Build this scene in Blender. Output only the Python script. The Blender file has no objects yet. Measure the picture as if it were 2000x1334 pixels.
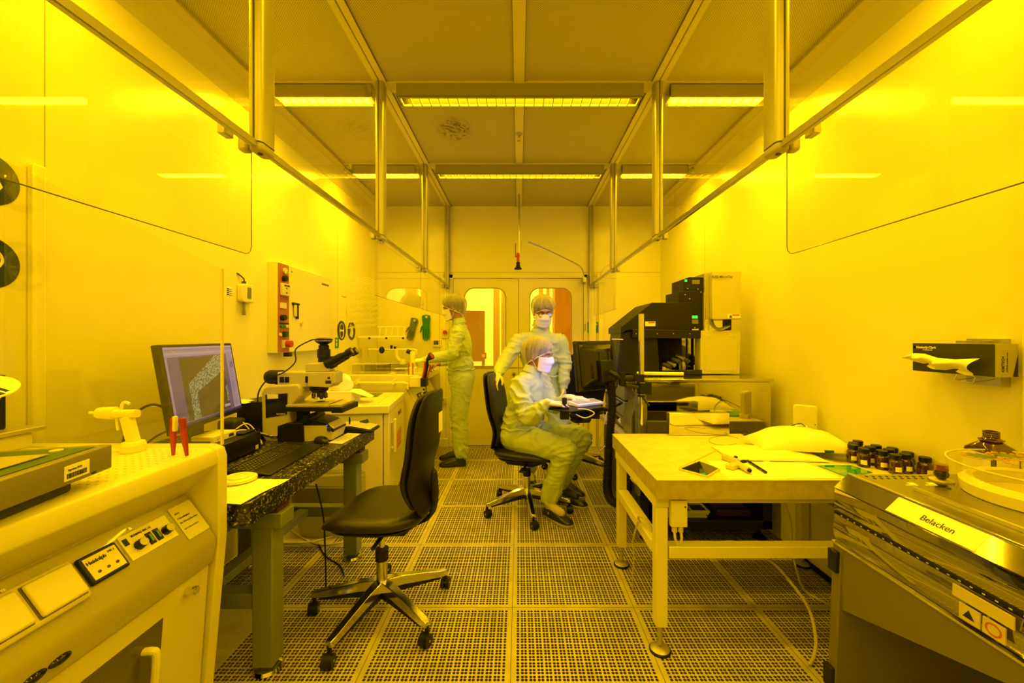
import bpy, bmesh, math, random
from mathutils import Vector, Matrix, Euler, noise
SC = bpy.context.scene
COL = SC.collection
PI = math.pi

# ------------------------------------------------------------------ camera, exposure, world, room lights
H = 1.333                     # camera height
F = 786.0                     # focal length in pixels of the 2000 px wide frame
cam_d = bpy.data.cameras.new('camera'); cam = bpy.data.objects.new('camera', cam_d); COL.objects.link(cam)
cam.location = (0, 0, H); cam.rotation_euler = (PI/2, 0, 0)
cam_d.sensor_width = 36; cam_d.lens = 36*F/2000; cam_d.shift_x = -14/2000; cam_d.shift_y = -7/2000
cam_d.clip_start = .02
SC.camera = cam
SC.view_settings.view_transform = 'Standard'; SC.view_settings.look = 'None'
SC.view_settings.gamma = 1; SC.view_settings.use_curve_mapping = False
SC.view_settings.exposure = 0.0
w = bpy.data.worlds.new('world'); SC.world = w; w.use_nodes = True
w.node_tree.nodes['Background'].inputs[0].default_value = (1, .6, .01, 1)
w.node_tree.nodes['Background'].inputs[1].default_value = .05
YEL = (1.0, .565, .006)        # the yellow safelight of the room
def area(name, loc, sx, sy, power, rot=(0, 0, 0), col=YEL):
    l = bpy.data.lights.new(name, 'AREA'); l.shape = 'RECTANGLE'; l.size = sx; l.size_y = sy
    l.energy = power; l.color = col
    o = bpy.data.objects.new(name, l); COL.objects.link(o); o.location = loc; o.rotation_euler = rot
    return o
LROWS = (-1.06, .14, 1.34, 2.54, 3.73)
LSIDE = 22.0; LMID = 16.0
for yy in LROWS:              # tubes of the louvre fixtures, one row across the room every 1.2 m
    pw = {-1.06: .45, .14: .62, 1.34: .66, 2.54: 1.0, 3.73: 1.08}[yy]
    for s in (-1, 1):
        area('tube_light', (s*1.245, yy+.04, 2.853), .60, .075, LSIDE*pw)
    area('tube_light', (0, yy+.060, 2.912), 1.46, .045, LMID*(pw if yy > 1 else 1.1))
area('corridor_light', (0, 6.3, 2.75), 2.4, .8, 90, col=(1.0, .80, .26))
area('corridor_light', (0, 8.2, 2.75), 2.4, .8, 70, col=(1.0, .80, .26))

# ------------------------------------------------------------------ materials
MATS = {}
def mat(name, col, rough=.5, metal=0., spec=.5, emit=None, estr=0., var=None, bump=None, coat=0.):
    if name in MATS: return MATS[name]
    m = bpy.data.materials.new(name); m.use_nodes = True; MATS[name] = m
    nt = m.node_tree; b = nt.nodes['Principled BSDF']
    b.inputs['Base Color'].default_value = (*col, 1); b.inputs['Roughness'].default_value = rough
    b.inputs['Metallic'].default_value = metal; b.inputs['Specular IOR Level'].default_value = spec
    if coat: b.inputs['Coat Weight'].default_value = coat
    if emit: b.inputs['Emission Color'].default_value = (*emit, 1); b.inputs['Emission Strength'].default_value = estr
    if var or bump:
        tc = nt.nodes.new('ShaderNodeTexCoord')
    if var:                                  # (scale, second colour, low, high)
        n = nt.nodes.new('ShaderNodeTexNoise'); n.inputs['Scale'].default_value = var[0]; n.inputs['Detail'].default_value = 5
        r = nt.nodes.new('ShaderNodeValToRGB'); e = r.color_ramp.elements
        e[0].position = var[2]; e[0].color = (*col, 1); e[1].position = var[3]; e[1].color = (*var[1], 1)
        nt.links.new(tc.outputs['Object'], n.inputs['Vector']); nt.links.new(n.outputs['Fac'], r.inputs[0]); nt.links.new(r.outputs[0], b.inputs['Base Color'])
    if bump:                                 # (scale, strength)
        n = nt.nodes.new('ShaderNodeTexNoise'); n.inputs['Scale'].default_value = bump[0]; n.inputs['Detail'].default_value = 4
        bp = nt.nodes.new('ShaderNodeBump'); bp.inputs['Strength'].default_value = bump[1]; bp.inputs['Distance'].default_value = .01
        nt.links.new(tc.outputs['Object'], n.inputs['Vector']); nt.links.new(n.outputs['Fac'], bp.inputs['Height']); nt.links.new(bp.outputs[0], b.inputs['Normal'])
    return m
def glass(name, tint=(.97, .97, .9), lo=.03, hi=.5, rough=.02, haze=0., hcol=(.8, .78, .3), alpha=1.0):
    """thin clear sheet: see-through with a facing-dependent mirror share and a little dusty haze"""
    if name in MATS: return MATS[name]
    m = bpy.data.materials.new(name); m.use_nodes = True; MATS[name] = m; nt = m.node_tree
    nt.nodes.clear(); N = nt.nodes.new; L = nt.links.new
    out = N('ShaderNodeOutputMaterial'); tr = N('ShaderNodeBsdfTransparent'); tr.inputs[0].default_value = (*tint, 1)
    gl = N('ShaderNodeBsdfGlossy'); gl.inputs['Roughness'].default_value = rough; gl.inputs[0].default_value = (1, 1, 1, 1)
    lw = N('ShaderNodeLayerWeight'); lw.inputs[0].default_value = .5
    pw = N('ShaderNodeMath'); pw.operation = 'POWER'; pw.inputs[1].default_value = 3.5
    mr = N('ShaderNodeMapRange'); mr.inputs[3].default_value = lo; mr.inputs[4].default_value = hi
    mx = N('ShaderNodeMixShader'); L(lw.outputs['Facing'], pw.inputs[0]); L(pw.outputs[0], mr.inputs[0]); L(mr.outputs[0], mx.inputs[0])
    L(tr.outputs[0], mx.inputs[1]); L(gl.outputs[0], mx.inputs[2]); last = mx
    if haze:
        df = N('ShaderNodeBsdfDiffuse'); df.inputs[0].default_value = (*hcol, 1)
        n = N('ShaderNodeTexNoise'); n.inputs['Scale'].default_value = 3; n.inputs['Detail'].default_value = 8; n.inputs['Distortion'].default_value = 1.5
        tc = N('ShaderNodeTexCoord'); L(tc.outputs['Object'], n.inputs['Vector'])
        m2 = N('ShaderNodeMath'); m2.operation = 'MULTIPLY'; m2.inputs[1].default_value = haze*2; L(n.outputs['Fac'], m2.inputs[0])
        mz = N('ShaderNodeMixShader'); L(m2.outputs[0], mz.inputs[0]); L(last.outputs[0], mz.inputs[1]); L(df.outputs[0], mz.inputs[2]); last = mz
    L(last.outputs[0], out.inputs[0])
    return m

# ------------------------------------------------------------------ mesh building
def frame(a, b):
    z = (Vector(b)-Vector(a)); L_ = z.length; z = z.normalized() if L_ > 1e-9 else Vector((0, 0, 1))
    x = z.orthogonal().normalized(); y = z.cross(x)
    return x, y, z, L_
class MB:
    def __init__(s): s.v = []; s.f = []; s.m = []
    def add(s, vs, fs, mi=0, M=None):
        k = len(s.v)
        s.v += [tuple(M @ Vector(p)) if M is not None else tuple(p) for p in vs]
        s.f += [tuple(k+i for i in f) for f in fs]; s.m += [mi]*len(fs); return s
    def box(s, x0, x1, y0, y1, z0, z1, mi=0, M=None):
        if x0 > x1: x0, x1 = x1, x0
        if y0 > y1: y0, y1 = y1, y0
        if z0 > z1: z0, z1 = z1, z0
        vs = [(x0,y0,z0),(x1,y0,z0),(x1,y1,z0),(x0,y1,z0),(x0,y0,z1),(x1,y0,z1),(x1,y1,z1),(x0,y1,z1)]
        return s.add(vs, [(0,3,2,1),(4,5,6,7),(0,1,5,4),(1,2,6,5),(2,3,7,6),(3,0,4,7)], mi, M)
    def hexa(s, b, t, mi=0):                     # four bottom and four top corners, counter-clockwise from above
        return s.add(list(b)+list(t), [(3,2,1,0),(4,5,6,7),(0,1,5,4),(1,2,6,5),(2,3,7,6),(3,0,4,7)], mi)
    def cyl(s, a, b, r, r2=None, n=20, mi=0, cap=True, M=None):
        r2 = r if r2 is None else r2; x, y, z, L_ = frame(a, b); a = Vector(a); b = Vector(b)
        vs = []; 
        for c, rr in ((a, r), (b, r2)):
            for i in range(n):
                t = 2*PI*i/n; vs.append(c+x*math.cos(t)*rr+y*math.sin(t)*rr)
        fs = [(i, (i+1) % n, n+(i+1) % n, n+i) for i in range(n)]
        if cap: fs += [tuple(range(n-1, -1, -1)), tuple(range(n, 2*n))]
        return s.add(vs, fs, mi, M)
    def tube(s, pts, r, n=8, mi=0, smooth=0, rfun=None, M=None):
        P_ = [Vector(p) for p in pts]
        if smooth: P_ = spline(P_, smooth)
        vs = []; fs = []; up = None
        for i, p in enumerate(P_):
            d = (P_[min(i+1, len(P_)-1)]-P_[max(i-1, 0)]).normalized()
            if up is None: up = d.orthogonal().normalized()
            up = (up-d*up.dot(d)); up = up.normalized() if up.length > 1e-6 else d.orthogonal().normalized()
            sd = d.cross(up); rr = rfun(i/(len(P_)-1)) if rfun else r
            for k in range(n):
                t = 2*PI*k/n; vs.append(p+up*math.cos(t)*rr+sd*math.sin(t)*rr)
        for i in range(len(P_)-1):
            for k in range(n):
                fs.append((i*n+k, i*n+(k+1) % n, (i+1)*n+(k+1) % n, (i+1)*n+k))
        fs += [tuple(range(n-1, -1, -1)), tuple((len(P_)-1)*n+k for k in range(n))]
        return s.add(vs, fs, mi, M)
    def lathe(s, prof, c=(0, 0, 0), n=24, mi=0, M=None, axis='Z', a0=0., a1=2*PI):
        """prof = [(radius, height)...] from the bottom up"""
        full = abs(a1-a0-2*PI) < 1e-6; vs = []; fs = []; k = len(prof); c = Vector(c); m = n if full else n+1
        for i in range(m):
            t = a0+(a1-a0)*i/n
            for r, h in prof:
                q = Vector((r*math.cos(t), r*math.sin(t), h))
                if axis == 'X': q = Vector((h, q.x, q.y))
                if axis == 'Y': q = Vector((q.y, h, q.x))
                vs.append(c+q)
        for i in range(n):
            j = (i+1) % m
            for q in range(k-1): fs.append((i*k+q, j*k+q, j*k+q+1, i*k+q+1))
        if full and prof[0][0] > 1e-6: fs.append(tuple(i*k for i in range(n-1, -1, -1)))
        if full and prof[-1][0] > 1e-6: fs.append(tuple(i*k+k-1 for i in range(n)))
        return s.add(vs, fs, mi, M)
    def prism(s, poly, ax, a, b, mi=0, M=None):
        """polygon in the plane across axis ax ('X': (y,z), 'Y': (x,z), 'Z': (x,y)), from a to b"""
        def q(p, h): return {'X': (h, p[0], p[1]), 'Y': (p[0], h, p[1]), 'Z': (p[0], p[1], h)}[ax]
        n = len(poly); vs = [q(p, a) for p in poly]+[q(p, b) for p in poly]
        fs = [(i, (i+1) % n, n+(i+1) % n, n+i) for i in range(n)]+[tuple(range(n-1, -1, -1)), tuple(range(n, 2*n))]
        return s.add(vs, fs, mi, M)
    def ell(s, c, r, n=20, k=12, mi=0, M=None, R=None):
        c = Vector(c); r = (r, r, r) if not hasattr(r, '__len__') else r; vs = []; fs = []
        R = R or Matrix.Identity(3)
        for j in range(1, k):
            ph = PI*j/k-PI/2
            for i in range(n):
                t = 2*PI*i/n; vs.append(c+R @ Vector((math.cos(ph)*math.cos(t)*r[0], math.cos(ph)*math.sin(t)*r[1], math.sin(ph)*r[2])))
        b = len(vs); vs += [c+R @ Vector((0, 0, -r[2])), c+R @ Vector((0, 0, r[2]))]
        for j in range(k-2):
            for i in range(n): fs.append((j*n+i, j*n+(i+1) % n, (j+1)*n+(i+1) % n, (j+1)*n+i))
        for i in range(n): fs.append((b, (i+1) % n, i)); fs.append((b+1, (k-2)*n+i, (k-2)*n+(i+1) % n))
        return s.add(vs, fs, mi, M)
    def cap(s, a, ra, b, rb, n=14):              # tapered capsule
        s.ell(a, ra, n, 8); s.ell(b, rb, n, 8); s.cyl(a, b, ra, rb, n); return s
    def loft(s, rings, mi=0, close=True, M=None):
        n = len(rings[0]); vs = [p for r in rings for p in r]; fs = []
        for i in range(len(rings)-1):
            for k in range(n): fs.append((i*n+k, i*n+(k+1) % n, (i+1)*n+(k+1) % n, (i+1)*n+k))
        if close: fs += [tuple(range(n-1, -1, -1)), tuple((len(rings)-1)*n+k for k in range(n))]
        return s.add(vs, fs, mi, M)
    def sheet(s, fn, nu, nv, th=0., mi=0, M=None):
        """grid fn(u,v) -> point, optional thickness along -normal approx -z"""
        vs = [Vector(fn(i/nu, j/nv)) for j in range(nv+1) for i in range(nu+1)]; W = nu+1
        fs = [(j*W+i, j*W+i+1, (j+1)*W+i+1, (j+1)*W+i) for j in range(nv) for i in range(nu)]
        if th:
            k = len(vs); vs += [p-Vector((0, 0, th)) for p in vs]; fs += [tuple(k+i for i in reversed(f)) for f in list(fs)]
            ed = [i for i in range(W)]+[(j*W+nu) for j in range(1, nv+1)]+[nv*W+i for i in range(nu-1, -1, -1)]+[j*W for j in range(nv-1, 0, -1)]
            for a, b in zip(ed, ed[1:]+ed[:1]): fs.append((b, a, k+a, k+b))
        return s.add(vs, fs, mi, M)
    def mesh(s, name, off=Vector((0, 0, 0))):
        me = bpy.data.meshes.new(name); me.from_pydata([tuple(Vector(p)-off) for p in s.v], [], s.f)
        me.polygons.foreach_set('material_index', s.m); me.update(); return me
    def obj(s, name, mats, parent=None, bevel=0., seg=2, smooth=35, w=False, sub=0, normals=True, loc=None):
        """one mesh object. w=True: points are world points, the parent is an unrotated root"""
        off = Vector((0, 0, 0))
        if parent is None and w:
            xs = [p[0] for p in s.v]; ys = [p[1] for p in s.v]; zs = [p[2] for p in s.v]
            off = Vector(((min(xs)+max(xs))/2, (min(ys)+max(ys))/2, min(zs)))
        elif w:
            off = wloc(parent)
        me = s.mesh(name, off)
        if normals:
            bm = bmesh.new(); bm.from_mesh(me); bmesh.ops.recalc_face_normals(bm, faces=bm.faces); bm.to_mesh(me); bm.free()
        for m_ in (mats if isinstance(mats, (list, tuple)) else [mats]): me.materials.append(m_)
        if smooth:
            me.polygons.foreach_set('use_smooth', [True]*len(me.polygons)); me.set_sharp_from_angle(angle=math.radians(smooth))
        o = bpy.data.objects.new(name, me); COL.objects.link(o)
        if parent is not None: o.parent = parent
        elif w: o.location = off
        if loc is not None: o.location = loc
        if bevel:
            b = o.modifiers.new('bevel', 'BEVEL'); b.width = bevel; b.segments = seg; b.limit_method = 'ANGLE'; b.angle_limit = math.radians(38)
            b.harden_normals = False
        if sub:
            b = o.modifiers.new('sub', 'SUBSURF'); b.levels = sub; b.render_levels = sub
        return o
def wloc(o):
    l = Vector((0, 0, 0))
    while o is not None: l = l+o.location; o = o.parent
    return l
def spline(P_, k):
    out = []
    for i in range(len(P_)-1):
        p0, p1, p2, p3 = P_[max(i-1, 0)], P_[i], P_[i+1], P_[min(i+2, len(P_)-1)]
        for j in range(k):
            t = j/k; out.append(.5*((2*p1)+(p2-p0)*t+(2*p0-5*p1+4*p2-p3)*t*t+(3*p1-p0-3*p2+p3)*t**3))
    return out+[P_[-1]]
def rrect(w_, h_, r, n=4, c=(0, 0)):
    out = []
    for sx, sy, a in ((1, 1, 0), (-1, 1, PI/2), (-1, -1, PI), (1, -1, 1.5*PI)):
        for i in range(n+1):
            t = a+PI/2*i/n; out.append((c[0]+sx*(w_/2-r)+r*math.cos(t), c[1]+sy*(h_/2-r)+r*math.sin(t)))
    return out
def tag(o, label=None, cat=None, group=None, kind=None):
    if label: o['label'] = label
    if cat: o['category'] = cat
    if group: o['group'] = group
    if kind: o['kind'] = kind
    return o
def root(name, loc, label=None, cat=None, group=None, rz=0., kind=None):
    o = bpy.data.objects.new(name, None); o.empty_display_size = .1; COL.objects.link(o); o.location = loc; o.rotation_euler = (0, 0, rz)
    return tag(o, label, cat, group, kind)
def copy_tree(o, parent=None):
    c = o.copy(); COL.objects.link(c)
    if parent is not None: c.parent = parent
    for ch in [x for x in COL.objects if x.parent == o]: copy_tree(ch, c)
    return c
def text(s, size, m, parent, org, xd=(1, 0, 0), yd=(0, 0, 1), name='lettering', w=True, ext=.0004, align='LEFT', bold=0., font=None):
    cu = bpy.data.curves.new('t', 'FONT'); cu.body = s; cu.size = size; cu.extrude = ext; cu.align_x = align; cu.offset = bold
    t = bpy.data.objects.new('t', cu); COL.objects.link(t)
    dg = bpy.context.evaluated_depsgraph_get(); me = bpy.data.meshes.new_from_object(t.evaluated_get(dg))
    bpy.data.objects.remove(t); xd = Vector(xd).normalized(); yd = Vector(yd).normalized(); zd = xd.cross(yd)
    M = Matrix((xd, yd, zd)).transposed().to_4x4(); M.translation = Vector(org)-(wloc(parent) if (w and parent) else Vector((0, 0, 0)))
    me.transform(M); me.materials.clear(); me.materials.append(m)
    o = bpy.data.objects.new(name, me); COL.objects.link(o); o.parent = parent
    return o
def P(px, py, Y):             # planning aid: the point at depth Y seen at a pixel of the photograph
    return Vector(((px-1014)/F*Y, Y, H+(660-py)/F*Y))

# common materials
M_wall = mat('wall_paint', (.80, .78, .26), .22, spec=.45)
M_ceil = mat('ceiling_metal', (.62, .60, .2), .5)
M_white = mat('white_plastic', (.78, .76, .35), .35)
M_whitem = mat('white_enamel', (.74, .72, .30), .3)
M_cream = mat('cream_plastic', (.62, .60, .28), .4)
M_black = mat('black_plastic', (.010, .010, .009), .40, spec=.35)
M_blackg = mat('black_gloss', (.012, .012, .012), .08)
M_rubber = mat('black_rubber', (.010, .010, .009), .6, spec=.3)
M_leather = mat('black_leather', (.016, .015, .012), .38, bump=(60, .12))
M_chrome = mat('chrome', (.75, .75, .70), .12, 1.)
M_alu = mat('anodised_aluminium', (.50, .49, .30), .42, .6)
M_steel = mat('brushed_steel', (.55, .55, .48), .28, 1.)
M_mirror = mat('polished_steel', (.62, .62, .55), .04, 1.)
M_grey = mat('grey_paint', (.20, .22, .15), .45)
M_dgrey = mat('dark_grey', (.04, .04, .034), .5)
M_paper = mat('paper', (.88, .88, .75), .7)
M_ink = mat('ink', (.02, .02, .02), .6)
M_red = mat('red_plastic', (.42, .035, .01), .4)
M_green = mat('sign_green', (.01, .22, .08), .4)
M_clear = glass('clear_acrylic', haze=.02)
M_pane = glass('glass_pane', tint=(.98, .98, .94), lo=.025, hi=.7, haze=.02)
M_amber = mat('amber_glass', (.05, .016, .003), .06, spec=.8, coat=.6)
# ------------------------------------------------------------------ the room
WX = 1.735; BY = 4.94; CZ = 2.95; NY = -2.2
def struct(o): o['kind'] = 'structure'; return o
# raised floor: perforated panels over a dark plenum
def panel_mesh(holes=True):
    N = 34; W_ = .598; r = .0064; t = .03
    pos = [.0285]; d = .0185
    for i in range(N-1): pos.append(pos[-1]+(.0185 if i % 2 == 0 else .0144))
    sc = (.6-2*.0285)/(pos[-1]-pos[0]); pos = [.0285+(p-.0285)*sc for p in pos]
    if not holes:
        b = MB(); b.box(.001, .599, .001, .599, -t, 0); return b.mesh('solid_panel')
    e = [.001]+[(pos[i]+pos[i+1])/2 for i in range(N-1)]+[.599]
    vs = []; fs = []; mi = []
    dirs = [(math.cos(PI/4*k), math.sin(PI/4*k)) for k in range(8)]
    for j in range(N):
        for i in range(N):
            cx, cy = pos[i], pos[j]; x0, x1, y0, y1 = e[i], e[i+1], e[j], e[j+1]; k = len(vs)
            outer = [(x1, cy), (x1, y1), (cx, y1), (x0, y1), (x0, cy), (x0, y0), (cx, y0), (x1, y0)]
            vs += [(a, b_, 0) for a, b_ in outer]+[(cx+r*a, cy+r*b_, 0) for a, b_ in dirs]+[(cx+r*a, cy+r*b_, -t) for a, b_ in dirs]
            for q in range(8):
                n = (q+1) % 8
                fs.append((k+q, k+n, k+8+n, k+8+q)); fs.append((k+8+q, k+8+n, k+16+n, k+16+q)); mi += [0, 1]
    me = bpy.data.meshes.new('perforated_panel'); me.from_pydata(vs, [], fs); me.polygons.foreach_set('material_index', mi); me.update(); return me
M_floor = mat('floor_vinyl', (.60, .56, .24), .42, var=(7, (.44, .41, .18), .45, .75))
M_plen = mat('plenum', (.018, .016, .01), .8)
b = MB(); b.box(-WX, WX, NY, BY, -.36, -.30)
floor = struct(b.obj('floor', M_plen, smooth=0))
pm = panel_mesh(); sm = panel_mesh(False)
for me in (pm, sm): me.materials.append(M_floor); me.materials.append(mat('hole_shade', (.09, .075, .03), .7))  # hole walls coloured darker than the panel to deepen the shade inside
X0, Y0 = -.034, 1.99
for i in range(-3, 4):
    for j in range(-7, 6):
        x = X0+.6*i; y = Y0+.6*j
        if x > WX or x+.6 < -WX or y > BY+.1 or y < NY-.6: continue
        solid = (i == -3 and j in (-2, -1, 1)) or (i == 2 and j == -2)
        o = bpy.data.objects.new('floor_panel', sm if solid else pm); COL.objects.link(o); o.parent = floor; o.location = (x, y, 0)
# walls
def wall(name, x0, x1, y0, y1, z0, z1, m=None):
    b = MB(); b.box(x0, x1, y0, y1, z0, z1); return struct(b.obj(name, m or M_wall, smooth=0))
wl = wall('wall_left', -WX-.1, -WX, NY, BY, -.36, CZ)
wr = wall('wall_right', WX, WX+.1, NY, BY, -.36, CZ)
wall('wall_rear', -WX-.1, WX+.1, NY-.1, NY, -.36, CZ)
M_seam = mat('seam', (.30, .28, .10), .6)
def seam(p, x0, x1, y0, y1, z0, z1):
    b = MB(); b.box(x0, x1, y0, y1, z0, z1); return b.obj('panel_joint', M_seam, p, smooth=0)
for y in (1.47, 3.84): seam(wl, -WX-.001, -WX+.0012, y, y+.0025, 0, 2.7)
for y in (1.36, 3.76): seam(wr, WX-.0012, WX+.001, y, y+.002, 0, 2.7)
# slim cable duct up the left wall and corner post on the right wall
b = MB(); b.box(-WX, -WX+.03, 1.415, 1.455, 0, 1.95); tag(b.obj('cable_duct', M_wall, bevel=.008, w=True), 'narrow upright cover strip on the left wall beside the big round signs', 'duct')
b = MB(); b.box(WX-.02, WX, 1.33, 1.375, 0, 1.36); b.box(WX-.05, WX, 1.24, 1.33, 0, 1.36); struct(b.obj('trim_right', M_wall, bevel=.006, w=True))
# back wall with the double door opening
DX0, DX1, DZ = -.812, .79, 2.065
b = MB(); b.box(-WX-.1, DX0, BY, BY+.08, -.36, CZ); b.box(DX1, WX+.1, BY, BY+.08, -.36, CZ); b.box(DX0, DX1, BY, BY+.08, DZ, CZ); b.box(DX0, DX1, BY, BY+.08, -.36, 0)
wb = struct(b.obj('wall_back', M_wall, smooth=0))
seam(wb, -WX, WX, BY-.0015, BY+.001, DZ+.07, DZ+.074); seam(wb, -.98, -.976, BY-.0015, BY+.001, 0, DZ+.07); seam(wb, .95, .954, BY-.0015, BY+.001, 0, DZ+.07)
seam(wb, -.90, -.897, BY-.0015, BY+.001, 0, DZ+.07)
b = MB()
b.box(DX0-.045, DX0, BY-.012, BY+.03, 0, DZ+.045); b.box(DX1, DX1+.045, BY-.012, BY+.03, 0, DZ+.045); b.box(DX0-.045, DX1+.045, BY-.012, BY+.03, DZ, DZ+.045)
struct(b.obj('trim_1', M_wall, bevel=.004, w=True))
b = MB(); b.box(DX1+.06, DX1+.15, BY-.03, BY, 0, 2.0); b.box(DX1+.18, DX1+.24, BY-.03, BY, 0, 2.0); struct(b.obj('trim_2', M_wall, bevel=.01, w=True))
b = MB(); b.box(-.98, DX0-.06, BY-.04, BY, .0, .10); struct(b.obj('baseboard_back', M_whitem, bevel=.004, w=True))
b = MB(); b.box(WX-.012, WX, 2.9, BY, 0, .08); struct(b.obj('baseboard_right', M_wall, w=True))
# two door leaves with rounded windows
M_gap_dark = mat('door_gap_dark', (.08, .07, .03), .7)
M_door = mat('door_paint', (.80, .76, .25), .3)
M_seal = mat('window_seal', (.40, .34, .12), .5)
M_dpane = glass('door_glass', tint=(1, .93, .45), lo=.04, hi=.5)
def door_leaf(n, x0, x1, wx0, wx1, hx):
    z0, z1 = .012, DZ-.006; wz0, wz1 = .985, 1.945; cx, cz = (wx0+wx1)/2, (wz0+wz1)/2
    op = rrect(wx1-wx0, wz1-wz0, .12, 8, (cx, cz)); N = len(op)
    def out(p):              # matching point on the leaf's rectangle
        dx, dz = p[0]-cx, p[1]-cz
        i = op.index(p); q, k = divmod(i, 9)
        cor = [(x1, z1), (x0, z1), (x0, z0), (x1, z0)][q]; prev = [(x1, None), (None, z1), (x0, None), (None, z0)][q]; 
        if k < 4: return (cor[0] if q in (0, 2) else p[0], p[1] if q in (0, 2) else cor[1])
        if k == 4: return cor
        return (p[0] if q in (0, 2) else cor[0], cor[1] if q in (0, 2) else p[1])
    ou = [out(p) for p in op]; b = MB(); vs = []
    for y in (BY+.005, BY+.05):
        vs += [(p[0], y, p[1]) for p in op]+[(p[0], y, p[1]) for p in ou]
    fs = []
    for i in range(N):
        j = (i+1) % N; a = 2*N
        fs += [(i, j, N+j, N+i), (a+i, a+N+i, a+N+j, a+j), (i, a+i, a+j, j), (N+i, N+j, a+N+j, a+N+i)]
    b.add(vs, fs); d = struct(b.obj(n, M_door, smooth=0, w=True))
    b = MB(); pts = [Vector((p[0], BY+.004, p[1])) for p in op]; b.tube(pts+[pts[0]], .006, 6); b.obj('window_seal', M_seal, d, w=True)
    b = MB(); b.box(wx0-.003, wx1+.003, BY+.024, BY+.030, wz0-.003, wz1+.003)
    b2 = MB(); b2.prism(op, 'Y', BY+.024, BY+.030); b2.obj('window_pane', M_dpane, d, w=True, smooth=0)
    b = MB(); b.box(x0+.004, x1-.004, BY-.002, BY+.006, .962, .975); b.obj('mid_rail', M_alu, d, w=True, smooth=0)
    b = MB(); b.lathe([(.0, -.012), (.026, -.012), (.028, 0)], (hx, BY, .885), axis='Y'); b.obj('lock_rose', M_alu, d, w=True)
    b = MB(); b.cyl((hx, BY-.014, .885), (hx, BY-.010, .885), .009, n=12); b.box(hx-.004, hx+.004, BY-.0145, BY-.010, .862, .885); b.obj('keyhole', M_ink, d, w=True)
    return d
d1 = door_leaf('door_1', DX0+.004, -.010, -.672, -.165, -.065)
d2 = door_leaf('door_2', -.004, DX1-.004, .132, .642, -.055+.12)
b = MB(); b.box(-.0145, .0, BY+.012, BY+.048, .012, DZ-.006); struct(b.obj('door_gap_blocker', M_gap_dark, smooth=0, w=True))  # dark strip added to stop light leaking between the leaves
# exit push button sticker on the glass of the left leaf
b = MB(); b.box(-.475, -.405, BY+.018, BY+.023, 1.075, 1.15); st = b.obj('door_sticker', mat('sticker_orange', (.75, .25, .05), .5), d1, w=True)
b = MB(); b.box(-.458, -.422, BY+.016, BY+.018, 1.092, 1.133); b.obj('sticker_centre', M_paper, st, w=False, loc=Vector((0, 0, 0))-wloc(st))
# the bright corridor beyond
CB = 9.0
M_corr = mat('corridor_wall', (.85, .82, .60), .4)
b = MB(); b.box(-2.6, 2.6, CB, CB+.1, -.3, 3.2); struct(b.obj('wall_corridor_end', M_corr, smooth=0))
for s, n in ((-1, 'wall_corridor_left'), (1, 'wall_corridor_right')):
    b = MB(); b.box(s*2.6, s*2.7, BY+.08, CB, -.3, 3.2); struct(b.obj(n, M_corr, smooth=0))
b = MB(); b.box(-2.7, 2.7, BY+.08, CB, 2.95, 3.0); struct(b.obj('ceiling_corridor', M_corr, smooth=0))
b = MB(); b.box(-2.7, 2.7, BY+.08, CB, -.05, 0.0); struct(b.obj('floor_corridor', M_corr, smooth=0))
t = root('notice_board', (-.72, 5.73, 0), 'brown cork board on legs beyond the left door window', 'notice board')
b = MB(); b.box(-.96, -.49, 5.7, 5.76, 1.0, 1.72); b.obj('board', mat('cork', (.50, .28, .08), .7), t, w=True)
for x in (-.94, -.51):
    b = MB(); b.box(x-.02, x+.02, 5.71, 5.75, 0, 1.0); b.obj('leg', mat('cork', (.50, .28, .08), .7), t, w=True)
b = MB(); b.box(.52, .95, 5.9, 6.3, 0, 2.35)
tag(b.obj('orange_cabinet', mat('orange_door', (.62, .25, .03), .5), bevel=.01, w=True), 'tall orange cabinet seen through the right door window', 'cabinet')
for k, (x, wd) in enumerate(((-.40, .10), (.30, .07), (.42, .05))):
    b = MB(); b.box(x, x+wd, 6.2, 6.3, 0, 2.9)
    tag(b.obj('corridor_column', mat('column_paint', (.72, .50, .13), .5), bevel=.008, w=True), ['orange brown upright post beyond the left door window', 'wider upright post beyond the right door window', 'thin upright post beside the orange cabinet beyond the right door window'][k], 'post')
b = MB()
for k in range(7): b.tube([(-.26+.028*k+.006*math.sin(z_*3+k), 6.1+.02*(k % 2), z_) for z_ in (0, .6, 1.2, 1.8, 2.4, 2.9)], .017, 8)
tag(b.obj('strip_curtain', mat('curtain', (.85, .78, .35), .6), w=True), 'pale strip curtain hanging beyond the left door window', 'curtain')
# ceiling: perforated filter ceiling with flat strips
mcl = bpy.data.materials.new('perforated_ceiling'); mcl.use_nodes = True; nt = mcl.node_tree; bs = nt.nodes['Principled BSDF']; bs.inputs['Roughness'].default_value = .6
tc = nt.nodes.new('ShaderNodeTexCoord'); mp = nt.nodes.new('ShaderNodeMapping'); mp.inputs['Rotation'].default_value = (0, 0, PI/4)
vo = nt.nodes.new('ShaderNodeTexVoronoi'); vo.inputs['Scale'].default_value = 120; vo.inputs['Randomness'].default_value = 0
vo.distance = 'EUCLIDEAN'
rp = nt.nodes.new('ShaderNodeValToRGB'); rp.color_ramp.elements[0].position = .30; rp.color_ramp.elements[0].color = (.24, .22, .08, 1); rp.color_ramp.elements[1].position = .40; rp.color_ramp.elements[1].color = (.60, .57, .2, 1)
nt.links.new(tc.outputs['Object'], mp.inputs[0]); nt.links.new(mp.outputs[0], vo.inputs['Vector']); nt.links.new(vo.outputs['Distance'], rp.inputs[0]); nt.links.new(rp.outputs[0], bs.inputs['Base Color'])
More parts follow.
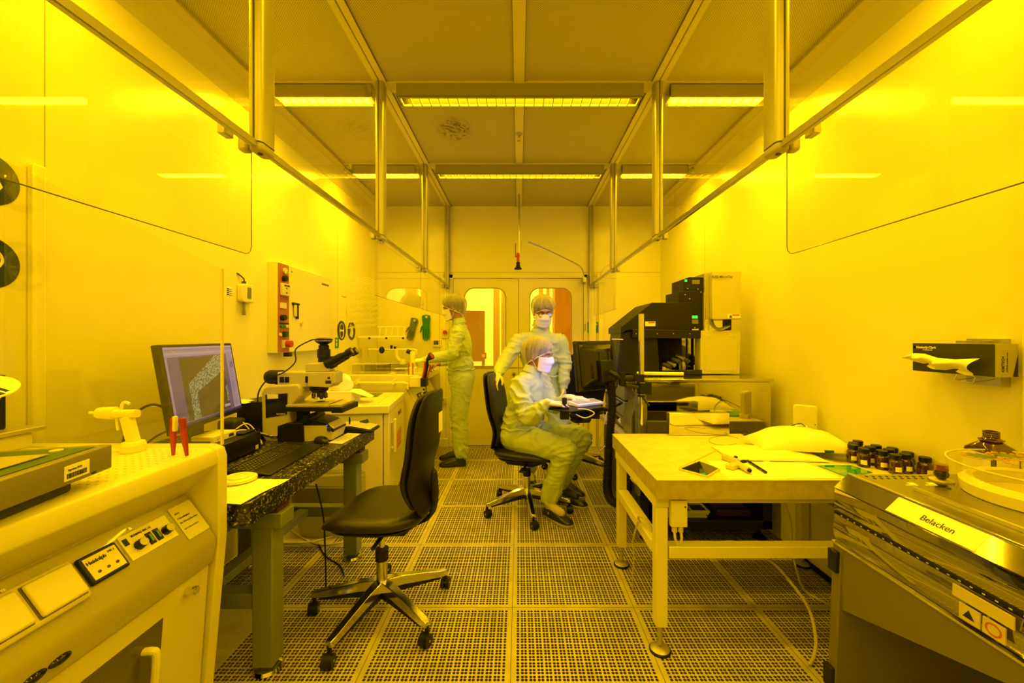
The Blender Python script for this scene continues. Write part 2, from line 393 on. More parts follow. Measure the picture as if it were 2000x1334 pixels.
b = MB(); b.box(-WX-.1, WX+.1, NY, BY+.08, CZ, CZ+.08); ceil = struct(b.obj('ceiling', mcl, smooth=0))
M_strip = mat('ceiling_strip', (.66, .62, .2), .35)
M_groove = mat('groove', (.10, .09, .04), .7)
def strip(x0, x1, y0=NY, y1=BY, z=CZ, t=.012):
    b = MB(); b.box(x0, x1, y0, y1, z-t, z); o = b.obj('ceiling_strip', M_strip, ceil, smooth=0)
    for x in (x0, x1):
        b = MB(); b.box(x-.0025, x+.0025, y0, y1, z-t*.5, z); b.obj('strip_joint', M_groove, ceil, smooth=0)
strip(-.033, .033); strip(-.915, -.880); strip(-.872, -.835); strip(.880, .915); strip(.835, .872)
b = MB()
for y in (-.46+.6*2, 1.94, 3.14): pass
for s in (-1, 1):
    b = MB(); b.prism([(s*WX, CZ), (s*(WX-.10), CZ), (s*(WX-.115), CZ-.03), (s*WX, CZ-.17)], 'Y', NY, BY)
    struct(b.obj('trim_left' if s < 0 else 'trim_right_cove', M_strip, smooth=0))
for y in LROWS:                            # cross bars above the fixtures
    b = MB(); b.box(-WX, WX, y-.01, y+.10, CZ-.01, CZ); b.obj('cross_bar', M_strip, ceil, smooth=0)
# grime mark on the ceiling
mg = bpy.data.materials.new('grime'); mg.use_nodes = True; nt = mg.node_tree; nt.nodes.clear(); N_ = nt.nodes.new; L_ = nt.links.new
o_ = N_('ShaderNodeOutputMaterial'); t_ = N_('ShaderNodeBsdfTransparent'); d_ = N_('ShaderNodeBsdfDiffuse'); d_.inputs[0].default_value = (.20, .14, .05, 1)
mx = N_('ShaderNodeMixShader'); tc = N_('ShaderNodeTexCoord'); nz = N_('ShaderNodeTexNoise'); nz.inputs['Scale'].default_value = 14; nz.inputs['Detail'].default_value = 8; nz.inputs['Distortion'].default_value = 2.5
gr = N_('ShaderNodeTexGradient'); gr.gradient_type = 'SPHERICAL'; mp = N_('ShaderNodeMapping'); mp.inputs['Scale'].default_value = (6.5, 5, 1)
rp = N_('ShaderNodeValToRGB'); rp.color_ramp.elements[0].position = .45; rp.color_ramp.elements[0].color = (0, 0, 0, 1); rp.color_ramp.elements[1].position = .75; rp.color_ramp.elements[1].color = (1, 1, 1, 1)
mu = N_('ShaderNodeMath'); mu.operation = 'MULTIPLY'
L_(tc.outputs['Object'], nz.inputs[0]); L_(tc.outputs['Object'], mp.inputs[0]); L_(mp.outputs[0], gr.inputs[0]); L_(nz.outputs['Fac'], rp.inputs[0]); L_(rp.outputs[0], mu.inputs[0]); L_(gr.outputs['Fac'], mu.inputs[1])
L_(mu.outputs[0], mx.inputs[0]); L_(t_.outputs[0], mx.inputs[1]); L_(d_.outputs[0], mx.inputs[2]); L_(mx.outputs[0], o_.inputs[0])
b = MB(); b.box(-.15, .15, -.19, .19, -.0005, .0005); g = b.obj('ceiling_grime', mg, ceil, smooth=0); g.location = (-.50, 3.12, CZ-.002); g['kind'] = 'stuff'

# ceiling sprinklers
def sprinkler(x, y, label):
    t = root('sprinkler', (x, y, CZ-.012), label, 'sprinkler', 'ceiling sprinklers')
    b = MB(); b.lathe([(.0, 0), (.028, 0), (.026, -.008), (.008, -.012), (.008, -.03)]); b.obj('flange', M_alu, t)
    b = MB(); b.tube([(-.01, 0, -.028), (-.013, 0, -.042), (0, 0, -.058), (.013, 0, -.042), (.01, 0, -.028)], .002, 6); b.lathe([(0, -.060), (.014, -.060), (.014, -.057), (0, -.057)]); b.obj('deflector', M_chrome, t)
sprinkler(0, 3.16, 'small sprinkler head on the central ceiling strip')
sprinkler(-1.62, 3.75, 'small sprinkler head by the left wall end of the far light row')
sprinkler(1.62, 3.75, 'small sprinkler head by the right wall end of the far light row')

# louvre light fixtures
M_fix = mat('fixture_housing', (.34, .32, .12), .4)
M_fixd = mat('fixture_dimmed', (.05, .046, .02), .5, spec=.2)  # near-black housing for the middle lights, dimness of their inside put into colour
M_louv = mat('louvre', (.45, .43, .20), .4)
def fixture(x0, x1, y, label, es):
    t = root('ceiling_light', ((x0+x1)/2, y+.04, CZ-.01), label, 'ceiling light', 'louvre light fixtures')
    z0, z1 = 2.86, CZ-.01; b = MB()
    b.box(x0, x1, y, y+.006, z0, z1); b.box(x0, x1, y+.096, y+.102, z0, z1); b.box(x0, x0+.006, y, y+.102, z0, z1); b.box(x1-.006, x1, y, y+.102, z0, z1); b.box(x0, x1, y, y+.102, z1-.006, z1)
    b.obj('housing', M_fix if es > 5 else M_fixd, t, w=True, smooth=0)
    if es < 5: b = MB(); b.box(x0-.001, x1+.001, y-.003, y, z0, z1); b.obj('front_cover', M_fix, t, w=True, smooth=0)
    m = mat('tube_glow_%d' % (es*10), (.9, .8, .3), .4, emit=(1, .62, .02), estr=es)
    b = MB()
    if es > 5: b.box(x0+.02, x1-.02, y+.012, y+.090, z0+.006, z0+.010)
    else: b.cyl((x0+.03, y+.03, z0+.074), (x1-.03, y+.03, z0+.074), .005, n=10)
    b.obj('lamp_tube', m, t, w=True)
    b = MB(); n = max(8, int((x1-x0)/.062))
    for k in range(n+1):
        x = x0+.02+(x1-x0-.04)*k/n; b.box(x-.003, x+.003, y+.008, y+.094, z0-.010, z0+.004)
    b.box(x0+.01, x1-.01, y+.006, y+.009, z0-.011, z0+.002); b.box(x0+.01, x1-.01, y+.093, y+.096, z0-.011, z0+.002)
    b.obj('louvre_grid', M_louv, t, w=True, smooth=0)
for y, rn in ((2.54, 'near'), (3.73, 'far')):
    fixture(-1.55, -.93, y, 'bright louvred light left of the ceiling rails in the %s row' % rn, 14)
    fixture(-.775, .785, y, 'long louvred light across the middle of the ceiling, %s row' % rn, 1.6)
    fixture(.95, 1.57, y, 'bright louvred light right of the ceiling rails in the %s row' % rn, 14)

# ------------------------------------------------------------------ hanging glass screens
def post(s, y, zb, label):
    x = s*.875; t = root('screen_post', (x, y, zb), label, 'hanging post', 'aluminium posts hanging from the ceiling')
    prof = rrect(.050, .085, .018, 4); b = MB(); b.prism([(x+p[0], y+p[1]) for p in prof], 'Z', zb+.03, CZ-.012); b.obj('profile', M_alu, t, w=True)
    b = MB(); b.box(x-s*.002, x+s*.004, y-.0435, y-.041, zb+.03, CZ-.012); b.box(x+s*.026, x+s*.030, y-.01, y+.01, zb+.03, CZ-.012); b.obj('gasket', M_black, t, w=True, smooth=0)
    b = MB(); b.prism([(x+p[0]*.98, y+p[1]*.98) for p in prof], 'Z', zb, zb+.03); b.obj('end_cap', mat('cap_grey', (.45, .44, .3), .4), t, w=True, bevel=.01, seg=3)
    b = MB(); b.cyl((x, y-.01, zb-.003), (x, y-.01, zb), .008, n=12); b.obj('screw', M_dgrey, t, w=True)
    b = MB(); b.box(x+s*.025, x+s*.058, y-.04, y-.005, zb+.0, zb+.06); b.obj('clamp', M_alu, t, w=True, bevel=.008)
Yp = (1.37, 2.55, 3.745, 4.90); nm = ('nearest', 'second', 'third', 'farthest')
for s, sn in ((-1, 'left'), (1, 'right')):
    for k, y in enumerate(Yp): post(s, y, 1.955-.005*k, '%s aluminium post hanging on the %s side of the aisle' % (nm[k], sn))
    segs = [(-.4, 1.33)]+[(Yp[i]+.042, Yp[i+1]-.042) for i in range(3)]
    for k, (a, c) in enumerate(segs):
        t = root('glass_screen', (s*.875, (a+c)/2, 1.97), '%s glass screen above head height on the %s side, ceiling to rail' % (('nearest', 'second', 'third', 'farthest')[k], sn), 'glass screen', 'glass screens between the hanging posts')
        b = MB(); b.box(s*.873, s*.877, a, c, 1.985, CZ-.012); b.obj('pane', M_pane, t, w=True, smooth=0)
        b = MB(); b.box(s*.866, s*.884, a, c, 1.962, 1.988); b.obj('bottom_rail', M_steel, t, w=True, bevel=.003)
def apron(s, y0, y1, zb, label, rc=.03):
    """lower glass flap with a rounded corner"""
    x = s*.905; t = root('glass_flap', (x, (y0+y1)/2, zb), label, 'glass flap', 'clear flaps hanging below the rails')
    poly = [(y0, 1.985), (y0, zb)]+[(y1-rc+rc*math.cos(a), zb+rc+rc*math.sin(a)) for a in (-PI/2, -PI/3, -PI/6, 0)]+[(y1, 1.985)]
    b = MB(); b.prism(poly, 'X', x-.002, x+.002); b.obj('pane', M_pane, t, w=True, smooth=0)
    b = MB(); b.tube([(x, p[0], p[1]) for p in poly[1:]], .0014, 6); b.obj('edge', mat('glass_edge', (.10, .11, .04), .2), t, w=True)
    for y in (y0+.12, y1-.12):
        b = MB(); b.box(x-.012, x+.012, y-.02, y+.02, 1.955, 1.99); b.obj('clip', M_steel, t, w=True, bevel=.003)
apron(-1, .1, 1.36, 1.612, 'clear glass flap over the white bench on the left')
apron(1, .1, 1.36, 1.612, 'clear glass flap over the steel bench on the right')
apron(-1, 2.53, 3.70, 1.60, 'clear flap below the left rails between the second and third posts')
apron(-1, 3.73, 4.86, 1.60, 'clear flap below the left rails next to the back wall')
apron(1, 3.76, 4.86, 1.60, 'clear flap below the right rails next to the back wall')

# hanging rod with red valve in the middle of the aisle
t = root('pull_rod', (0, 4.5, 2.12), 'steel rod hanging from the ceiling with red valve and black rubber cup', 'hanging rod')
x = .0; y = 4.5
b = MB(); b.cyl((x, y, 2.26), (x, y, CZ-.01), .0105, n=12); b.obj('rod', M_steel, t, w=True)
b = MB(); b.cyl((x-.012, y, 2.16), (x-.012, y, 2.24), .014, n=12); b.cyl((x-.012, y, 2.24), (x-.012, y, 2.28), .019, n=12); b.cyl((x-.012, y, 2.195), (x-.012, y, 2.202), .018, n=12); b.box(x-.046, x-.036, y-.006, y+.006, 2.24, 2.39); b.box(x-.045, x-.01, y-.005, y+.005, 2.235, 2.25); b.obj('valve', M_red, t, w=True)
b = MB(); b.lathe([(.040, 2.100), (.042, 2.11), (.026, 2.125), (.020, 2.155), (.022, 2.18), (.0, 2.18)], (x-.012, y, 0)); b.obj('rubber_cup', M_rubber, t, w=True)
# curved closer rod above the door
b = MB(); b.tube([(.10, 4.56, 2.42), (.30, 4.62, 2.355), (.60, 4.72, 2.235), (.72, 4.77, 2.18), (.765, 4.80, 2.12), (.775, 4.82, 2.05)], .007, 8, smooth=5)
b.box(.765, .80, 4.80, BY-.01, 2.0, 2.06)
tag(b.obj('curved_rod', M_steel, w=True), 'thin bent steel rod running down to the right door jamb', 'rod')
# ------------------------------------------------------------------ near left: white wet bench
LB = root('wet_bench', (-1.37, .8, 0), 'white plastic wet bench with sloping switch panel at the near left', 'wet bench')
BE = 1.372; BS = .15; BT = .97
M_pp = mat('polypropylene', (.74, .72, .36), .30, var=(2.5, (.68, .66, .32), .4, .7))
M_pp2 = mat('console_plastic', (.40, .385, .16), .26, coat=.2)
b = MB(); b.prism([(-1.725, 0), (-1.725, BT), (-1.03, BT), (-1.008, BT-.008), (-1.0, BT-.03), (-1.0, BT-.055), (-1.105, BT-.150), (-1.105, BT-.30), (-1.06, 0)], 'Y', BS, BE)
b.obj('bench_body', M_pp, LB, w=True, bevel=.004)
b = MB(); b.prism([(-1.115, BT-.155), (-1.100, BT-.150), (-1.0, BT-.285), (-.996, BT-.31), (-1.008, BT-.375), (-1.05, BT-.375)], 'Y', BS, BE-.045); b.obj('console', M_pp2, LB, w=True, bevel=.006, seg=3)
b = MB(); b.prism([(-1.73, 0), (-1.73, BT+.004), (-1.03, BT+.004), (-1.003, BT-.006), (-.994, BT-.035), (-.994, BT-.30), (-1.055, 0)], 'Y', BE-.04, BE); b.obj('end_panel', M_pp, LB, w=True, bevel=.004)
b = MB(); b.prism([(-1.05, BT-.378), (-1.018, BT-.378), (-1.060, .02), (-1.09, .02)], 'Y', BS, BE-.05); b.obj('front_door', mat('door_pp', (.66, .63, .28), .3), LB, w=True, bevel=.004)
# drain holes of the perforated top
b = MB()
for i in range(26):
    for j in range(34):
        x = -1.62+i*.023; y = .55+j*.0235
        if y > BE-.06 or x > -1.04: continue
        b.cyl((x, y, BT-.0005), (x, y, BT+.0008), .0036, n=6)
b.obj('top_holes', mat('pp_shadow', (.60, .58, .28), .5), LB, w=True, smooth=0)
# smoked door window and white D handle
def onfront(y, z, d=0.): k = (BT-.378-z)/(BT-.398); return (-1.018-.042*k+d, y, z)
b = MB(); b.add([onfront(.45, .53, .001), onfront(1.155, .53, .001), onfront(1.155, .03, .001), onfront(.45, .03, .001), onfront(.45, .53, -.02), onfront(1.155, .53, -.02), onfront(1.155, .03, -.02), onfront(.45, .03, -.02)], [(0, 1, 2, 3), (7, 6, 5, 4), (0, 4, 5, 1), (1, 5, 6, 2), (2, 6, 7, 3), (3, 7, 4, 0)])
b.obj('door_window', mat('smoked_acrylic', (.10, .09, .04), .12), LB, w=True, smooth=0)
b = MB(); b.tube([onfront(1.10, .475, .0), onfront(1.102, .475, .022), onfront(1.106, .462, .03), onfront(1.108, .395, .03), onfront(1.106, .375, .025), onfront(1.104, .37, 0)], .010, 10, smooth=5); b.obj('door_handle', M_white, LB, w=True)
b = MB(); p = Vector(onfront(1.235, .555, 0)); b.cyl(p, p+Vector((.03, 0, .004)), .013, n=20); b.cyl(p+Vector((.03, 0, .004)), p+Vector((.034, 0, .004)), .010, n=20); b.obj('cam_lock', M_chrome, LB, w=True)
# things set in the sloping console: local frame u along -Y.. v up the slope
u = Vector((0, 1, 0)); A0 = Vector((-1.0, 0, BT-.285)); A1 = Vector((-1.100, 0, BT-.150)); v = (A1-A0).normalized(); nrm = Vector((-v.z, 0, v.x)) * -1
SL = (A1-A0).length
def C(y, s, h=0.): return A0+v*(s*SL)+nrm*h+Vector((0, y, 0))
def cbox(b, y0, y1, s0, s1, h0, h1, mi=0):
    b.hexa([C(y0, s0, h0), C(y0, s1, h0), C(y1, s1, h0), C(y1, s0, h0)], [C(y0, s0, h1), C(y0, s1, h1), C(y1, s1, h1), C(y1, s0, h1)], mi)
for k, y in enumerate((.845, 1.12, )):
    b = MB(); b.cyl(C(y, .86), C(y, .86, .003), .0045, n=12); b.obj('screw', M_chrome, LB, w=True)
M_olive_ = mat('lid_shadow_brown', (.16, .14, .06), .6)
# two socket lids in one frame
t_ = MB(); cbox(t_, .735, .955, .22, .83, 0, .02); s_ = t_.obj('socket_frame', mat('socket_cream', (.66, .62, .30), .35), LB, w=True, bevel=.008, seg=3)
for y0 in (.748, .852):
    b = MB(); cbox(b, y0-.0015, y0+.0935, .28, .78, .019, .0225); b.obj('lid_shadow_line', M_olive_, s_, bevel=.012, seg=4, w=True)  # dark rim under the lid, its shadow line put in as colour
    b = MB(); cbox(b, y0, y0+.092, .29, .77, .022, .033); b.obj('socket_lid', mat('socket_lid', (.72, .69, .36), .3), s_, bevel=.012, seg=4, w=True)
# small timer with black rim
b = MB(); cbox(b, .970, 1.062, .33, .78, 0, .012); t_ = b.obj('timer', M_black, LB, w=True, bevel=.004)
b = MB(); cbox(b, .977, 1.055, .38, .73, .012, .0135); b.obj('timer_face', M_white, t_, w=True)
b = MB()
for q in range(3): b.cyl(C(.994+q*.022, .47, .013), C(.994+q*.022, .47, .0155), .0035, n=12)
b.obj('timer_button', M_dgrey, t_, w=True)
text('Heidolph', .0125, M_ink, t_, C(.979, .62, .0142), u, v, bold=.0003)
text('MR 2', .008, M_ink, t_, C(1.032, .66, .0142), u, v)
# heater control with two knobs and two rockers
b = MB(); cbox(b, 1.078, 1.222, .36, .80, 0, .003); t_ = b.obj('control_plate', mat('plate_white', (.80, .78, .45), .3), LB, w=True)
text('IKAMAG REC-G', .0085, M_ink, t_, C(1.108, .71, .004), u, v, bold=.0002)
b = MB(); cbox(b, 1.083, 1.096, .62, .74, .003, .0038); b.obj('logo', M_ink, t_, w=True)
for y in (1.114, 1.198):
    b = MB(); b.cyl(C(y, .54, .003), C(y, .54, .020), .0138, .0125, n=20); k_ = b.obj('knob', M_black, t_, w=True)
    b = MB(); b.cyl(C(y, .54, .020), C(y, .54, .022), .0115, n=20); b.obj('knob_cap', M_alu, k_, w=True)
    b = MB(); 
    for q in range(11):
        a = -2.3+q*.46; c_ = C(y, .54, .0035)+(u*math.sin(a)+v*math.cos(a))*.0165; b.cyl(c_, c_+nrm*.0005, .0009, n=6)
    b.obj('dial_mark', M_ink, t_, w=True)
for y in (1.140, 1.163):
    b = MB(); cbox(b, y, y+.016, .44, .66, .003, .007); k_ = b.obj('rocker_switch', M_black, t_, w=True, bevel=.001)
    b = MB(); cbox(b, y+.004, y+.012, .48, .62, .007, .010); b.obj('rocker', mat('rocker_green', (.02, .20, .06), .2), k_, w=True, bevel=.001)
# instruction card in a sleeve
b = MB(); cbox(b, 1.240, 1.322, .18, .86, .001, .003); t_ = b.obj('card', mat('card', (.70, .68, .40), .12, coat=.5), LB, w=True)
for q, (s, z) in enumerate((('2013', .78), ('Chemikalien', .68), ('im Wasserkocher', .59), ('nach Gebrauch leeren', .46))): text(s, .009 if q < 3 else .006, M_ink, t_, C(1.247, z-.08, .0035), u, v)
# two black pull cups under the console edge
for y in (.800, .847):
    b = MB(); b.ell((-1.001, y+.03, BT-.338), (.010, .0225, .010)); b.obj('pull_cup', M_blackg, LB, w=True)
# clear end shield with a sloping top
g = root('end_shield', (-1.37, BE-.02, BT), 'tall clear end shield with sloping top on the white bench', 'shield')
b = MB(); b.prism([(-1.0, BT+.004), (-1.0, 1.566), (-1.73, 1.93), (-1.73, BT+.004)], 'Y', BE-.020, BE-.014); b.obj('pane', M_pane, g, w=True, smooth=0)
b = MB(); b.box(-1.003, -.997, BE-.021, BE-.013, BT+.004, 1.566); b.obj('edge_strip', mat('acrylic_edge', (.75, .72, .20), .25), g, w=True, smooth=0)
# round warning signs on the left wall, near
M_sign = mat('sign_dark', (.012, .03, .05), .3)
def wallsign(x, sx, y, z, r, kind, label, grp):
    t = root('safety_sign', (x, y, z), label, 'safety sign', grp)
    def Q(a, c, h=0): return (x+sx*(.002+h), y-sx*-1*0+a, z+c)
    b = MB(); b.lathe([(0, 0), (r, 0), (r, .0015), (0, .0015)], (x, y, z), n=40, axis='X') if sx > 0 else None; b.obj('disc', M_sign, t, w=True)
    def shape(pts, nm='symbol', m=M_white):
        b = MB(); b.prism([(y+p[0]*r, z+p[1]*r) for p in pts], 'X', x+.0015, x+.0025); return b.obj(nm, m, t, w=True, smooth=0)
    def line(pts, wd=.05):
        b = MB(); b.tube([(x+.002, y+p[0]*r, z+p[1]*r) for p in pts], wd*r, 6, smooth=3); return b.obj('outline', M_white, t, w=True)
    if kind == 'goggles':
        line([(-.42, .35), (-.45, 0), (-.38, -.45), (-.15, -.75), (.15, -.75), (.38, -.45), (.45, 0), (.42, .35)], .035)
        shape([(-.42, .1), (-.38, -.12), (-.1, -.12), (0, .05), (.1, -.12), (.38, -.12), (.42, .1)])
        shape([(-.45, .4), (-.3, .65), (0, .72), (.3, .65), (.45, .4), (.4, .3), (-.4, .3)], m=M_sign); line([(-.42, .4), (-.3, .62), (0, .7), (.3, .62), (.42, .4)], .03)
    elif kind == 'gloves':
        shape([(-.5, -.5), (.1, -.75), (.45, -.2), (.35, .0), (.3, .55), (.2, .15), (.12, .62), (.02, .18), (-.08, .62), (-.14, .15), (-.28, .5), (-.3, 0)])
        line([(-.55, .2), (-.3, .7), (0, .5)], .04)
    else:
        line([(-.2, .75), (.3, .45), (.42, .05), (.1, -.35), (-.15, -.5)], .05); line([(.1, -.05), (.32, -.1), (.1, -.7)], .05); shape([(-.6, -.1), (-.2, -.3), (-.3, -.75), (-.7, -.5)])
    return t
wallsign(-WX, 1, 1.312, 1.855, .086, 'gloves', 'upper big round blue glove sign at the left edge of the photo', 'round mandatory signs')
wallsign(-WX, 1, 1.312, 1.58, .086, 'boots', 'lower big round blue sign at the left edge of the photo', 'round mandatory signs')
wallsign(-WX, 1, 3.93, 1.405, .095, 'goggles', 'small round safety goggles sign beside the switch cabinet', 'round mandatory signs')
wallsign(-WX, 1, 4.165, 1.405, .095, 'gloves', 'small round glove sign above the far bench', 'round mandatory signs')

# hotplate controller with green face, on a dark foot
M_olive = mat('instrument_olive', (.20, .19, .09), .4)
t = root('instrument_box', (-1.141, .896, BT), 'grey-green benchtop instrument with dark green top panel and barcode label', 'instrument', rz=math.radians(11))
b = MB(); b.prism([(-.16, .038), (-.13, .085), (.12, .092), (.122, .088), (.122, .030), (-.14, .024)], 'Y', -.42, .115); b.obj('housing', M_olive, t, bevel=.004)
b = MB(); b.add([(-.125, -.40, .0865), (.105, -.40, .092), (.105, .085, .092), (-.125, .085, .0865), (-.125, -.40, .0880), (.105, -.40, .0932), (.105, .085, .0932), (-.125, .085, .0880)], [(3, 2, 1, 0), (4, 5, 6, 7), (0, 1, 5, 4), (1, 2, 6, 5), (2, 3, 7, 6), (3, 0, 4, 7)]); b.obj('green_panel', mat('panel_green', (.03, .10, .02), .35), t, smooth=0)
b = MB(); b.box(-.095, .065, -.20, .02, .0925, .0942, M=Matrix.Rotation(-.0235, 4, 'Y')); b.obj('display', mat('display_tan', (.42, .38, .16), .3), t, smooth=0)
b = MB(); b.cyl((.045, .060, .090), (.045, .060, .0945), .012, n=20); b.obj('button', M_cream, t)
b = MB(); b.box(-.12, .095, -.44, .04, .0, .026); b.obj('foot', M_dgrey, t, bevel=.01)
b = MB(); b.box(.122, .1232, -.020, .045, .040, .074); lb = b.obj('asset_label', M_paper, t, smooth=0)
b = MB(); yy = -.015
random.seed(3)
while yy < .038:
    w_ = random.choice((.0008, .0015, .0022)); b.box(.1232, .1238, yy, yy+w_, .045, .056); yy += w_+random.choice((.001, .0016))
b.obj('barcode', M_ink, lb, smooth=0)
text('Eigentum 0171', .006, M_ink, lb, (.1239, -.012, .062), (0, 1, 0), (0, 0, 1), w=False)
b = MB(); b.box(.122, .1235, .052, .064, .034, .039); b.obj('badge', M_ink, t, smooth=0)
# metal hotplate box behind it
t = root('hotplate', (-1.69, 1.150, BT), 'flat metal hotplate with overhanging lid at the left edge', 'hotplate')
b = MB(); b.box(-.03, .13, -.45, .145, .012, .062); b.obj('body', M_cream, t, bevel=.01, seg=3)
b = MB(); b.box(-.04, .145, -.46, .165, .064, .078); b.obj('lid', M_alu, t, bevel=.003)
b = MB(); b.cyl((.075, .09, .078), (.075, .09, .098), .0055, n=12); b.cyl((.075, .09, .078), (.075, .09, .080), .010, n=12); b.obj('thumb_screw', M_dgrey, t)
b = MB()
for x, y in ((.0, -.32), (.1, -.32), (.0, .11), (.1, .11)): b.cyl((x, y, 0), (x, y, .013), .013, n=12)
b.obj('rubber_foot', M_rubber, t)
# exhaust cone with round lid label standing on the hotplate
t = root('steel_funnel', (-1.585, 1.16, BT+.078), 'steel funnel with bright printed disc lid at the left edge', 'funnel')
b = MB(); b.lathe([(.05, 0), (.055, .01), (.03, .03), (.035, .05), (.062, .120), (.064, .125)], n=32); b.obj('cone', M_mirror, t)
Mt = Matrix.Translation((.012, 0, .138)) @ Matrix.Rotation(math.radians(16), 4, 'Y') @ Matrix.Rotation(math.radians(14), 4, 'X'); b = MB(); b.lathe([(0, 0), (.086, 0), (.086, .004), (0, .004)], n=40, M=Mt); dl = b.obj('disc_lid', M_paper, t)
b = MB(); b.box(-.05, .07, .02, .030, .004, .0045, M=Mt); b.box(-.05, .08, .0, .013, .004, .0045, M=Mt); b.box(0, .055, -.045, -.030, .004, .0045, M=Mt); b.obj('print', M_ink, dl, smooth=0)
b = MB(); b.box(-.115, -.02, .075, .10, .0, .17); b.obj('backplate', M_black, t, bevel=.004)
# nitrogen gun in milky plastic
M_milky = mat('milky_plastic', (.85, .82, .40), .35)
t = root('blow_gun', (-1.232, 1.285, BT), 'milky plastic spray gun standing in a round holder on the white bench', 'spray gun'); t.scale = (.70, .80, .80)
b = MB(); b.lathe([(.040, 0), (.043, .006), (.040, .02), (.043, .028), (.038, .04), (.034, .042), (.0, .042)]); b.obj('holder', M_milky, t)
b = MB(); Mg = Matrix.Translation((.004, 0, .030)) @ Matrix.Rotation(math.radians(-17), 4, 'Y'); b.prism(rrect(.046, .034, .010, 3), 'Z', 0, .115, M=Mg); b.obj('grip', M_milky, t)
b = MB(); b.prism(rrect(.03, .034, .010, 3), 'Z', -.062, .052, M=Matrix.Translation((-.035, 0, .152)) @ Matrix.Rotation(PI/2, 4, 'Y')); b.obj('barrel', M_milky, t)
b = MB(); b.lathe([(.012, -.128), (.020, -.124), (.022, -.118), (.0205, -.112), (.023, -.106), (.0215, -.098), (.024, -.092), (.0225, -.084), (.025, -.076), (.025, -.05), (.016, -.045)], (0, 0, .154), axis='X', n=22, M=Matrix.Translation((-.035, 0, 0)) @ Matrix.Translation((.0, 0, 0))); b.cyl((-.200, 0, .155), (-.155, 0, .155), .0055, n=10); b.obj('nozzle', M_milky, t)
b = MB(); b.tube([(-.055, 0, .165), (-.05, 0, .19), (-.035, 0, .197), (-.018, 0, .190)], .006, 8, smooth=5); b.obj('hook', M_milky, t)
b = MB(); b.tube([(-.075, 0, .145), (-.075, 0, .115), (-.070, 0, .085)], .005, 8, smooth=4); b.obj('trigger', M_milky, t)
# two red tweezers standing in the perforated top
def tweezers(x, y, tilt, label, cap):
    t = root('tweezers', (x, y, BT), label, 'tweezers', 'red tweezers on the white bench')
    b = MB(); M = Matrix.Rotation(tilt, 4, 'Y')
    b.loft([[(-.004, -.003, 0), (.004, -.003, 0), (.004, .003, 0), (-.004, .003, 0)], [(-.0075, -.005, .05), (.0075, -.005, .05), (.0075, .005, .05), (-.0075, .005, .05)], [(-.0065, -.006, .115), (.0065, -.006, .115), (.0065, .006, .115), (-.0065, .006, .115)]], M=M)
    b.obj('arm', mat('tweezer_red', (.38, .035, .01), .35), t, bevel=.0015)
    if cap:
        b = MB(); b.box(.0005, .0105, -.0065, .0065, .074, .121, M=M); b.obj('end_sleeve', M_white, t, bevel=.003)
    else:
        b = MB(); b.box(-.006, .0085, -.008, .008, .085, .118, M=M); b.obj('end_sleeve', mat('tweezer_red2', (.30, .03, .01), .3), t, bevel=.003)
tweezers(-1.070, 1.245, 0, 'upright red tweezers with a pale end sleeve', True)
tweezers(-1.022, 1.238, math.radians(-8), 'leaning red tweezers with an all red end', False)

# ------------------------------------------------------------------ granite desk
M_gran = bpy.data.materials.new('granite'); M_gran.use_nodes = True; nt = M_gran.node_tree; bs = nt.nodes['Principled BSDF']; bs.inputs['Roughness'].default_value = .22
tc = nt.nodes.new('ShaderNodeTexCoord'); v1 = nt.nodes.new('ShaderNodeTexVoronoi'); v1.inputs['Scale'].default_value = 150
rp = nt.nodes.new('ShaderNodeValToRGB'); e = rp.color_ramp.elements; e[0].position = 0; e[0].color = (.012, .012, .01, 1); e[1].position = 1; e[1].color = (.55, .52, .36, 1)
for p_, c_ in ((.45, .018), (.65, .04), (.84, .09), (.95, .22)): q = e.new(p_); q.color = (c_, c_*.97, c_*.8, 1)
sp = nt.nodes.new('ShaderNodeSeparateColor'); nt.links.new(tc.outputs['Object'], v1.inputs['Vector']); nt.links.new(v1.outputs['Color'], sp.inputs[0]); nt.links.new(sp.outputs[0], rp.inputs[0]); nt.links.new(rp.outputs[0], bs.inputs['Base Color'])
DK = root('granite_desk', (-1.33, 2.0, 0), 'desk with thick black granite slab on a grey steel frame', 'desk')
DT = .76
b = MB(); b.box(-1.725, -.935, 1.395, 2.60, DT-.082, DT); b.obj('granite_slab', M_gran, DK, w=True, bevel=.003)
M_fr = mat('frame_grey', (.20, .23, .15), .4)
M_damp = mat('damper_red', (.10, .02, .01), .5)
for y in (1.62, 2.44):
    b = MB(); b.box(-1.70, -.93, y-.045, y+.045, .585, .645); b.obj('top_rail', M_fr, DK, w=True, bevel=.004)
    b = MB(); b.box(-1.15, -.95, y-.04, y+.04, .647, .662); b.box(-1.15, -.95, y-.03, y+.045, .664, .676); b.obj('damper_pad', M_damp, DK, w=True)
    b = MB(); b.box(-1.03, -.955, y-.03, y+.03, .636, .68); b.obj('shim_block', M_alu, DK, w=True, bevel=.003)
    for x in (-1.01, -1.64):
        b = MB(); b.box(x-.04, x+.04, y-.04, y+.04, .035, .585); l = b.obj('leg', M_fr, DK, w=True, bevel=.004)
        b = MB(); b.lathe([(.052, 0), (.056, .008), (.050, .020), (.022, .028), (.018, .04)], (x, y, 0), n=28); b.obj('levelling_foot', M_chrome, l, w=True)
for x, z0, z1 in ((-1.64, .585, .645), (-1.64, .26, .32)):
    b = MB(); b.box(x-.03, x+.03, 1.66, 2.40, z0, z1); b.obj('side_rail', M_fr, DK, w=True, bevel=.003)
for y in (1.62, 2.44):
    b = MB(); b.box(-1.60, -1.05, y-.03, y+.03, .26, .32); b.obj('cross_rail', M_fr, DK, w=True, bevel=.003)
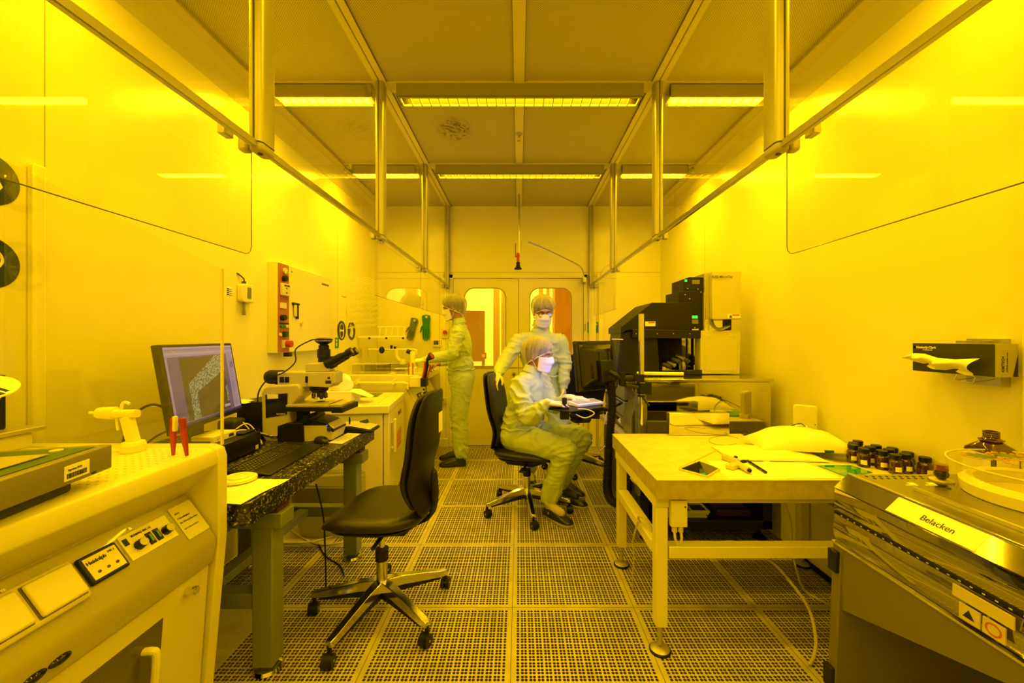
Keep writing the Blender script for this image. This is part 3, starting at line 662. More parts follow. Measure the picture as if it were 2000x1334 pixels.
b = MB(); b.box(-1.04, -.98, 1.66, 2.40, .30, .34) if False else b.box(-1.32, -1.26, 1.65, 2.41, .27, .31); b.obj('stretcher', M_fr, DK, w=True, bevel=.003)

# desktop computer lying flat
t = root('desktop_computer', (-1.50, 1.89, DT), 'flat black desktop computer under the monitor', 'computer')
b = MB(); b.box(-1.66, -1.33, 1.70, 2.06, DT+.006, DT+.098); b.obj('case', M_black, t, w=True, bevel=.003)
b = MB(); b.box(-1.332, -1.320, 1.702, 2.058, DT+.008, DT+.096); b.obj('front_bezel', mat('bezel', (.01, .01, .01), .25), t, w=True, bevel=.008, seg=3)
b = MB(); b.box(-1.320, -1.3185, 2.015, 2.035, DT+.015, DT+.035); b.obj('badge', M_cream, t, w=True)
b = MB()
for x in (-1.64, -1.36):
    for y in (1.73, 2.03): b.cyl((x, y, DT), (x, y, DT+.007), .01, n=10)
b.obj('rubber_foot', M_rubber, t, w=True)
# power supply / camera control box on the computer
t = root('controller_box', (-1.42, 1.86, DT+.098), 'small white control box with plugs on the black computer', 'control box')
b = MB(); b.box(-1.47, -1.37, 1.80, 1.95, DT+.098, DT+.130); b.obj('case', M_white, t, w=True, bevel=.004)
for y in (1.83, 1.845):
    b = MB(); b.cyl((-1.37, y, DT+.113), (-1.3685, y, DT+.113), .002, n=8); b.obj('port', M_ink, t, w=True)
b = MB(); b.box(-1.37, -1.3685, 1.90, 1.93, DT+.106, DT+.120); b.obj('port', M_ink, t, w=True)
t = root('tablet', (-1.37, 2.02, DT+.098), 'thin black slate lying on the computer beside the white box', 'tablet')
b = MB(); b.box(-1.46, -1.345, 1.96, 2.055, DT+.099, DT+.108); b.obj('slate', M_black, t, w=True, bevel=.003)

# monitor with micrograph
MR = root('monitor', (-1.455, 1.86, DT+.098), 'black monitor showing a microscope picture in violet light', 'monitor')
a0 = Vector((-1.384, 1.59, 0)); a1 = Vector((-1.490, 2.14, 0)); ux = (a1-a0).normalized(); nx = Vector((ux.y, -ux.x, 0)); tl = math.radians(9)
up = (Vector((0, 0, 1))*math.cos(tl)-nx*math.sin(tl)); nn = ux.cross(up)*-1
if nn.x < 0: nn = -nn
MB_ = Vector((-1.362, 1.59, .948)); MW = (a1-a0).length; MH = .363
def S(u_, v_, h=0.): return MB_+ux*(u_*MW)+up*(v_*MH)+nn*h
def sbox(b, u0, u1, v0, v1, h0, h1, mi=0): b.hexa([S(u0, v0, h0), S(u1, v0, h0), S(u1, v0, h1), S(u0, v0, h1)], [S(u0, v1, h0), S(u1, v1, h0), S(u1, v1, h1), S(u0, v1, h1)], mi)
b = MB(); sbox(b, 0, 1, 0, 1, -.028, 0); b.obj('casing', M_black, MR, w=True, bevel=.004)
b = MB(); sbox(b, .2, .8, .2, .8, -.06, -.028); b.obj('rear_shell', M_black, MR, w=True, bevel=.01)
b = MB(); p0 = S(.5, .3, -.05); b.box(p0.x-.03, p0.x+.0, p0.y-.04, p0.y+.04, DT+.11, p0.z+.05); b.box(p0.x-.12, p0.x+.10, p0.y-.13, p0.y+.13, DT+.0985, DT+.110); b.obj('stand', M_black, MR, w=True, bevel=.004)
def em(n, c, s=1.0): return mat(n, (.01, .01, .01), .3, emit=c, estr=s)
E = {'frame': em('scr_frame', (.30, .18, .20)), 'viol': em('scr_violet', (.12, .065, .095)), 'dark': em('scr_dark', (.075, .045, .012)), 'bar': em('scr_bar', (.03, .02, .07)), 'pale': em('scr_pale', (.38, .24, .27)), 'line': em('scr_line', (.14, .09, .12)), 'or': em('scr_orange', (.5, .2, .05))}
spk = em('scr_speckle', (.17, .16, .07)); nt = spk.node_tree; bs = nt.nodes['Principled BSDF']; n_ = nt.nodes.new('ShaderNodeTexNoise'); n_.inputs['Scale'].default_value = 130; r_ = nt.nodes.new('ShaderNodeValToRGB'); r_.color_ramp.elements[0].position = .42; r_.color_ramp.elements[0].color = (.07, .06, .02, 1); r_.color_ramp.elements[1].position = .58; r_.color_ramp.elements[1].color = (.30, .29, .13, 1)
tc = nt.nodes.new('ShaderNodeTexCoord'); nt.links.new(tc.outputs['Object'], n_.inputs['Vector']); nt.links.new(n_.outputs['Fac'], r_.inputs[0]); nt.links.new(r_.outputs[0], bs.inputs['Emission Color'])
def spoly(nm, pts, m, h, par):
    b = MB(); n = len(pts); b.add([S(*p, h) for p in pts]+[S(*p, h-.0004) for p in pts], [tuple(range(n)), tuple(range(2*n-1, n-1, -1))]+[(i, n+i, n+(i+1) % n, (i+1) % n) for i in range(n)]); return b.obj(nm, m, par, w=True, smooth=0)
def srect(nm, u0, v0, u1, v1, m, h, par): return spoly(nm, [(u0, v0), (u1, v0), (u1, v1), (u0, v1)], m, h, par)
scr = srect('screen', .035, .055, .975, .965, E['frame'], .0006, MR)
srect('side_field', .06, .09, .86, .85, E['viol'], .0009, scr)
srect('picture', .19, .09, .795, .835, E['dark'], .0012, scr)
spoly('light_stripe', [(.255, .09), (.345, .09), (.345, .40), (.795, .64), (.795, .835), (.665, .835), (.255, .52)], spk, .0015, scr)
spoly('light_stripe', [(.765, .20), (.795, .20), (.795, .42), (.765, .40)], spk, .0015, scr)
srect('taskbar', .035, .055, .975, .085, E['bar'], .0012, scr)
srect('toolbar', .035, .875, .975, .90, E['pale'], .0012, scr)
srect('title_bar', .035, .945, .975, .965, E['pale'], .0012, scr)
srect('menu_mark', .11, .905, .18, .92, E['or'], .0012, scr)
srect('scale_box', .70, .13, .79, .165, E['pale'], .0018, scr)
srect('side_panel', .87, .10, .965, .86, E['frame'], .0012, scr)
b = MB(); random.seed(5)
for k in range(44):
    v0 = .12+k*.0145
    if .66 < v0 < .72: continue
    u1 = .885+random.random()*.06; b.add([S(.88, v0, .0016), S(u1, v0, .0016), S(u1, v0+.005, .0016), S(.88, v0+.005, .0016)], [(0, 1, 2, 3)])
for k in range(30):
    u0 = .05+k*.03; b.add([S(u0, .925, .0016), S(u0+.016, .925, .0016), S(u0+.016, .935, .0016), S(u0, .935, .0016)], [(0, 1, 2, 3)])
b.obj('menu_text', E['line'], scr, w=True, smooth=0, normals=False)
b = MB(); c_ = S(.925, .69, .0016); b.lathe([(0, 0), (.0165, 0), (.0165, .0004), (0, .0004)], n=24, M=Matrix.Translation(c_) @ nn.to_track_quat('Z', 'Y').to_matrix().to_4x4()); b.obj('dial', E['line'], scr, w=True)

# keyboard
t = root('keyboard', (-1.135, 1.90, DT), 'black full-size keyboard on the granite desk', 'keyboard', rz=math.radians(1))
b = MB(); b.prism([(-.10, .012), (-.10, .024), (.06, .012), (.10, .007), (.10, .002), (.06, .004)], 'Y', -.235, .235); b.obj('base', M_black, t, bevel=.003)
b = MB(); b.box(-.088, -.08, -.225, .225, .0, .016); b.obj('riser', M_black, t)
M_key = mat('keycap', (.045, .045, .04), .3)
rows = [(-.085, 16, [1]*20), (-.060, 15, None), (-.041, 15, None), (-.022, 15, None), (-.003, 15, None), (.016, 9, None)]
for r, (x, n, _) in enumerate(rows):
    zt = .026-(x+.085)*.075
    b = MB(); y = -.226; 
    if r == 5: ws = [.022, .018, .018, .11, .018, .018, .018, .022]
    elif r == 0: ws = [.0165]*16
    else: ws = [.016+.003*(r > 1)]+[.0165]*12+[.0285-.003*(r > 1)]
    for w_ in ws+[.005]+[.0165]*3+[.005]+[.0165]*4:
        if w_ > .006: b.hexa([(x-.008, y+.0008, zt-.006), (x+.008, y+.0008, zt-.007), (x+.008, y+w_-.0008, zt-.007), (x-.008, y+w_-.0008, zt-.006)], [(x-.006, y+.0025, zt+.002), (x+.0065, y+.0025, zt+.001), (x+.0065, y+w_-.0025, zt+.001), (x-.006, y+w_-.0025, zt+.002)])
        y += w_+.0018
    b.obj('key_row', M_key, t, smooth=0)
b = MB(); y = -.22
for r in range(1, 5):
    for k in range(13):
        x = rows[r][0]; zt = .026-(x+.085)*.075; y = -.224+k*.0183+.006; b.box(x-.0035, x-.001, y+.003, y+.006, zt+.0015, zt+.0022)
b.obj('key_legend', M_cream, t, smooth=0)
b = MB(); b.cyl((-.086, .10, .024), (-.086, .10, .0252), .0022, n=10); b.obj('indicator_light', mat('led_blue', (.01, .01, .02), .3, emit=(.1, .1, 1), estr=3), t)
# mouse
t = root('computer_mouse', (-1.08, 2.20, DT), 'black computer mouse beside the keyboard', 'mouse', rz=math.radians(60))
b = MB()
b.loft([[(x_*.03*s_, y_*.055*s_+.002, z_) for x_, y_ in [(math.cos(a*PI/8), math.sin(a*PI/8)) for a in range(16)]] for s_, z_ in ((.94, .0), (1, .006), (.97, .016), (.82, .026), (.55, .033), (.2, .036))]); b.obj('shell', mat('mouse_black', (.02, .02, .018), .3), t, sub=1)
b = MB(); b.cyl((-.003, -.03, .028), (.003, -.03, .028), .007, n=14); b.obj('wheel', M_rubber, t)
# papers on the desk
b = MB(); b.sheet(lambda u_, v_: (-1.24+.285*u_+.03*v_, 1.40+.24*v_-.02*u_, DT+.002+.004*abs(math.sin(u_*3+v_*4))*u_), 10, 8, .0008)
tag(b.obj('paper_sheet', M_paper, w=True), 'bright white sheet under a flat round dish on the desk corner', 'paper')
t = root('dish_cover', (-1.115, 1.60, DT+.006), 'flat pale round dish lying on the white sheet', 'dish')
b = MB(); b.lathe([(.058, 0), (.064, .004), (.063, .013), (.052, .018), (.05, .013), (.0, .012)], n=36); b.obj('dish', M_milky, t)
b = MB(); b.lathe([(.034, .013), (.036, .016), (.030, .019), (.0, .018)], n=36); b.obj('raised_ring', M_milky, t)
t = root('note_sheet', (-.985, 2.30, DT), 'printed note sheet lying near the far desk edge', 'paper')
b = MB(); b.add([(-1.04, 2.19, DT+.001), (-.955, 2.17, DT+.001), (-.945, 2.40, DT+.001), (-1.03, 2.42, DT+.001)]+[(-1.04, 2.19, DT+.002), (-.955, 2.17, DT+.002), (-.945, 2.40, DT+.002), (-1.03, 2.42, DT+.002)], [(3, 2, 1, 0), (4, 5, 6, 7), (0, 1, 5, 4), (1, 2, 6, 5), (2, 3, 7, 6), (3, 0, 4, 7)]); b.obj('sheet', M_paper, t, w=True, smooth=0)
b = MB()
for k in range(8): b.box(-1.03+k*.0085, -1.027+k*.0085, 2.23, 2.36+.02*(k % 3), DT+.002, DT+.0024)
b.obj('print', mat('faint_print', (.45, .43, .25), .6), t, w=True, smooth=0)

# ------------------------------------------------------------------ microscope (front towards +X)
MS = root('microscope', (-1.15, 2.28, DT), 'upright laboratory microscope with camera on top on the granite desk', 'microscope')
def mX(px): return (px-1014)/F*2.25
def mZ(py): return H+(660-py)/F*2.25
ym = 2.30
M_mic = mat('microscope_cream', (.55, .53, .28), .32)
def mpoly(px_pts, y0, y1): 
    b = MB(); b.prism([(mX(p[0]), mZ(p[1])) for p in px_pts], 'Y', y0, y1); return b
mpoly([(514, 768), (519, 757), (530, 752), (585, 749), (592, 758), (591, 772), (575, 786), (570, 806), (570, 862), (523, 862), (515, 850)], ym-.07, ym+.07).obj('stand', M_mic, MS, w=True, bevel=.012, seg=3)
mpoly([(523, 770), (566, 767), (565, 808), (524, 815)], ym-.073, ym-.068).obj('side_panel', mat('panel_black', (.015, .015, .013), .15), MS, w=True, bevel=.001)
mpoly([(527, 769), (548, 769), (548, 777), (527, 778)], ym-.0745, ym-.0725).obj('inventory_label', M_paper, MS, w=True)
text('OLYMPUS', .0115, M_cream, MS, (mX(545), ym-.0745, mZ(808.5)), bold=.0003)
mpoly([(541, 727), (655, 727), (655, 750), (590, 757), (541, 753)], ym-.05, ym+.05).obj('arm', M_mic, MS, w=True, bevel=.006)
b = MB(); x0 = mX(510); x1 = mX(541); b.lathe([(.0, x0), (.03, x0), (.038, x0+.012), (.040, x0+.03), (.040, x1), (.0, x1)], (0, ym, mZ(738)), axis='X', n=28); b.obj('lamp_house', M_black, MS, w=True)
b = MB()
for px in (547, 557): b.box(mX(px), mX(px+8), ym-.056, ym-.05, mZ(747), mZ(736))
b.obj('slider', M_black, MS, w=True, bevel=.001)
mpoly([(602, 727), (649, 726), (649, 752), (645, 757), (602, 755)], ym-.058, ym+.058).obj('turret_housing', M_mic, MS, w=True, bevel=.005)
mpoly([(598, 735), (602, 735), (602, 747), (598, 747)], ym-.06, ym+.03).obj('filter_slot', M_black, MS, w=True)
b = MB(); b.box(mX(637), mX(648), ym-.0592, ym-.0575, mZ(749), mZ(743)); b.box(mX(641), mX(646), ym-.0592, ym-.0575, mZ(740), mZ(736)); b.obj('maker_plate', M_ink, MS, w=True)
mpoly([(594, 711), (620, 710), (630, 707), (637, 712), (640, 726), (594, 727)], ym-.04, ym+.04).obj('head', M_mic, MS, w=True, bevel=.005)
# eyepieces
ax = (Vector((mX(682), 0, mZ(690)))-Vector((mX(634), 0, mZ(716)))).normalized()
st = Vector((mX(634), 0, mZ(713)))
b = MB(); b.cyl(st+Vector((-.02, ym, 0)), st+ax*.035+Vector((0, ym, 0)), .036, .034, n=24); b.obj('binocular_base', M_black, MS, w=True)
for s in (-1, 1):
    o_ = Vector((0, ym+s*.031, 0)); b = MB(); b.cyl(st+o_, st+o_+ax*.105, .025, .021, n=22); b.cyl(st+o_+ax*.105, st+o_+ax*.135, .017, n=22); b.cyl(st+o_+ax*.135, st+o_+ax*.165, .022, .023, n=22)
    e_ = b.obj('eyepiece', M_black, MS, w=True); b = MB(); b.cyl(st+o_+ax*.165, st+o_+ax*.167, .013, n=18); b.obj('lens', M_mirror, e_, w=True)
# camera on top
cx = mX(624); b = MB()
b.lathe([(.030, mZ(708)), (.030, mZ(700)), (.035, mZ(699)), (.035, mZ(683)), (.028, mZ(682)), (.028, mZ(675)), (.022, mZ(674)), (.022, mZ(669)), (.0, mZ(669))], (cx, ym, 0), n=28); b.obj('photo_tube', M_black, MS, w=True)
b = MB(); b.lathe([(.025, mZ(672.5)), (.044, mZ(668)), (.047, mZ(665)), (.047, mZ(662)), (.030, mZ(660)), (0, mZ(659.5))], (cx, ym, 0), n=32); c_ = b.obj('camera', M_black, MS, w=True)
b = MB(); b.lathe([(.0475, mZ(666.3)), (.0475, mZ(665.5))], (cx, ym, 0), n=32); b.obj('silver_ring', M_chrome, c_, w=True)
b = MB(); b.tube([(cx-.045, ym, mZ(664)), (cx-.07, ym-.01, mZ(665)), (mX(572), ym-.02, mZ(682)), (mX(573), ym-.03, mZ(707)), (mX(556), ym-.06, mZ(727)), (mX(530), ym-.08, mZ(740)), (mX(514), ym-.09, mZ(765)), (mX(511), ym-.08, mZ(800)), (mX(506), ym-.05, mZ(830))], .0035, 8, smooth=7); b.obj('camera_cable', M_rubber, MS, w=True)
# nosepiece, objectives, stage
b = MB(); b.lathe([(.030, mZ(770)), (.048, mZ(764)), (.050, mZ(757)), (.04, mZ(755))], (mX(615), ym, 0), n=28); b.obj('nosepiece', M_black, MS, w=True)
for k, a in enumerate((0.2, 1.6, 3.0, 4.4, 5.5)):
    d = Vector((math.cos(a)*.45, math.sin(a)*.45, -1)).normalized(); p0 = Vector((mX(615)+math.cos(a)*.022, ym+math.sin(a)*.022, mZ(768)))
    if k == 3: d = Vector((0, 0, -1))
    b = MB(); b.cyl(p0, p0+d*.025, .0155, n=16); b.cyl(p0+d*.025, p0+d*.038, .012, .009, n=16); b.obj('objective', [M_dgrey, M_black, M_dgrey, M_chrome, M_black][k], MS, w=True)
zs = mZ(788)
b = MB(); b.box(mX(568), mX(650), ym-.10, ym+.10, zs-.012, zs); b.box(mX(645), mX(672), ym-.09, ym+.11, zs-.014, zs+.0); b.obj('stage_plate', mat('stage_metal', (.50, .47, .22), .35, .2), MS, w=True, bevel=.002)
b = MB(); b.box(mX(568), mX(660), ym-.105, ym+.105, zs-.036, zs-.012); b.box(mX(655), mX(676), ym-.10, ym+.12, zs-.045, zs-.014); b.obj('stage_base', M_black, MS, w=True, bevel=.003)
b = MB(); b.lathe([(.045, zs), (.047, zs+.003), (.030, zs+.003), (.028, zs)], (mX(617), ym, 0), n=32); b.obj('stage_ring', M_alu, MS, w=True)
mpoly([(575, 795), (590, 795), (592, 812), (590, 826), (575, 826)], ym-.03, ym+.03).obj('focus_block', M_black, MS, w=True, bevel=.003)
b = MB(); b.cyl((mX(604), ym-.085, mZ(818)), (mX(604), ym+.085, mZ(818)), .026, n=24); b.cyl((mX(604), ym-.095, mZ(818)), (mX(604), ym-.085, mZ(818)), .016, n=24); b.obj('focus_knob', M_black, MS, w=True)
mpoly([(549, 830), (566, 824), (598, 824), (600, 862), (549, 862)], ym-.085, ym+.05).obj('rear_block', M_black, MS, w=True, bevel=.003)
mpoly([(590, 826), (640, 823), (655, 833), (657, 842), (652, 858), (600, 862), (588, 862)], ym-.075, ym+.075).obj('foot', M_mic, MS, w=True, bevel=.006)
mpoly([(588, 820), (620, 817), (641, 823), (658, 838), (655, 843), (640, 829), (588, 829)], ym-.078, ym+.078).obj('foot_cover', M_black, MS, w=True, bevel=.004)
b = MB(); b.cyl((mX(648), ym-.085, mZ(836)), (mX(648), ym-.078, mZ(836)), .012, n=20); b.obj('dimmer_knob', M_dgrey, MS, w=True)
b = MB(); b.cyl((mX(643), ym-.081, mZ(829)), (mX(643), ym-.078, mZ(829)), .003, n=8); b.obj('power_light', mat('led_blue2', (.01, .01, .02), .3, emit=(.1, .1, 1), estr=3), MS, w=True)
# plugs cable at the left foot
b = MB(); b.tube([(mX(549), ym-.07, mZ(850)), (mX(535), ym-.08, mZ(850)), (mX(520), ym-.08, mZ(846)), (mX(505), ym-.05, mZ(838)), (mX(498), ym, mZ(848))], .005, 8, smooth=6); b.obj('plug_cable', M_rubber, MS, w=True)
b = MB(); b.cyl((mX(534), ym-.08, mZ(850)), (mX(548), ym-.075, mZ(850)), .009, n=12); b.obj('plug', M_chrome, MS, w=True)
# touch controller pad
t = root('stage_controller', (-.99, 2.50, DT), 'pale sloped joystick pad on a black base at the far desk corner', 'joystick pad')
b = MB(); b.prism([(-.11, .0), (-.11, .034), (-.02, .034), (.10, .014), (.10, 0)], 'Y', -.075, .075, M=Matrix.Identity(4)); b.obj('base', M_black, t, bevel=.004)
b = MB(); b.prism([(-.10, .0345), (-.10, .042), (-.03, .042), (.09, .022), (.09, .0165), (-.02, .035)], 'Y', -.07, .07); b.obj('top_shell', M_mic, t, bevel=.003)
b = MB(); b.cyl((-.055, -.02, .042), (-.055, -.02, .060), .004, .006, n=10); b.cyl((-.055, -.02, .06), (-.055, -.02, .085), .006, .0035, n=12); b.obj('joystick', M_black, t)
t = root('touch_handset', (-1.0, 2.565, DT), 'small dark handset with raised display behind the joystick pad', 'handset')
b = MB(); b.prism([(-.03, 0), (-.01, .045), (.03, .055), (.05, 0)], 'Y', -.02, .02); b.obj('case', M_dgrey, t, bevel=.005)
# black box behind microscope, cable heaps
t = root('power_box', (-1.46, 2.34, DT), 'tall black power unit between monitor and microscope', 'power supply')
b = MB(); b.box(-1.58, -1.44, 2.25, 2.50, DT, DT+.215); b.obj('case', M_black, t, w=True, bevel=.004)
b = MB(); b.box(-1.60, -1.50, 2.12, 2.22, DT, DT+.14); b.obj('side_unit', M_dgrey, t, w=True, bevel=.02, seg=3)
b = MB(); b.sheet(lambda u_, v_: (-1.62+.12*u_, 2.20+.12*v_, DT+.217+.003*math.sin(u_*5)), 4, 4, .001)
tag(b.obj('folded_note', M_paper, w=True), 'white note lying on the black power unit', 'paper')
def cable(pts, r, m, label, cat='cable', group=None, name='cable', sm=8):
    b = MB(); b.tube(pts, r, 8, smooth=sm); return tag(b.obj(name, m, w=True), label, cat, group)
cable([(-1.56, 1.62, DT+.005), (-1.58, 1.60, .86), (-1.60, 1.66, 1.0), (-1.585, 1.74, 1.045), (-1.55, 1.80, 1.0)], .0055, M_rubber, 'thick black cable looping up behind the monitor', group='desk cables')
cable([(-1.52, 1.56, DT+.004), (-1.50, 1.56, .86), (-1.46, 1.60, .93), (-1.42, 1.64, .96)], .004, M_rubber, 'thinner black cable rising to the lower left monitor corner', group='desk cables')
cable([(-1.63, 1.50, DT+.005), (-1.5, 1.52, DT+.03), (-1.44, 1.56, DT+.012), (-1.50, 1.64, DT+.04), (-1.60, 1.60, DT+.008), (-1.58, 1.52, DT+.02)], .0035, M_rubber, 'tangled thin black cable lying behind the computer', group='desk cables')
random.seed(11)
TL = ['black cable running low through the tangle behind the computer', 'black cable arching highest in the tangle beside the microscope', 'white cable in the tangle beside the microscope']
for k in range(3):
    pts = []; x, y = -1.45+.02*k, 2.10-.02*k
    for q in range(6): pts.append((x+random.uniform(-.09, .06), y+random.uniform(-.13, .10), DT+.012+random.uniform(0, .05)+(.09 if y < 2.08 and q % 2 else 0)))
    cable(pts, .003, M_rubber if k < 2 else M_white, TL[k], group='tangled desk cables', name='tangled_cable')
cable([(-1.28, 2.02, DT+.004), (-1.23, 2.08, DT+.004), (-1.20, 2.16, DT+.004), (-1.11, 2.23, DT+.006)], .002, M_rubber, 'thin mouse cord lying on the granite by the keyboard', group='desk cables')
cable([(-.985, 2.02, .45), (-.98, 2.03, .3), (-.985, 2.05, .12), (-.99, 2.06, .004)][::-1]+[(-1.02, 2.02, .60)], .004, M_rubber, 'black cord dropping from the desk to the floor', group='desk cables')

# ------------------------------------------------------------------ things on the left wall
t = root('wall_sensor', (-WX, 2.51, 1.60), 'small grey wall sensor with a probe hanging below', 'sensor')
b = MB(); b.prism(rrect(.115, .115, .02, 3, (2.53, 1.612)), 'X', -WX, -WX+.035); b.obj('housing', M_white, t, w=True, bevel=.006)
b = MB(); b.prism(rrect(.035, .07, .004, 2, (2.535, 1.615)), 'X', -WX+.035, -WX+.037); b.obj('window', M_grey, t, w=True)
b = MB(); b.cyl((-WX+.018, 2.51, 1.555), (-WX+.018, 2.51, 1.50), .008, n=12); b.cyl((-WX+.018, 2.51, 1.50), (-WX+.018, 2.51, 1.475), .010, n=12); b.obj('probe', M_grey, t, w=True)
b = MB(); b.tube([(-WX+.018, 2.51, 1.668), (-WX+.018, 2.51, 1.70), (-WX+.005, 2.485, 1.725), (-WX+.002, 2.47, 1.73)], .004, 8, smooth=4); b.cyl((-WX+.018, 2.51, 1.665), (-WX+.018, 2.51, 1.685), .012, n=12); b.obj('lead', M_dgrey, t, w=True)
t = root('sensor_label', (-WX, 2.40, 1.60), 'tiny printed label beside the wall sensor', 'label')
b = MB(); b.box(-WX, -WX+.001, 2.385, 2.43, 1.585, 1.64); b.obj('paper', M_paper, t, w=True)
b = MB()
for k in range(4): b.box(-WX+.001, -WX+.0015, 2.387, 2.405, 1.588+k*.011, 1.596+k*.011); b.box(-WX+.001, -WX+.0015, 2.408, 2.428, 1.588+k*.011, 1.591+k*.011)
b.obj('print', M_ink, t, w=True)
# switch cabinet
SCB = root('switch_cabinet', (-1.70, 3.17, 1.22), 'white wall cabinet with orange switch strip', 'switch cabinet')
cx0, cx1 = -WX, -1.665; y0, y1, z0, z1 = 2.77, 3.545, 1.228, 1.858
b = MB(); b.box(cx0, cx1, y0, y1, z0, z1); b.obj('case', M_whitem, SCB, w=True, bevel=.003)
b = MB(); b.box(cx1, cx1+.006, y0+.135, y1-.004, z0+.004, z1-.004); dr = b.obj('door', M_whitem, SCB, w=True, bevel=.002)
b = MB(); b.box(cx1, cx1+.005, y0+.004, y0+.13, z0+.004, z1-.004); op = b.obj('switch_strip', mat('strip_orange', (.38, .13, .03), .45), SCB, w=True)
xf = cx1+.006
def dsc(nm, y, z, r, d, m, par=op, x=None):
    b = MB(); x = xf if x is None else x; b.lathe([(0, x), (r, x), (r, x+d), (0, x+d)], (0, y, z), axis='X', n=18); return b.obj(nm, m, par, w=True)
dsc('socket', y0+.075, 1.805, .022, .012, M_cream); dsc('key_switch', y0+.088, 1.795, .012, .018, M_chrome); dsc('rotary_switch', y0+.062, 1.75, .020, .025, M_black)
b = MB(); b.box(xf, xf+.02, y0+.02, y0+.115, 1.63, 1.715); mt_ = b.obj('meter', M_cream, op, w=True, bevel=.003)
b = MB(); b.box(xf+.02, xf+.021, y0+.04, y0+.065, 1.695, 1.705); b.box(xf+.02, xf+.021, y0+.07, y0+.105, 1.695, 1.705)
for z in (1.675, 1.645): b.box(xf+.02, xf+.021, y0+.062, y0+.075, z, z+.012)
b.obj('meter_marks', M_ink, mt_, w=True)
b = MB(); b.box(xf, xf+.004, y0+.02, y0+.095, 1.54, 1.58); b.obj('name_plate', M_cream, op, w=True)
dsc('rotary_switch', y0+.04, 1.475, .020, .028, M_black); dsc('push_button', y0+.07, 1.475, .010, .02, M_black)
b = MB(); b.box(xf, xf+.002, y0+.01, y0+.125, 1.43, 1.44); b.obj('caption', M_ink, op, w=True)
for k, m_ in enumerate((M_green, M_green, M_cream, M_cream)): dsc('push_button', y0+.03+k*.027, 1.415, .011, .014, m_)
dsc('push_button', y0+.02, 1.355, .012, .01, M_cream); dsc('push_button', y0+.112, 1.355, .012, .01, M_cream); b = MB(); b.box(xf, xf+.025, y0+.05, y0+.085, 1.34, 1.378); b.obj('toggle', mat('toggle_dkgreen', (.01, .05, .03), .4), op, w=True)
b = MB(); b.box(xf, xf+.012, y0+.04, y0+.12, 1.262, 1.318); b.obj('switch_base', M_cream, op, w=True); dsc('main_switch', y0+.083, 1.290, .024, .035, M_red, x=xf+.012)
b = MB(); b.box(cx1+.006, cx1+.02, y0+.165, y0+.25, 1.575, 1.592); b.box(cx1+.006, cx1+.016, y0+.215, y0+.245, 1.475, 1.592); b.obj('door_handle', M_black, dr, w=True, bevel=.002)
b = MB(); b.box(cx1+.012, cx1+.022, y0+.18, y0+.21, 1.49, 1.575); b.obj('handle_lever', M_cream, dr, w=True, bevel=.004)
dsc('lock', y0+.29, 1.445, .015, .012, M_cream, dr, cx1+.006)
dsc('earth_mark', y0+.165, 1.815, .006, .001, M_ink, dr, cx1+.006)
text('HEINEMANN', .022, M_ink, dr, (cx1+.0065, 3.38, 1.78), (0, 1, 0), (0, 0, 1), bold=.0004)
b = MB(); b.box(cx1-.03, cx1+.01, y0+.12, y0+.17, z0-.03, z0); b.obj('cable_gland', M_black, SCB, w=True, bevel=.004)
# small green escape label on wall
b = MB(); b.box(-WX, -WX+.001, 3.79, 3.87, 1.235, 1.335); t = tag(b.obj('wall_label', M_green, w=True), 'little green label on the left wall right of the switch cabinet', 'label')
b = MB(); b.cyl((.0015, -.012, .075), (.0025, -.012, .075), .012, n=14); b.box(.0005, .0015, -.02, .0, .02, .055); b.obj('symbol', M_white, t)
b = MB(); b.box(-WX, -WX+.012, 4.30, 4.42, 1.13, 1.22); tag(b.obj('wall_socket', M_cream, w=True, bevel=.004), 'cream double socket on the left wall above the far bench', 'socket')
text('Abzugsanlage', .02, mat('faint_ink', (.35, .32, .15), .6), wl, (-WX+.0006, 3.93, 1.735), (0, 1, 0), (0, 0, 1), w=True)

# ------------------------------------------------------------------ freezer and far wet bench
FZ = root('underbench_refrigerator', (-1.425, 3.42, 0), 'white underbench refrigerator with green glass on its top', 'refrigerator', rz=math.radians(7))
b = MB(); b.box(-.24, .33, -.36, .36, .03, .75); b.obj('cabinet', M_whitem, FZ, bevel=.006)
b = MB(); b.box(-.25, .385, -.38, .38, .75, .815); b.obj('top_slab', M_white, FZ, bevel=.008)
b = MB(); b.box(.335, .38, -.355, .355, .05, .745); dr = b.obj('door', M_whitem, FZ, bevel=.008)
b = MB(); b.cyl((.38, -.27, .46), (.40, -.27, .46), .014, n=12); b.cyl((.38, -.27, .66), (.40, -.27, .66), .014, n=12); b.box(.40, .418, -.29, -.245, .43, .69); b.obj('door_handle', M_white, dr, bevel=.004)
b = MB(); b.box(.38, .382, -.06, .18, .38, .54); lb = b.obj('warning_sheet', mat('label_orange', (.70, .36, .12), .5), dr)
b = MB()
for r in range(3):
    for c in range(3): b.box(.382, .3825, -.05+c*.078, .005+c*.078, .39+r*.047, .425+r*.047)
b.obj('print', mat('label_red', (.6, .16, .05), .5), lb, smooth=0)
text('MERCK', .05, M_ink, dr, (.3815, .02, .66), (0, 1, 0), (0, 0, 1), w=False)
b = MB(); b.box(-.20, .28, -.32, .34, .815, .820); b.obj('cover_plate', M_white, FZ, smooth=0)
b = MB(); b.box(-.12, .20, .05, .28, .8205, .825); b.obj('green_glass', mat('green_glass_plate', (.04, .11, .04), .1), FZ, smooth=0)
b = MB()
for x in (-.18, .30):
    for y in (-.3, .3): b.cyl((x, y, 0), (x, y, .035), .02, n=12)
b.obj('foot', M_black, FZ)
t = root('wipe_box', (-1.42, 3.2, .815), 'open cardboard wipe box with crumpled tissues on the refrigerator', 'box')
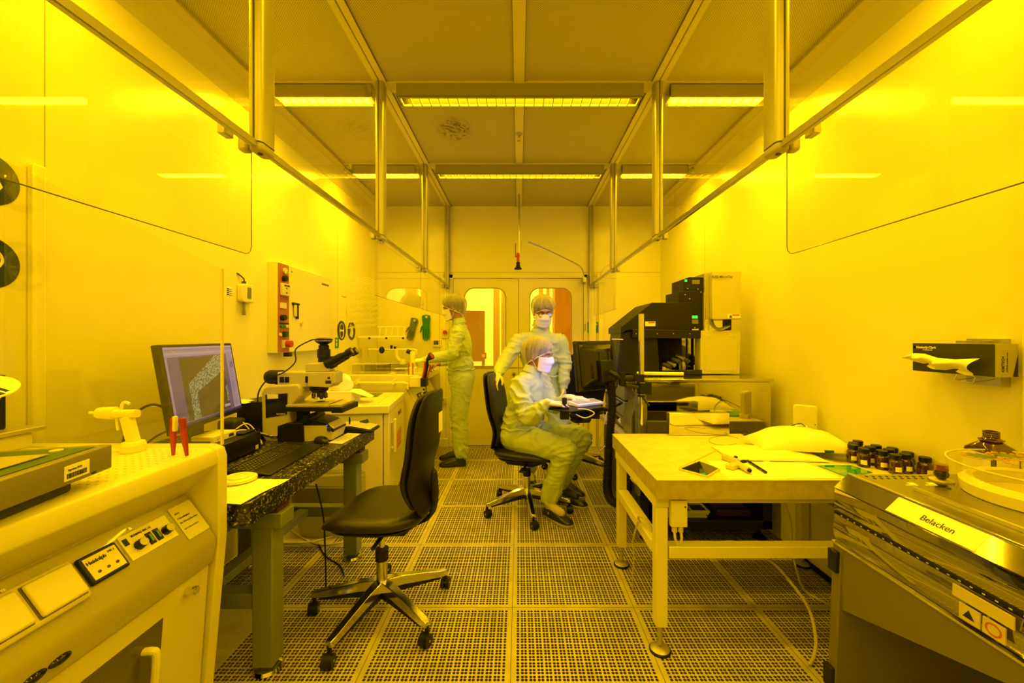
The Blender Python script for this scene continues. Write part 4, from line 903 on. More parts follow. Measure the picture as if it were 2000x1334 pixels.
b = MB(); b.box(-1.58, -1.30, 3.12, 3.30, .822, .915); b.obj('box_body', M_paper, t, w=True)
b = MB(); b.add([(-1.30, 3.12, .915), (-1.30, 3.30, .915), (-1.18, 3.28, .86), (-1.16, 3.13, .87)]+[(-1.302, 3.12, .913), (-1.302, 3.30, .913), (-1.182, 3.28, .858), (-1.162, 3.13, .868)], [(0, 1, 2, 3), (7, 6, 5, 4), (0, 4, 5, 1), (1, 5, 6, 2), (2, 6, 7, 3), (3, 7, 4, 0)]); b.obj('box_flap', M_paper, t, w=True)
b = MB(); random.seed(2)
b.ell((-1.42, 3.21, .965), (.10, .07, .085), 14, 9); o = b.obj('tissue', M_paper, t, w=True, sub=1)
for v_ in o.data.vertices: v_.co += Vector((random.uniform(-1, 1), random.uniform(-1, 1), random.uniform(-1, 1)))*.014
FB = root('far_bench', (-1.35, 4.4, 0), 'white wet bench with sloping control panel by the back wall', 'wet bench')
fy0, fy1 = 3.90, 4.90
b = MB(); b.prism([(-1.73, .08), (-1.73, BT), (-1.01, BT), (-.985, BT-.02), (-.985, BT-.08), (-1.10, BT-.13), (-1.0, BT-.32), (-1.06, .08)], 'Y', fy0, fy1); b.obj('bench_body', M_pp, FB, w=True, bevel=.006)
b = MB(); b.prism([(-1.09, BT-.145), (-1.085, BT-.14), (-.992, BT-.318), (-1.0, BT-.325)], 'Y', fy0+.05, fy1-.05); cp = b.obj('control_panel', M_white, FB, w=True)
def D(y, s, h): a = Vector((-1.0, y, BT-.32)); c = Vector((-1.10, y, BT-.13)); d = (c-a); n_ = Vector((d.z, 0, -d.x)).normalized(); return a+d*s+n_*h
for y, s0, s1, wd in ((4.10, .25, .55, .07), (4.20, .25, .55, .07)):
    b = MB(); b.hexa([D(y, s0, .01), D(y, s1, .01), D(y+wd, s1, .01), D(y+wd, s0, .01)], [D(y, s0, .018), D(y, s1, .018), D(y+wd, s1, .018), D(y+wd, s0, .018)]); q = b.obj('rocker', M_ink, cp, w=True)
    b = MB(); b.hexa([D(y+.012, s0+.06, .018), D(y+.012, s1-.06, .018), D(y+wd-.012, s1-.06, .018), D(y+wd-.012, s0+.06, .018)], [D(y+.012, s0+.06, .024), D(y+.012, s1-.06, .024), D(y+wd-.012, s1-.06, .024), D(y+wd-.012, s0+.06, .024)]); b.obj('key', M_cream, q, w=True)
for y, s in ((4.36, .42), (4.42, .42), (4.48, .42), (4.42, .58), (4.42, .28)):
    b = MB(); b.cyl(D(y, s, .008), D(y, s, .02), .012, n=10); b.obj('button', M_black, cp, w=True)
b = MB(); b.box(-1.70, -1.08, fy0+.05, fy1-.03, 0, .08); b.obj('plinth', M_dgrey, FB, w=True)
# rail tube in front of the far bench
b = MB(); b.tube([(-1.62, 3.84, .905), (-1.10, 3.84, .905), (-1.06, 3.84, .895), (-1.06, 3.84, .84)], .012, 10); 
for x in (-1.55, -1.2): b.box(x-.012, x+.012, 3.825, fy0, .89, .93)
tag(b.obj('pipe_rail', M_white, w=True), 'white pipe running along the end of the far bench', 'pipe')
# hose gun holder: white box, black box, red black gun
t = root('gun_holder', (-.97, 3.80, .85), 'white and black bracket on the end of the far bench', 'bracket')
b = MB(); b.box(-1.03, -.925, 3.79, 3.90, .87, .96); b.obj('white_box', M_white, t, w=True, bevel=.003)
b = MB(); b.box(-.925, -.875, 3.77, 3.88, .875, .955); b.obj('black_box', M_black, t, w=True, bevel=.003)
b = MB(); b.tube([(-.885, 3.82, .875), (-.875, 3.83, .70), (-.86, 3.84, .62)], .008, 8, smooth=4); b.obj('hose', M_grey, t, w=True)
t = root('water_gun', (-.88, 3.83, .95), 'red and black hose gun with flared nozzle in the bracket', 'hose gun')
b = MB(); b.cyl((-.905, 3.82, .92), (-.865, 3.80, 1.09), .016, n=10); b.cyl((-.868, 3.80, 1.09), (-.866, 3.80, 1.14), .012, n=10); b.obj('handle', M_black, t, w=True)
b = MB(); b.tube([(-.915, 3.81, .94), (-.893, 3.79, 1.03), (-.885, 3.79, 1.11)], .010, 8); b.tube([(-.87, 3.80, .96), (-.845, 3.80, 1.04), (-.838, 3.80, 1.08)], .008, 8); b.obj('grip_insert', M_red, t, w=True)
b = MB(); b.cyl((-.862, 3.80, 1.135), (-.822, 3.78, 1.165), .018, .036, n=20); b.cyl((-.822, 3.78, 1.165), (-.819, 3.779, 1.167), .028, n=20, mi=1); b.obj('nozzle', [M_black, M_red], t, w=True)
# things standing on the far bench
tz = BT
for k, (x, h_) in enumerate(((-1.085, .125), (-1.045, .12))):
    b = MB(); b.box(x-.006, x+.006, 3.944, 3.956, tz, tz+h_); tag(b.obj('tweezers', mat('brush_orange', (.45, .12, .03), .5), w=True, bevel=.002), ['left of two upright red tweezers on the far bench', 'right of two upright red tweezers on the far bench'][k], 'tweezers', 'tweezers on the far bench')
t = root('spray_gun', (-1.12, 4.25, tz), 'white plastic gun holder with black nozzle cap on the far bench', 'spray gun')
b = MB(); b.lathe([(.045, 0), (.048, .01), (.045, .05), (.03, .06), (.028, .16), (.034, .2), (.03, .22), (0, .22)]); b.obj('body', M_milky, t)
b = MB(); b.cyl((-.03, 0, .21), (-.065, 0, .225), .024, n=16); b.obj('cap', M_black, t)
for k, (x, y, sx_, sy_, hh) in enumerate(((-1.50, 4.10, .34, .16, .10), (-1.20, 4.12, .10, .12, .05), (-1.42, 4.5, .5, .3, .09))):
    t = root('clear_tray', (x, y, tz), ['long clear tray at the near end of the far bench', 'small clear tray beside the long one', 'wide clear tank at the back of the far bench'][k], 'tray', 'clear trays on the far bench')
    b = MB(); q = .004; b.box(x-sx_/2, x+sx_/2, y-sy_/2, y-sy_/2+q, tz, tz+hh); b.box(x-sx_/2, x+sx_/2, y+sy_/2-q, y+sy_/2, tz, tz+hh); b.box(x-sx_/2, x-sx_/2+q, y-sy_/2, y+sy_/2, tz, tz+hh); b.box(x+sx_/2-q, x+sx_/2, y-sy_/2, y+sy_/2, tz, tz+hh); b.box(x-sx_/2, x+sx_/2, y-sy_/2, y+sy_/2, tz, tz+q); b.obj('walls', M_clear, t, w=True, smooth=0)
    b = MB(); b.tube([(x-sx_/2, y-sy_/2, tz+hh), (x+sx_/2, y-sy_/2, tz+hh), (x+sx_/2, y+sy_/2, tz+hh), (x-sx_/2, y+sy_/2, tz+hh), (x-sx_/2, y-sy_/2, tz+hh)], .003, 6); b.obj('rim', M_milky, t, w=True)
# tap assembly on the left wall over the far bench
t = root('tap_bar', (-1.40, 4.62, 1.15), 'white tap pipe with dark knob over the far bench', 'tap')
b = MB(); b.tube([(-1.73, 4.6, 1.20), (-1.20, 4.6, 1.20), (-1.17, 4.6, 1.19), (-1.17, 4.6, 1.15)], .013, 10); b.tube([(-1.40, 4.6, 1.20), (-1.40, 4.6, 1.12), (-1.34, 4.6, 1.05)], .02, 10, smooth=4); b.cyl((-1.33, 4.6, 1.09), (-1.33, 4.6, 1.03), .035, n=16); b.obj('pipe', M_milky, t, w=True)
b = MB(); b.ell((-1.56, 4.57, 1.195), (.03, .03, .04)); b.obj('knob', M_black, t, w=True); b = MB(); b.cyl((-1.46, 4.6, 1.21), (-1.46, 4.6, 1.25), .014, n=10); b.cyl((-1.42, 4.6, 1.21), (-1.42, 4.6, 1.235), .014, n=10); b.obj('knob', M_black, t, w=True)
# drying rack of clear pegs, shelf
t = root('drying_rack', (-1.60, 4.4, 1.28), 'pale plastic drying rack with many pegs above the far bench', 'drying rack')
b = MB(); b.box(-1.73, -1.40, 4.30, 4.34, 1.335, 1.35); b.tube([(-1.73, 4.32, 1.345), (-1.22, 4.32, 1.345)], .008, 8); b.obj('shelf', M_milky, t, w=True)
b = MB()
for k in range(5): b.tube([(-1.50+k*.065, 4.32, 1.345), (-1.49+k*.065, 4.32, 1.45)], .006, 6)
b.tube([(-1.52, 4.32, 1.45), (-1.22, 4.32, 1.45)], .006, 6); b.obj('frame', M_milky, t, w=True)
b = MB()
for r in range(9):
    for c in range(7):
        y = 4.02+c*.11; z = 1.42+r*.062+c*.006
        b.cyl((-1.73, y, z), (-1.60, y-.02, z+.045), .0035, n=5)
b.obj('peg', M_milky, t, w=True)['kind'] = 'stuff'
b = MB()
for x in (-1.60, -1.42, -1.24): b.cyl((x, 4.30, 1.33), (x, 4.295, 1.33), .012, n=10)
b.obj('fixing', M_black, t, w=True)
# back splash of the far bench
b = MB(); b.box(-1.73, -.99, 4.895, 4.905, tz, 1.30); tag(b.obj('splash_panel', M_pane, w=True, smooth=0), 'clear splash panel standing behind the far bench', 'splash panel')
# green glove hanging on back wall + its mate seen edge-on
def glove(x, y, z, s, lean, label, m):
    t = root('rubber_glove', (x, y, z), label, 'glove', 'green rubber gloves')
    b = MB(); b.loft([[(rx*math.cos(a*PI/6), ry*math.sin(a*PI/6), zz) for a in range(12)] for rx, ry, zz in ((.058, .012, .0), (.056, .02, -.05), (.045, .018, -.11), (.048, .02, -.17), (.052, .02, -.22))])
    for k in range(4):
        fx = -.037+k*.025; b.loft([[(fx+lean*q+rr*math.cos(a*PI/4), rr*math.sin(a*PI/4), zz) for a in range(8)] for rr, zz, q in ((.0135, -.20, 0), (.0125, -.25, .0), (.011, -.30-.012*(k in (1, 2)), .01*k), (.006, -.33-.015*(k in (1, 2)), .012*k))])
    b.loft([[(-.045-q+rr*math.cos(a*PI/4), rr*math.sin(a*PI/4), zz) for a in range(8)] for rr, zz, q in ((.014, -.14, 0), (.013, -.19, .018), (.008, -.24, .03))])
    o = b.obj('glove_body', m, t, sub=1); o.scale = (s, s, s)
    b = MB(); b.cyl((.01, -.02, -.035), (.01, -.03, -.035), .016, n=14); b.obj('hanging_clip', M_chrome, t)
    return t
M_gl = mat('glove_green', (.015, .20, .05), .4)
glove(-1.135, BY-.035, 1.62, .95, -.02, 'green rubber glove hanging flat on the back wall', M_gl)
g = glove(-1.27, BY-.035, 1.58, .85, .03, 'second green glove hung behind the clear flap', mat('glove_olive', (.12, .16, .06), .5)); g.rotation_euler = (0, .25, 0)
# thermostat, emergency button, small switch on the back wall
t = root('thermostat', (-1.0, BY, 1.26), 'white thermostat with dark display on the back wall', 'thermostat')
b = MB(); b.box(-1.055, -.955, BY-.025, BY, 1.225, 1.31); b.obj('case', M_white, t, w=True, bevel=.004)
b = MB(); b.box(-1.045, -.985, BY-.0265, BY-.025, 1.25, 1.30); b.obj('display', M_dgrey, t, w=True)
b = MB()
for z in (1.24, 1.265, 1.29): b.box(-.978, -.968, BY-.027, BY-.025, z, z+.010)
b.obj('button', M_ink, t, w=True)
t = root('emergency_button', (-.905, BY, 1.37), 'red round emergency button on the back wall', 'emergency button')
b = MB(); b.box(-.95, -.862, BY-.02, BY, 1.33, 1.44); b.obj('plate', mat('plate_yellow', (.70, .62, .15), .4), t, w=True, bevel=.003)
b = MB(); b.cyl((-.905, BY-.02, 1.40), (-.905, BY-.045, 1.40), .024, n=20); b.obj('button', M_red, t, w=True)
t = root('light_switch', (-.90, BY, .56), 'small cream wall box low beside the door', 'switch')
b = MB(); b.box(-.955, -.895, BY-.03, BY, .53, .60); b.obj('case', M_cream, t, w=True, bevel=.004)
b = MB(); b.cyl((-.925, BY-.03, .575), (-.925, BY-.034, .575), .008, n=10); b.obj('button', M_red, t, w=True)
# emergency shower sign on the right part of the back wall
t = root('shower_sign', (.915, BY, 1.395), 'green emergency shower sign on the back wall right of the door', 'safety sign')
b = MB(); b.box(.84, .985, BY-.004, BY, 1.395, 1.53); b.obj('board', M_green, t, w=True)
b = MB(); y_ = BY-.0055; b.cyl((.885, y_, 1.505), (.885, y_+.001, 1.505), .013, n=14); b.box(.868, .902, y_, y_+.001, 1.40, 1.455); b.box(.874, .896, y_, y_+.001, 1.455, 1.482); b.cyl((.885, y_, 1.475), (.885, y_+.001, 1.475), .010, n=12); b.box(.945, .951, y_, y_+.001, 1.485, 1.515); b.box(.933, .963, y_, y_+.001, 1.497, 1.503); b.obj('symbol', M_white, t, w=True, smooth=0)
# hinges of right leaf
for z in (.35, 1.42, 1.98):
    b = MB(); b.cyl((.805, BY-.018, z), (.805, BY-.018, z+.09), .008, n=10); b.obj('hinge', M_steel, d2, w=True)

# ------------------------------------------------------------------ waste bin with liner
t = root('waste_bin', (-1.33, 2.80, 0), 'grey waste bin with clear liner under the granite desk end', 'waste bin')
b = MB(); 
def rr_ring(w_, d_, r, z, dz=0, k=0): return [(p[0], p[1], z+(dz*math.sin(i*1.7+k) if dz else 0)) for i, p in enumerate(rrect(w_, d_, r, 3))]
b.loft([rr_ring(.30, .22, .03, 0), rr_ring(.40, .28, .03, .34), rr_ring(.385, .265, .03, .34), rr_ring(.29, .21, .03, .01)], close=True); b.obj('bin_body', M_cream, t)
b = MB(); b.loft([rr_ring(.425, .31, .03, .20, .02), rr_ring(.43, .315, .04, .28, .008, 1), rr_ring(.425, .31, .04, .36, .008, 2), rr_ring(.38, .27, .04, .35, .006, 3), rr_ring(.33, .23, .04, .22, .01, 4)], close=False); b.obj('liner', glass('bin_liner', tint=(.75, .75, .6), lo=.08, hi=.6, rough=.2, haze=.18, hcol=(.6, .58, .35)), t)
cable([(-1.55, 2.60, .006), (-1.35, 2.62, .006), (-1.2, 2.72, .006), (-1.1, 2.66, .006), (-1.25, 2.58, .006), (-1.42, 2.66, .006), (-1.6, 2.8, .006)], .005, M_white, 'white cable coiled on the floor by the waste bin', group='floor cables')
cable([(-.98, 2.25, .006), (-1.05, 2.35, .006), (-1.18, 2.45, .006), (-1.30, 2.60, .006)], .004, M_rubber, 'black cable lying on the floor under the desk', group='floor cables')
# ------------------------------------------------------------------ white table on the right
M_top = mat('table_laminate', (.76, .73, .36), .38, var=(22, (.64, .60, .27), .35, .75))
M_edge = mat('table_edge', (.50, .46, .18), .45, var=(30, (.40, .36, .13), .35, .7))
TT = .75
TB = root('work_table', (1.14, 2.05, 0), 'pale laminate table on a white steel frame with levelling feet', 'table')
b = MB(); b.box(.565, 1.715, 1.652, 2.45, TT-.005, TT); b.obj('table_top', M_top, TB, w=True, bevel=.0015)
b = MB(); b.box(.567, 1.713, 1.654, 2.448, TT-.080, TT-.005); b.obj('edge_core', M_edge, TB, w=True, smooth=0)
for x in (.60, 1.66):
    for y in (1.715, 2.36):
        b = MB(); b.box(x-.025, x+.025, y-.025, y+.025, .115, .62); l = b.obj('leg', M_white, TB, w=True, bevel=.003)
        b = MB(); b.cyl((x, y, .03), (x, y, .116), .011, n=12); b.lathe([(.040, .003), (.042, .011), (.032, .018), (.015, .023), (.0, .024)], (x, y, 0), n=28); f_ = b.obj('levelling_foot', M_alu, l, w=True)
        b = MB(); b.lathe([(.044, 0), (.045, .008), (.041, .012)], (x, y, 0), n=28); b.obj('rubber_pad', M_rubber, f_, w=True)
for x in (.60, 1.66):
    b = MB(); b.box(x-.03, x+.03, 1.69, 2.39, .62, .668); b.obj('top_rail', M_white, TB, w=True, bevel=.003)
    b = MB(); b.box(x-.028, x+.028, 1.745, 2.33, .405, .455); b.obj('side_rail', M_white, TB, w=True, bevel=.003)
for y in (1.715, 2.36):
    b = MB(); b.box(.63, 1.63, y-.028, y+.028, .64, .668); b.obj('apron', M_white, TB, w=True, bevel=.003)
b = MB(); b.box(.63, 1.63, 1.69, 1.745, .405, .455); b.obj('front_rail', M_white, TB, w=True, bevel=.003)
b = MB(); b.hexa([(.64, 2.28, .52), (.66, 2.28, .50), (.66, 2.33, .50), (.64, 2.33, .52)], [(.70, 2.28, .62), (.72, 2.28, .60), (.72, 2.33, .60), (.70, 2.33, .62)]); b.obj('corner_brace', M_white, TB, w=True)
t = root('junction_box', (.665, 1.71, .53), 'small white junction box with two cables below the table corner', 'junction box')
b = MB(); b.box(.632, .70, 1.672, 1.70, .545, .655); b.obj('case', M_white, t, w=True, bevel=.003)
b = MB(); b.cyl((.69, 1.671, .63), (.69, 1.672, .63), .004, n=10); b.obj('screw', M_dgrey, t, w=True)
for x, e in ((.650, .03), (.676, -.004)):
    b = MB(); b.cyl((x, 1.685, .545), (x, 1.685, .522), .011, n=10); b.obj('cable_gland', M_cream, t, w=True)
    b = MB(); b.tube([(x, 1.685, .525), (x+.004, 1.685, .49), (x+e*.6, 1.70, .46), (x+e, 1.73, .43)], .0055, 8, smooth=5); b.obj('lead', M_white, t, w=True)
M_hose = mat('clear_hose', (.55, .52, .22), .25)
cable([P(1364, 1066, 1.90), P(1400, 1060, 1.87), P(1445, 1061, 1.84), P(1507, 1097, 1.80), P(1550, 1145, 1.77), P(1580, 1190, 1.73), P(1593, 1244, 1.68), P(1590, 1280, 1.64), (1.175, 1.63, .01)], .0065, M_hose, 'thick pale hose arching from the table rail down to the floor', group='pale hoses')
cable([(.66, 2.05, .30), P(1247, 1013, 1.9), (.575, 1.86, .50), (.60, 1.83, .47), P(1270, 1065, 1.80), P(1302, 1093, 1.78)], .0055, M_hose, 'pale hose looped over the side rail of the table', group='pale hoses')
cable([P(1247, 1018, 1.88), P(1237, 1052, 1.95), P(1238, 1090, 2.0), (.60, 2.1, .006), (.68, 2.0, .006)], .0045, M_hose, 'thin pale hose hanging from the side rail to the floor', group='pale hoses')
cable([P(1549, 1085, 2.3), (1.52, 2.2, .05), (1.50, 2.10, .008), (1.58, 1.95, .006), (1.70, 1.86, .006)], .006, M_hose, 'pale hose lying on the floor by the far right table leg', group='pale hoses')
cable([P(1526, 945, 2.42), P(1535, 985, 2.42), P(1545, 1020, 2.42), P(1547, 1066, 2.42)], .004, M_white, 'thin cable hanging behind the table by the right wall')
# cover box along the right wall under the table
b = MB(); b.box(1.69, WX, 1.40, 2.60, .03, .62); tag(b.obj('wall_cover', M_whitem, w=True, bevel=.004), 'white cover box along the foot of the right wall under the table', 'cover box')
b = MB(); b.box(1.685, 1.70, 1.40, 2.60, 0, .03); struct(b.obj('baseboard_cover', M_black, w=True))

# ---- things on the table
def T(px, py): Y = F*(H-TT)/(py-660); return Vector(((px-1014)/F*Y, Y, TT))
def pillow(name, c, sx, sy, h, rz, m, label, cat, flat=.25, seed=1):
    def f(u, v):
        x = (u-.5)*sx; y = (v-.5)*sy; e = (1-abs(2*u-1)**2.4)*(1-abs(2*v-1)**2.4); 
        n = noise.noise(Vector((x*9+seed, y*9, seed)))*.4+noise.noise(Vector((x*22, y*22+seed, 3)))*.16
        return x*(1-.06*e), y*(1-.06*e), e, n
    n = 36; top = []; bot = []
    for j in range(n+1):
        for i in range(n+1):
            x, y, e, k = f(i/n, j/n); pw = e**.6
            top.append((x, y, .006+h*pw*(1+.35*k)+.004*k)); bot.append((x, y, .002+.002*(1-pw)+.0*k))
    W = n+1; fs = [(j*W+i, j*W+i+1, (j+1)*W+i+1, (j+1)*W+i) for j in range(n) for i in range(n)]; k0 = len(top)
    b = MB(); ed = [i for i in range(W)]+[(j*W+n) for j in range(1, n+1)]+[n*W+i for i in range(n-1, -1, -1)]+[j*W for j in range(n-1, 0, -1)]
    b.add(top+bot, fs+[tuple(k0+i for i in reversed(q)) for q in fs]+[(bb, a, k0+a, k0+bb) for a, bb in zip(ed, ed[1:]+ed[:1])])
    o = b.obj(name, m, smooth=60); o.location = c; o.rotation_euler = (0, 0, rz); return tag(o, label, cat)
M_bag = mat('white_bag', (.88, .86, .55), .35)
pillow('plastic_bag', (1.235, 2.01, TT), .44, .24, .030, math.radians(-4), M_bag, 'flat white bag lying under the plump one on the table', 'bag', seed=4)
pl = pillow('plastic_bag', (1.43, 2.07, TT+.028), .43, .26, .085, math.radians(-10), M_bag, 'plump white bag lying on top of the flat bag on the table', 'bag', seed=2)
b = MB(); b.box(.06, .10, -.131, -.127, .004, .016); b.obj('green_tab', mat('tab_green', (.02, .12, .08), .4), pl)
b = MB(); a_ = [T(1380, 900), T(1480, 903), T(1548, 935), T(1425, 935)]
def flat(name, pts, m, label=None, cat=None, th=.0008, z=0., grp=None, parent=None):
    b = MB(); n = len(pts); b.add([p+Vector((0, 0, z+th)) for p in pts]+[p+Vector((0, 0, z)) for p in pts], [tuple(range(n)), tuple(range(2*n-1, n-1, -1))]+[(i, n+i, n+(i+1) % n, (i+1) % n) for i in range(n)])
    return tag(b.obj(name, m, parent, w=True, smooth=0), label, cat, grp)
flat('paper_sheet', a_, M_paper, 'left white sheet under the pale gripper tool on the table', 'paper')
flat('paper_sheet', [T(1482, 903), T(1572, 904), T(1645, 935), T(1538, 936)], M_paper, 'right white sheet at the front edge of the table', 'paper', z=.0012)
flat('paper_sheet', [T(1475, 893), T(1485, 892), T(1560, 934), T(1545, 934)], M_paper, 'narrow white paper strip beside the pen', 'paper', z=.0022)
M_gfilm = mat('green_film', (.02, .32, .07), .06, coat=.6)
flat('green_sheet', [T(1596, 910), T(1664, 910), T(1704, 924), T(1650, 931)], M_gfilm, 'shiny green plate lying by the amber bottles', 'plate', .003, z=.001)
flat('green_folder', [Vector((1.46, 2.14, TT)), Vector((1.71, 2.14, TT)), Vector((1.71, 2.30, TT)), Vector((1.46, 2.30, TT))], mat('green_folder', (.10, .40, .08), .3), 'green folder by the wall behind the plump bag', 'folder', .012, z=.001)
t = root('glass_dishes', (1.53, 1.93, TT), 'stack of clear round glass plates beside the bags', 'glass dish')
for k in range(3):
    b = MB(); b.lathe([(0, .004*k*2), (.068, .008*k), (.070, .008*k+.005), (.066, .008*k+.006), (0, .008*k+.004)], (0, 0, .001), n=36); b.obj('plate', M_clear, t)
# framed mirror wafer tray
t = root('mirror_tray', T(1367, 919), 'square silver tray with folded mirror facets at the front of the table', 'tray')
c4 = [T(1326, 919), T(1382, 934), T(1407, 919), T(1353, 906)]
cc = sum(c4, Vector())/4
flat('tray_base', c4, M_cream, th=.008, parent=t)
sq = [cc+(p-cc)*.90 for p in c4]
def fac(nm, pts, zs, m): 
    b = MB(); n = len(pts); b.add([p+Vector((0, 0, z)) for p, z in zip(pts, zs)]+[p+Vector((0, 0, .004)) for p in pts], [tuple(range(n)), tuple(range(2*n-1, n-1, -1))]+[(i, n+i, n+(i+1) % n, (i+1) % n) for i in range(n)]); b.obj(nm, m, t, w=True, smooth=0)
fac('facet', [sq[0], sq[1], (sq[3]*.75+sq[2]*.25)], (.009, .009, .022), M_mirror)
fac('facet', [sq[1], sq[2], (sq[3]*.75+sq[2]*.25)], (.009, .010, .022), mat('dark_mirror', (.3, .3, .24), .06, 1.))
fac('facet', [sq[3], sq[2], (sq[3]*.5+sq[2]*.5+Vector((0, .012, 0)))], (.010, .010, .018), M_alu)
b = MB(); b.tube([T(1326, 916)+Vector((0, 0, .004)), T(1398, 881)+Vector((0, 0, .004))], .0022, 6); tag(b.obj('glass_rod', M_cream, w=True), 'thin pale rod lying behind the silver tray', 'rod')
# vacuum gripper tool
t = root('gripper_tool', T(1438, 912), 'pale handheld gripper tool lying on the white sheet', 'tool')
def obox(nm, p, q, wd, z0, z1, m, par=t, bev=.004):
    d = (q-p); d.z = 0; d.normalize(); n_ = Vector((-d.y, d.x, 0))*wd/2; zz = Vector((0, 0, 1))
    b = MB(); c = [p-n_, q-n_, q+n_, p+n_]; b.hexa([x+zz*z0 for x in c], [x+zz*z1 for x in c]); return b.obj(nm, m, par, w=True, bevel=bev, seg=3)
obox('slide', T(1413, 897), T(1441, 908), .028, .002, .024, mat('tool_cream', (.55, .52, .26), .35))
obox('grip', T(1424, 918), T(1440, 913), .035, .002, .022, M_cream)
b = MB(); b.cyl(T(1440, 912)+Vector((0, 0, .016)), T(1463, 926)+Vector((0, 0, .016)), .013, n=18); b.obj('barrel', M_cream, t, w=True)
b = MB(); b.cyl(T(1463, 926)+Vector((0, 0, .016)), T(1464.5, 927)+Vector((0, 0, .016)), .008, n=14); p_ = T(1437, 899); b.ell(p_+Vector((0, 0, .016)), (.009, .009, .006), 12, 8); p_ = T(1452, 913); b.ell(p_+Vector((.004, .004, .026)), (.016, .008, .008), 12, 8); b.obj('button', M_black, t, w=True)
t = root('pen', T(1477, 914), 'black pen lying on the paper at the table edge', 'pen')
p_, q_ = T(1460, 903)+Vector((0, 0, .008)), T(1496, 926)+Vector((0, 0, .008))
b = MB(); b.cyl(p_, q_, .0055, n=14); b.obj('barrel', M_black, t, w=True)
b = MB(); 
for f_ in (.30, .80): b.cyl(p_.lerp(q_, f_), p_.lerp(q_, f_+.02), .006, n=14)
b.obj('silver_ring', M_chrome, t, w=True)
b = MB(); n_ = 28; b.tube([T(1384+61*.5+30*math.cos(a), 861+9*math.sin(a))+Vector((0, 0, .002)) for a in [2*PI*k/n_ for k in range(3, n_-1)]], .0012, 5); tag(b.obj('wire_loop', M_grey, w=True), 'thin wire ring lying on the table left of the bags', 'wire')
flat('tablet', [T(1447, 847), T(1482, 849), T(1480, 858), T(1465, 858)], M_blackg, 'black slab peeping out behind the bags', 'tablet', .008)
# router at the wall
t = root('wifi_router', (1.655, 2.33, TT), 'white upright router standing by the right wall', 'router', rz=math.radians(-38))
b = MB(); b.prism(rrect(.115, .165, .016, 4, (0, .112)), 'Y', -.018, .018); b.obj('case', mat('router_white', (.75, .72, .42), .3), t, bevel=.006)
b = MB(); b.box(-.04, .04, -.03, .03, 0, .032); b.obj('foot', M_white, t, bevel=.004)
b = MB()
for k in range(5): b.cyl((-.04+k*.012, -.019, .075), (-.04+k*.012, -.0175, .075), .0022, n=8)
b.obj('status_light', mat('led_pale', (.2, .2, .1), .3, emit=(1, .9, .3), estr=2), t)
b = MB(); b.cyl((.048, -.019, .09), (.048, -.0175, .09), .003, n=8); b.obj('port', M_ink, t)
cable([(1.66, 2.33, .80), (1.60, 2.26, .84), (1.54, 2.22, .86), (1.47, 2.25, .82), (1.44, 2.30, .765)], .0022, M_rubber, 'thin black cord curving down from the router', group='router cords')
cable([(1.62, 2.30, .82), (1.56, 2.22, .85), (1.49, 2.24, .83), (1.42, 2.30, .765)], .002, M_white, 'thin white cord curving beside the black router cord', group='router cords')
t = root('plug_adapter', (1.50, 2.26, TT), 'white plug adapter behind the plump bag', 'adapter')
b = MB(); b.box(1.44, 1.54, 2.22, 2.29, TT+.001, TT+.04); b.obj('case', M_white, t, w=True, bevel=.008)
# amber bottles
def small_bottle(x, y, label, first=None, rz=0):
    if first is None:
        t = root('amber_bottle', (x, y, TT+.0), label, 'bottle', 'small amber bottles in rows on the table', rz)
        b = MB(); b.lathe([(.0, .001), (.021, .001), (.0245, .005), (.0245, .050), (.022, .057), (.018, .061), (.018, .064), (0, .064)], n=28); b.obj('body', M_amber, t)
        b = MB(); b.lathe([(.0205, .064), (.0205, .081), (.019, .083), (0, .083)], n=28); b.obj('cap', M_black, t)
        b = MB(); r = .0249; vs = [(r*math.cos(a), r*math.sin(a), z) for z in (.014, .034) for a in [-PI/2-.75+k*.12 for k in range(9)]]; b.add(vs, [(i, i+1, 10+i, 9+i) for i in range(8)]); b.obj('label', M_paper, t, normals=False)
        return t
    t = copy_tree(first); t.location = (x, y, TT); t.rotation_euler = (0, 0, rz); t['label'] = label; return t
fr = [(1.566, 1.888, 'amber bottle at the far left corner of the bottle group, beside the bag'), (1.562, 1.825, 'amber bottle at the left front corner of the group'), (1.617, 1.855, 'amber bottle in the middle row, second from the bag side'), (1.613, 1.790, 'amber bottle in the front row, second from the left'), (1.616, 1.728, 'amber bottle nearest the camera in the group, middle of the front'), (1.668, 1.738, 'amber bottle at the front, just left of the last one by the wall'), (1.705, 1.690, 'amber bottle standing apart at the right end of the group'),
      (1.600, 1.925, 'amber bottle at the back, second cap from the left'), (1.650, 1.960, 'amber bottle with the highest cap at the back of the group'), (1.668, 1.880, 'amber bottle at the back, fourth cap from the left'), (1.664, 1.812, 'amber bottle in the centre of the group behind the nearest one'), (1.702, 1.835, 'amber bottle at the back by the wall, fifth cap from the left'), (1.705, 1.765, 'amber bottle by the wall behind the front pair at the right')]
f0 = None
for k, (x, y, l) in enumerate(fr):
    o = small_bottle(x, y, l, f0, rz=(-.5+.12*k) if k else 0)
    if f0 is None: f0 = o; f0.rotation_euler.z = -.2

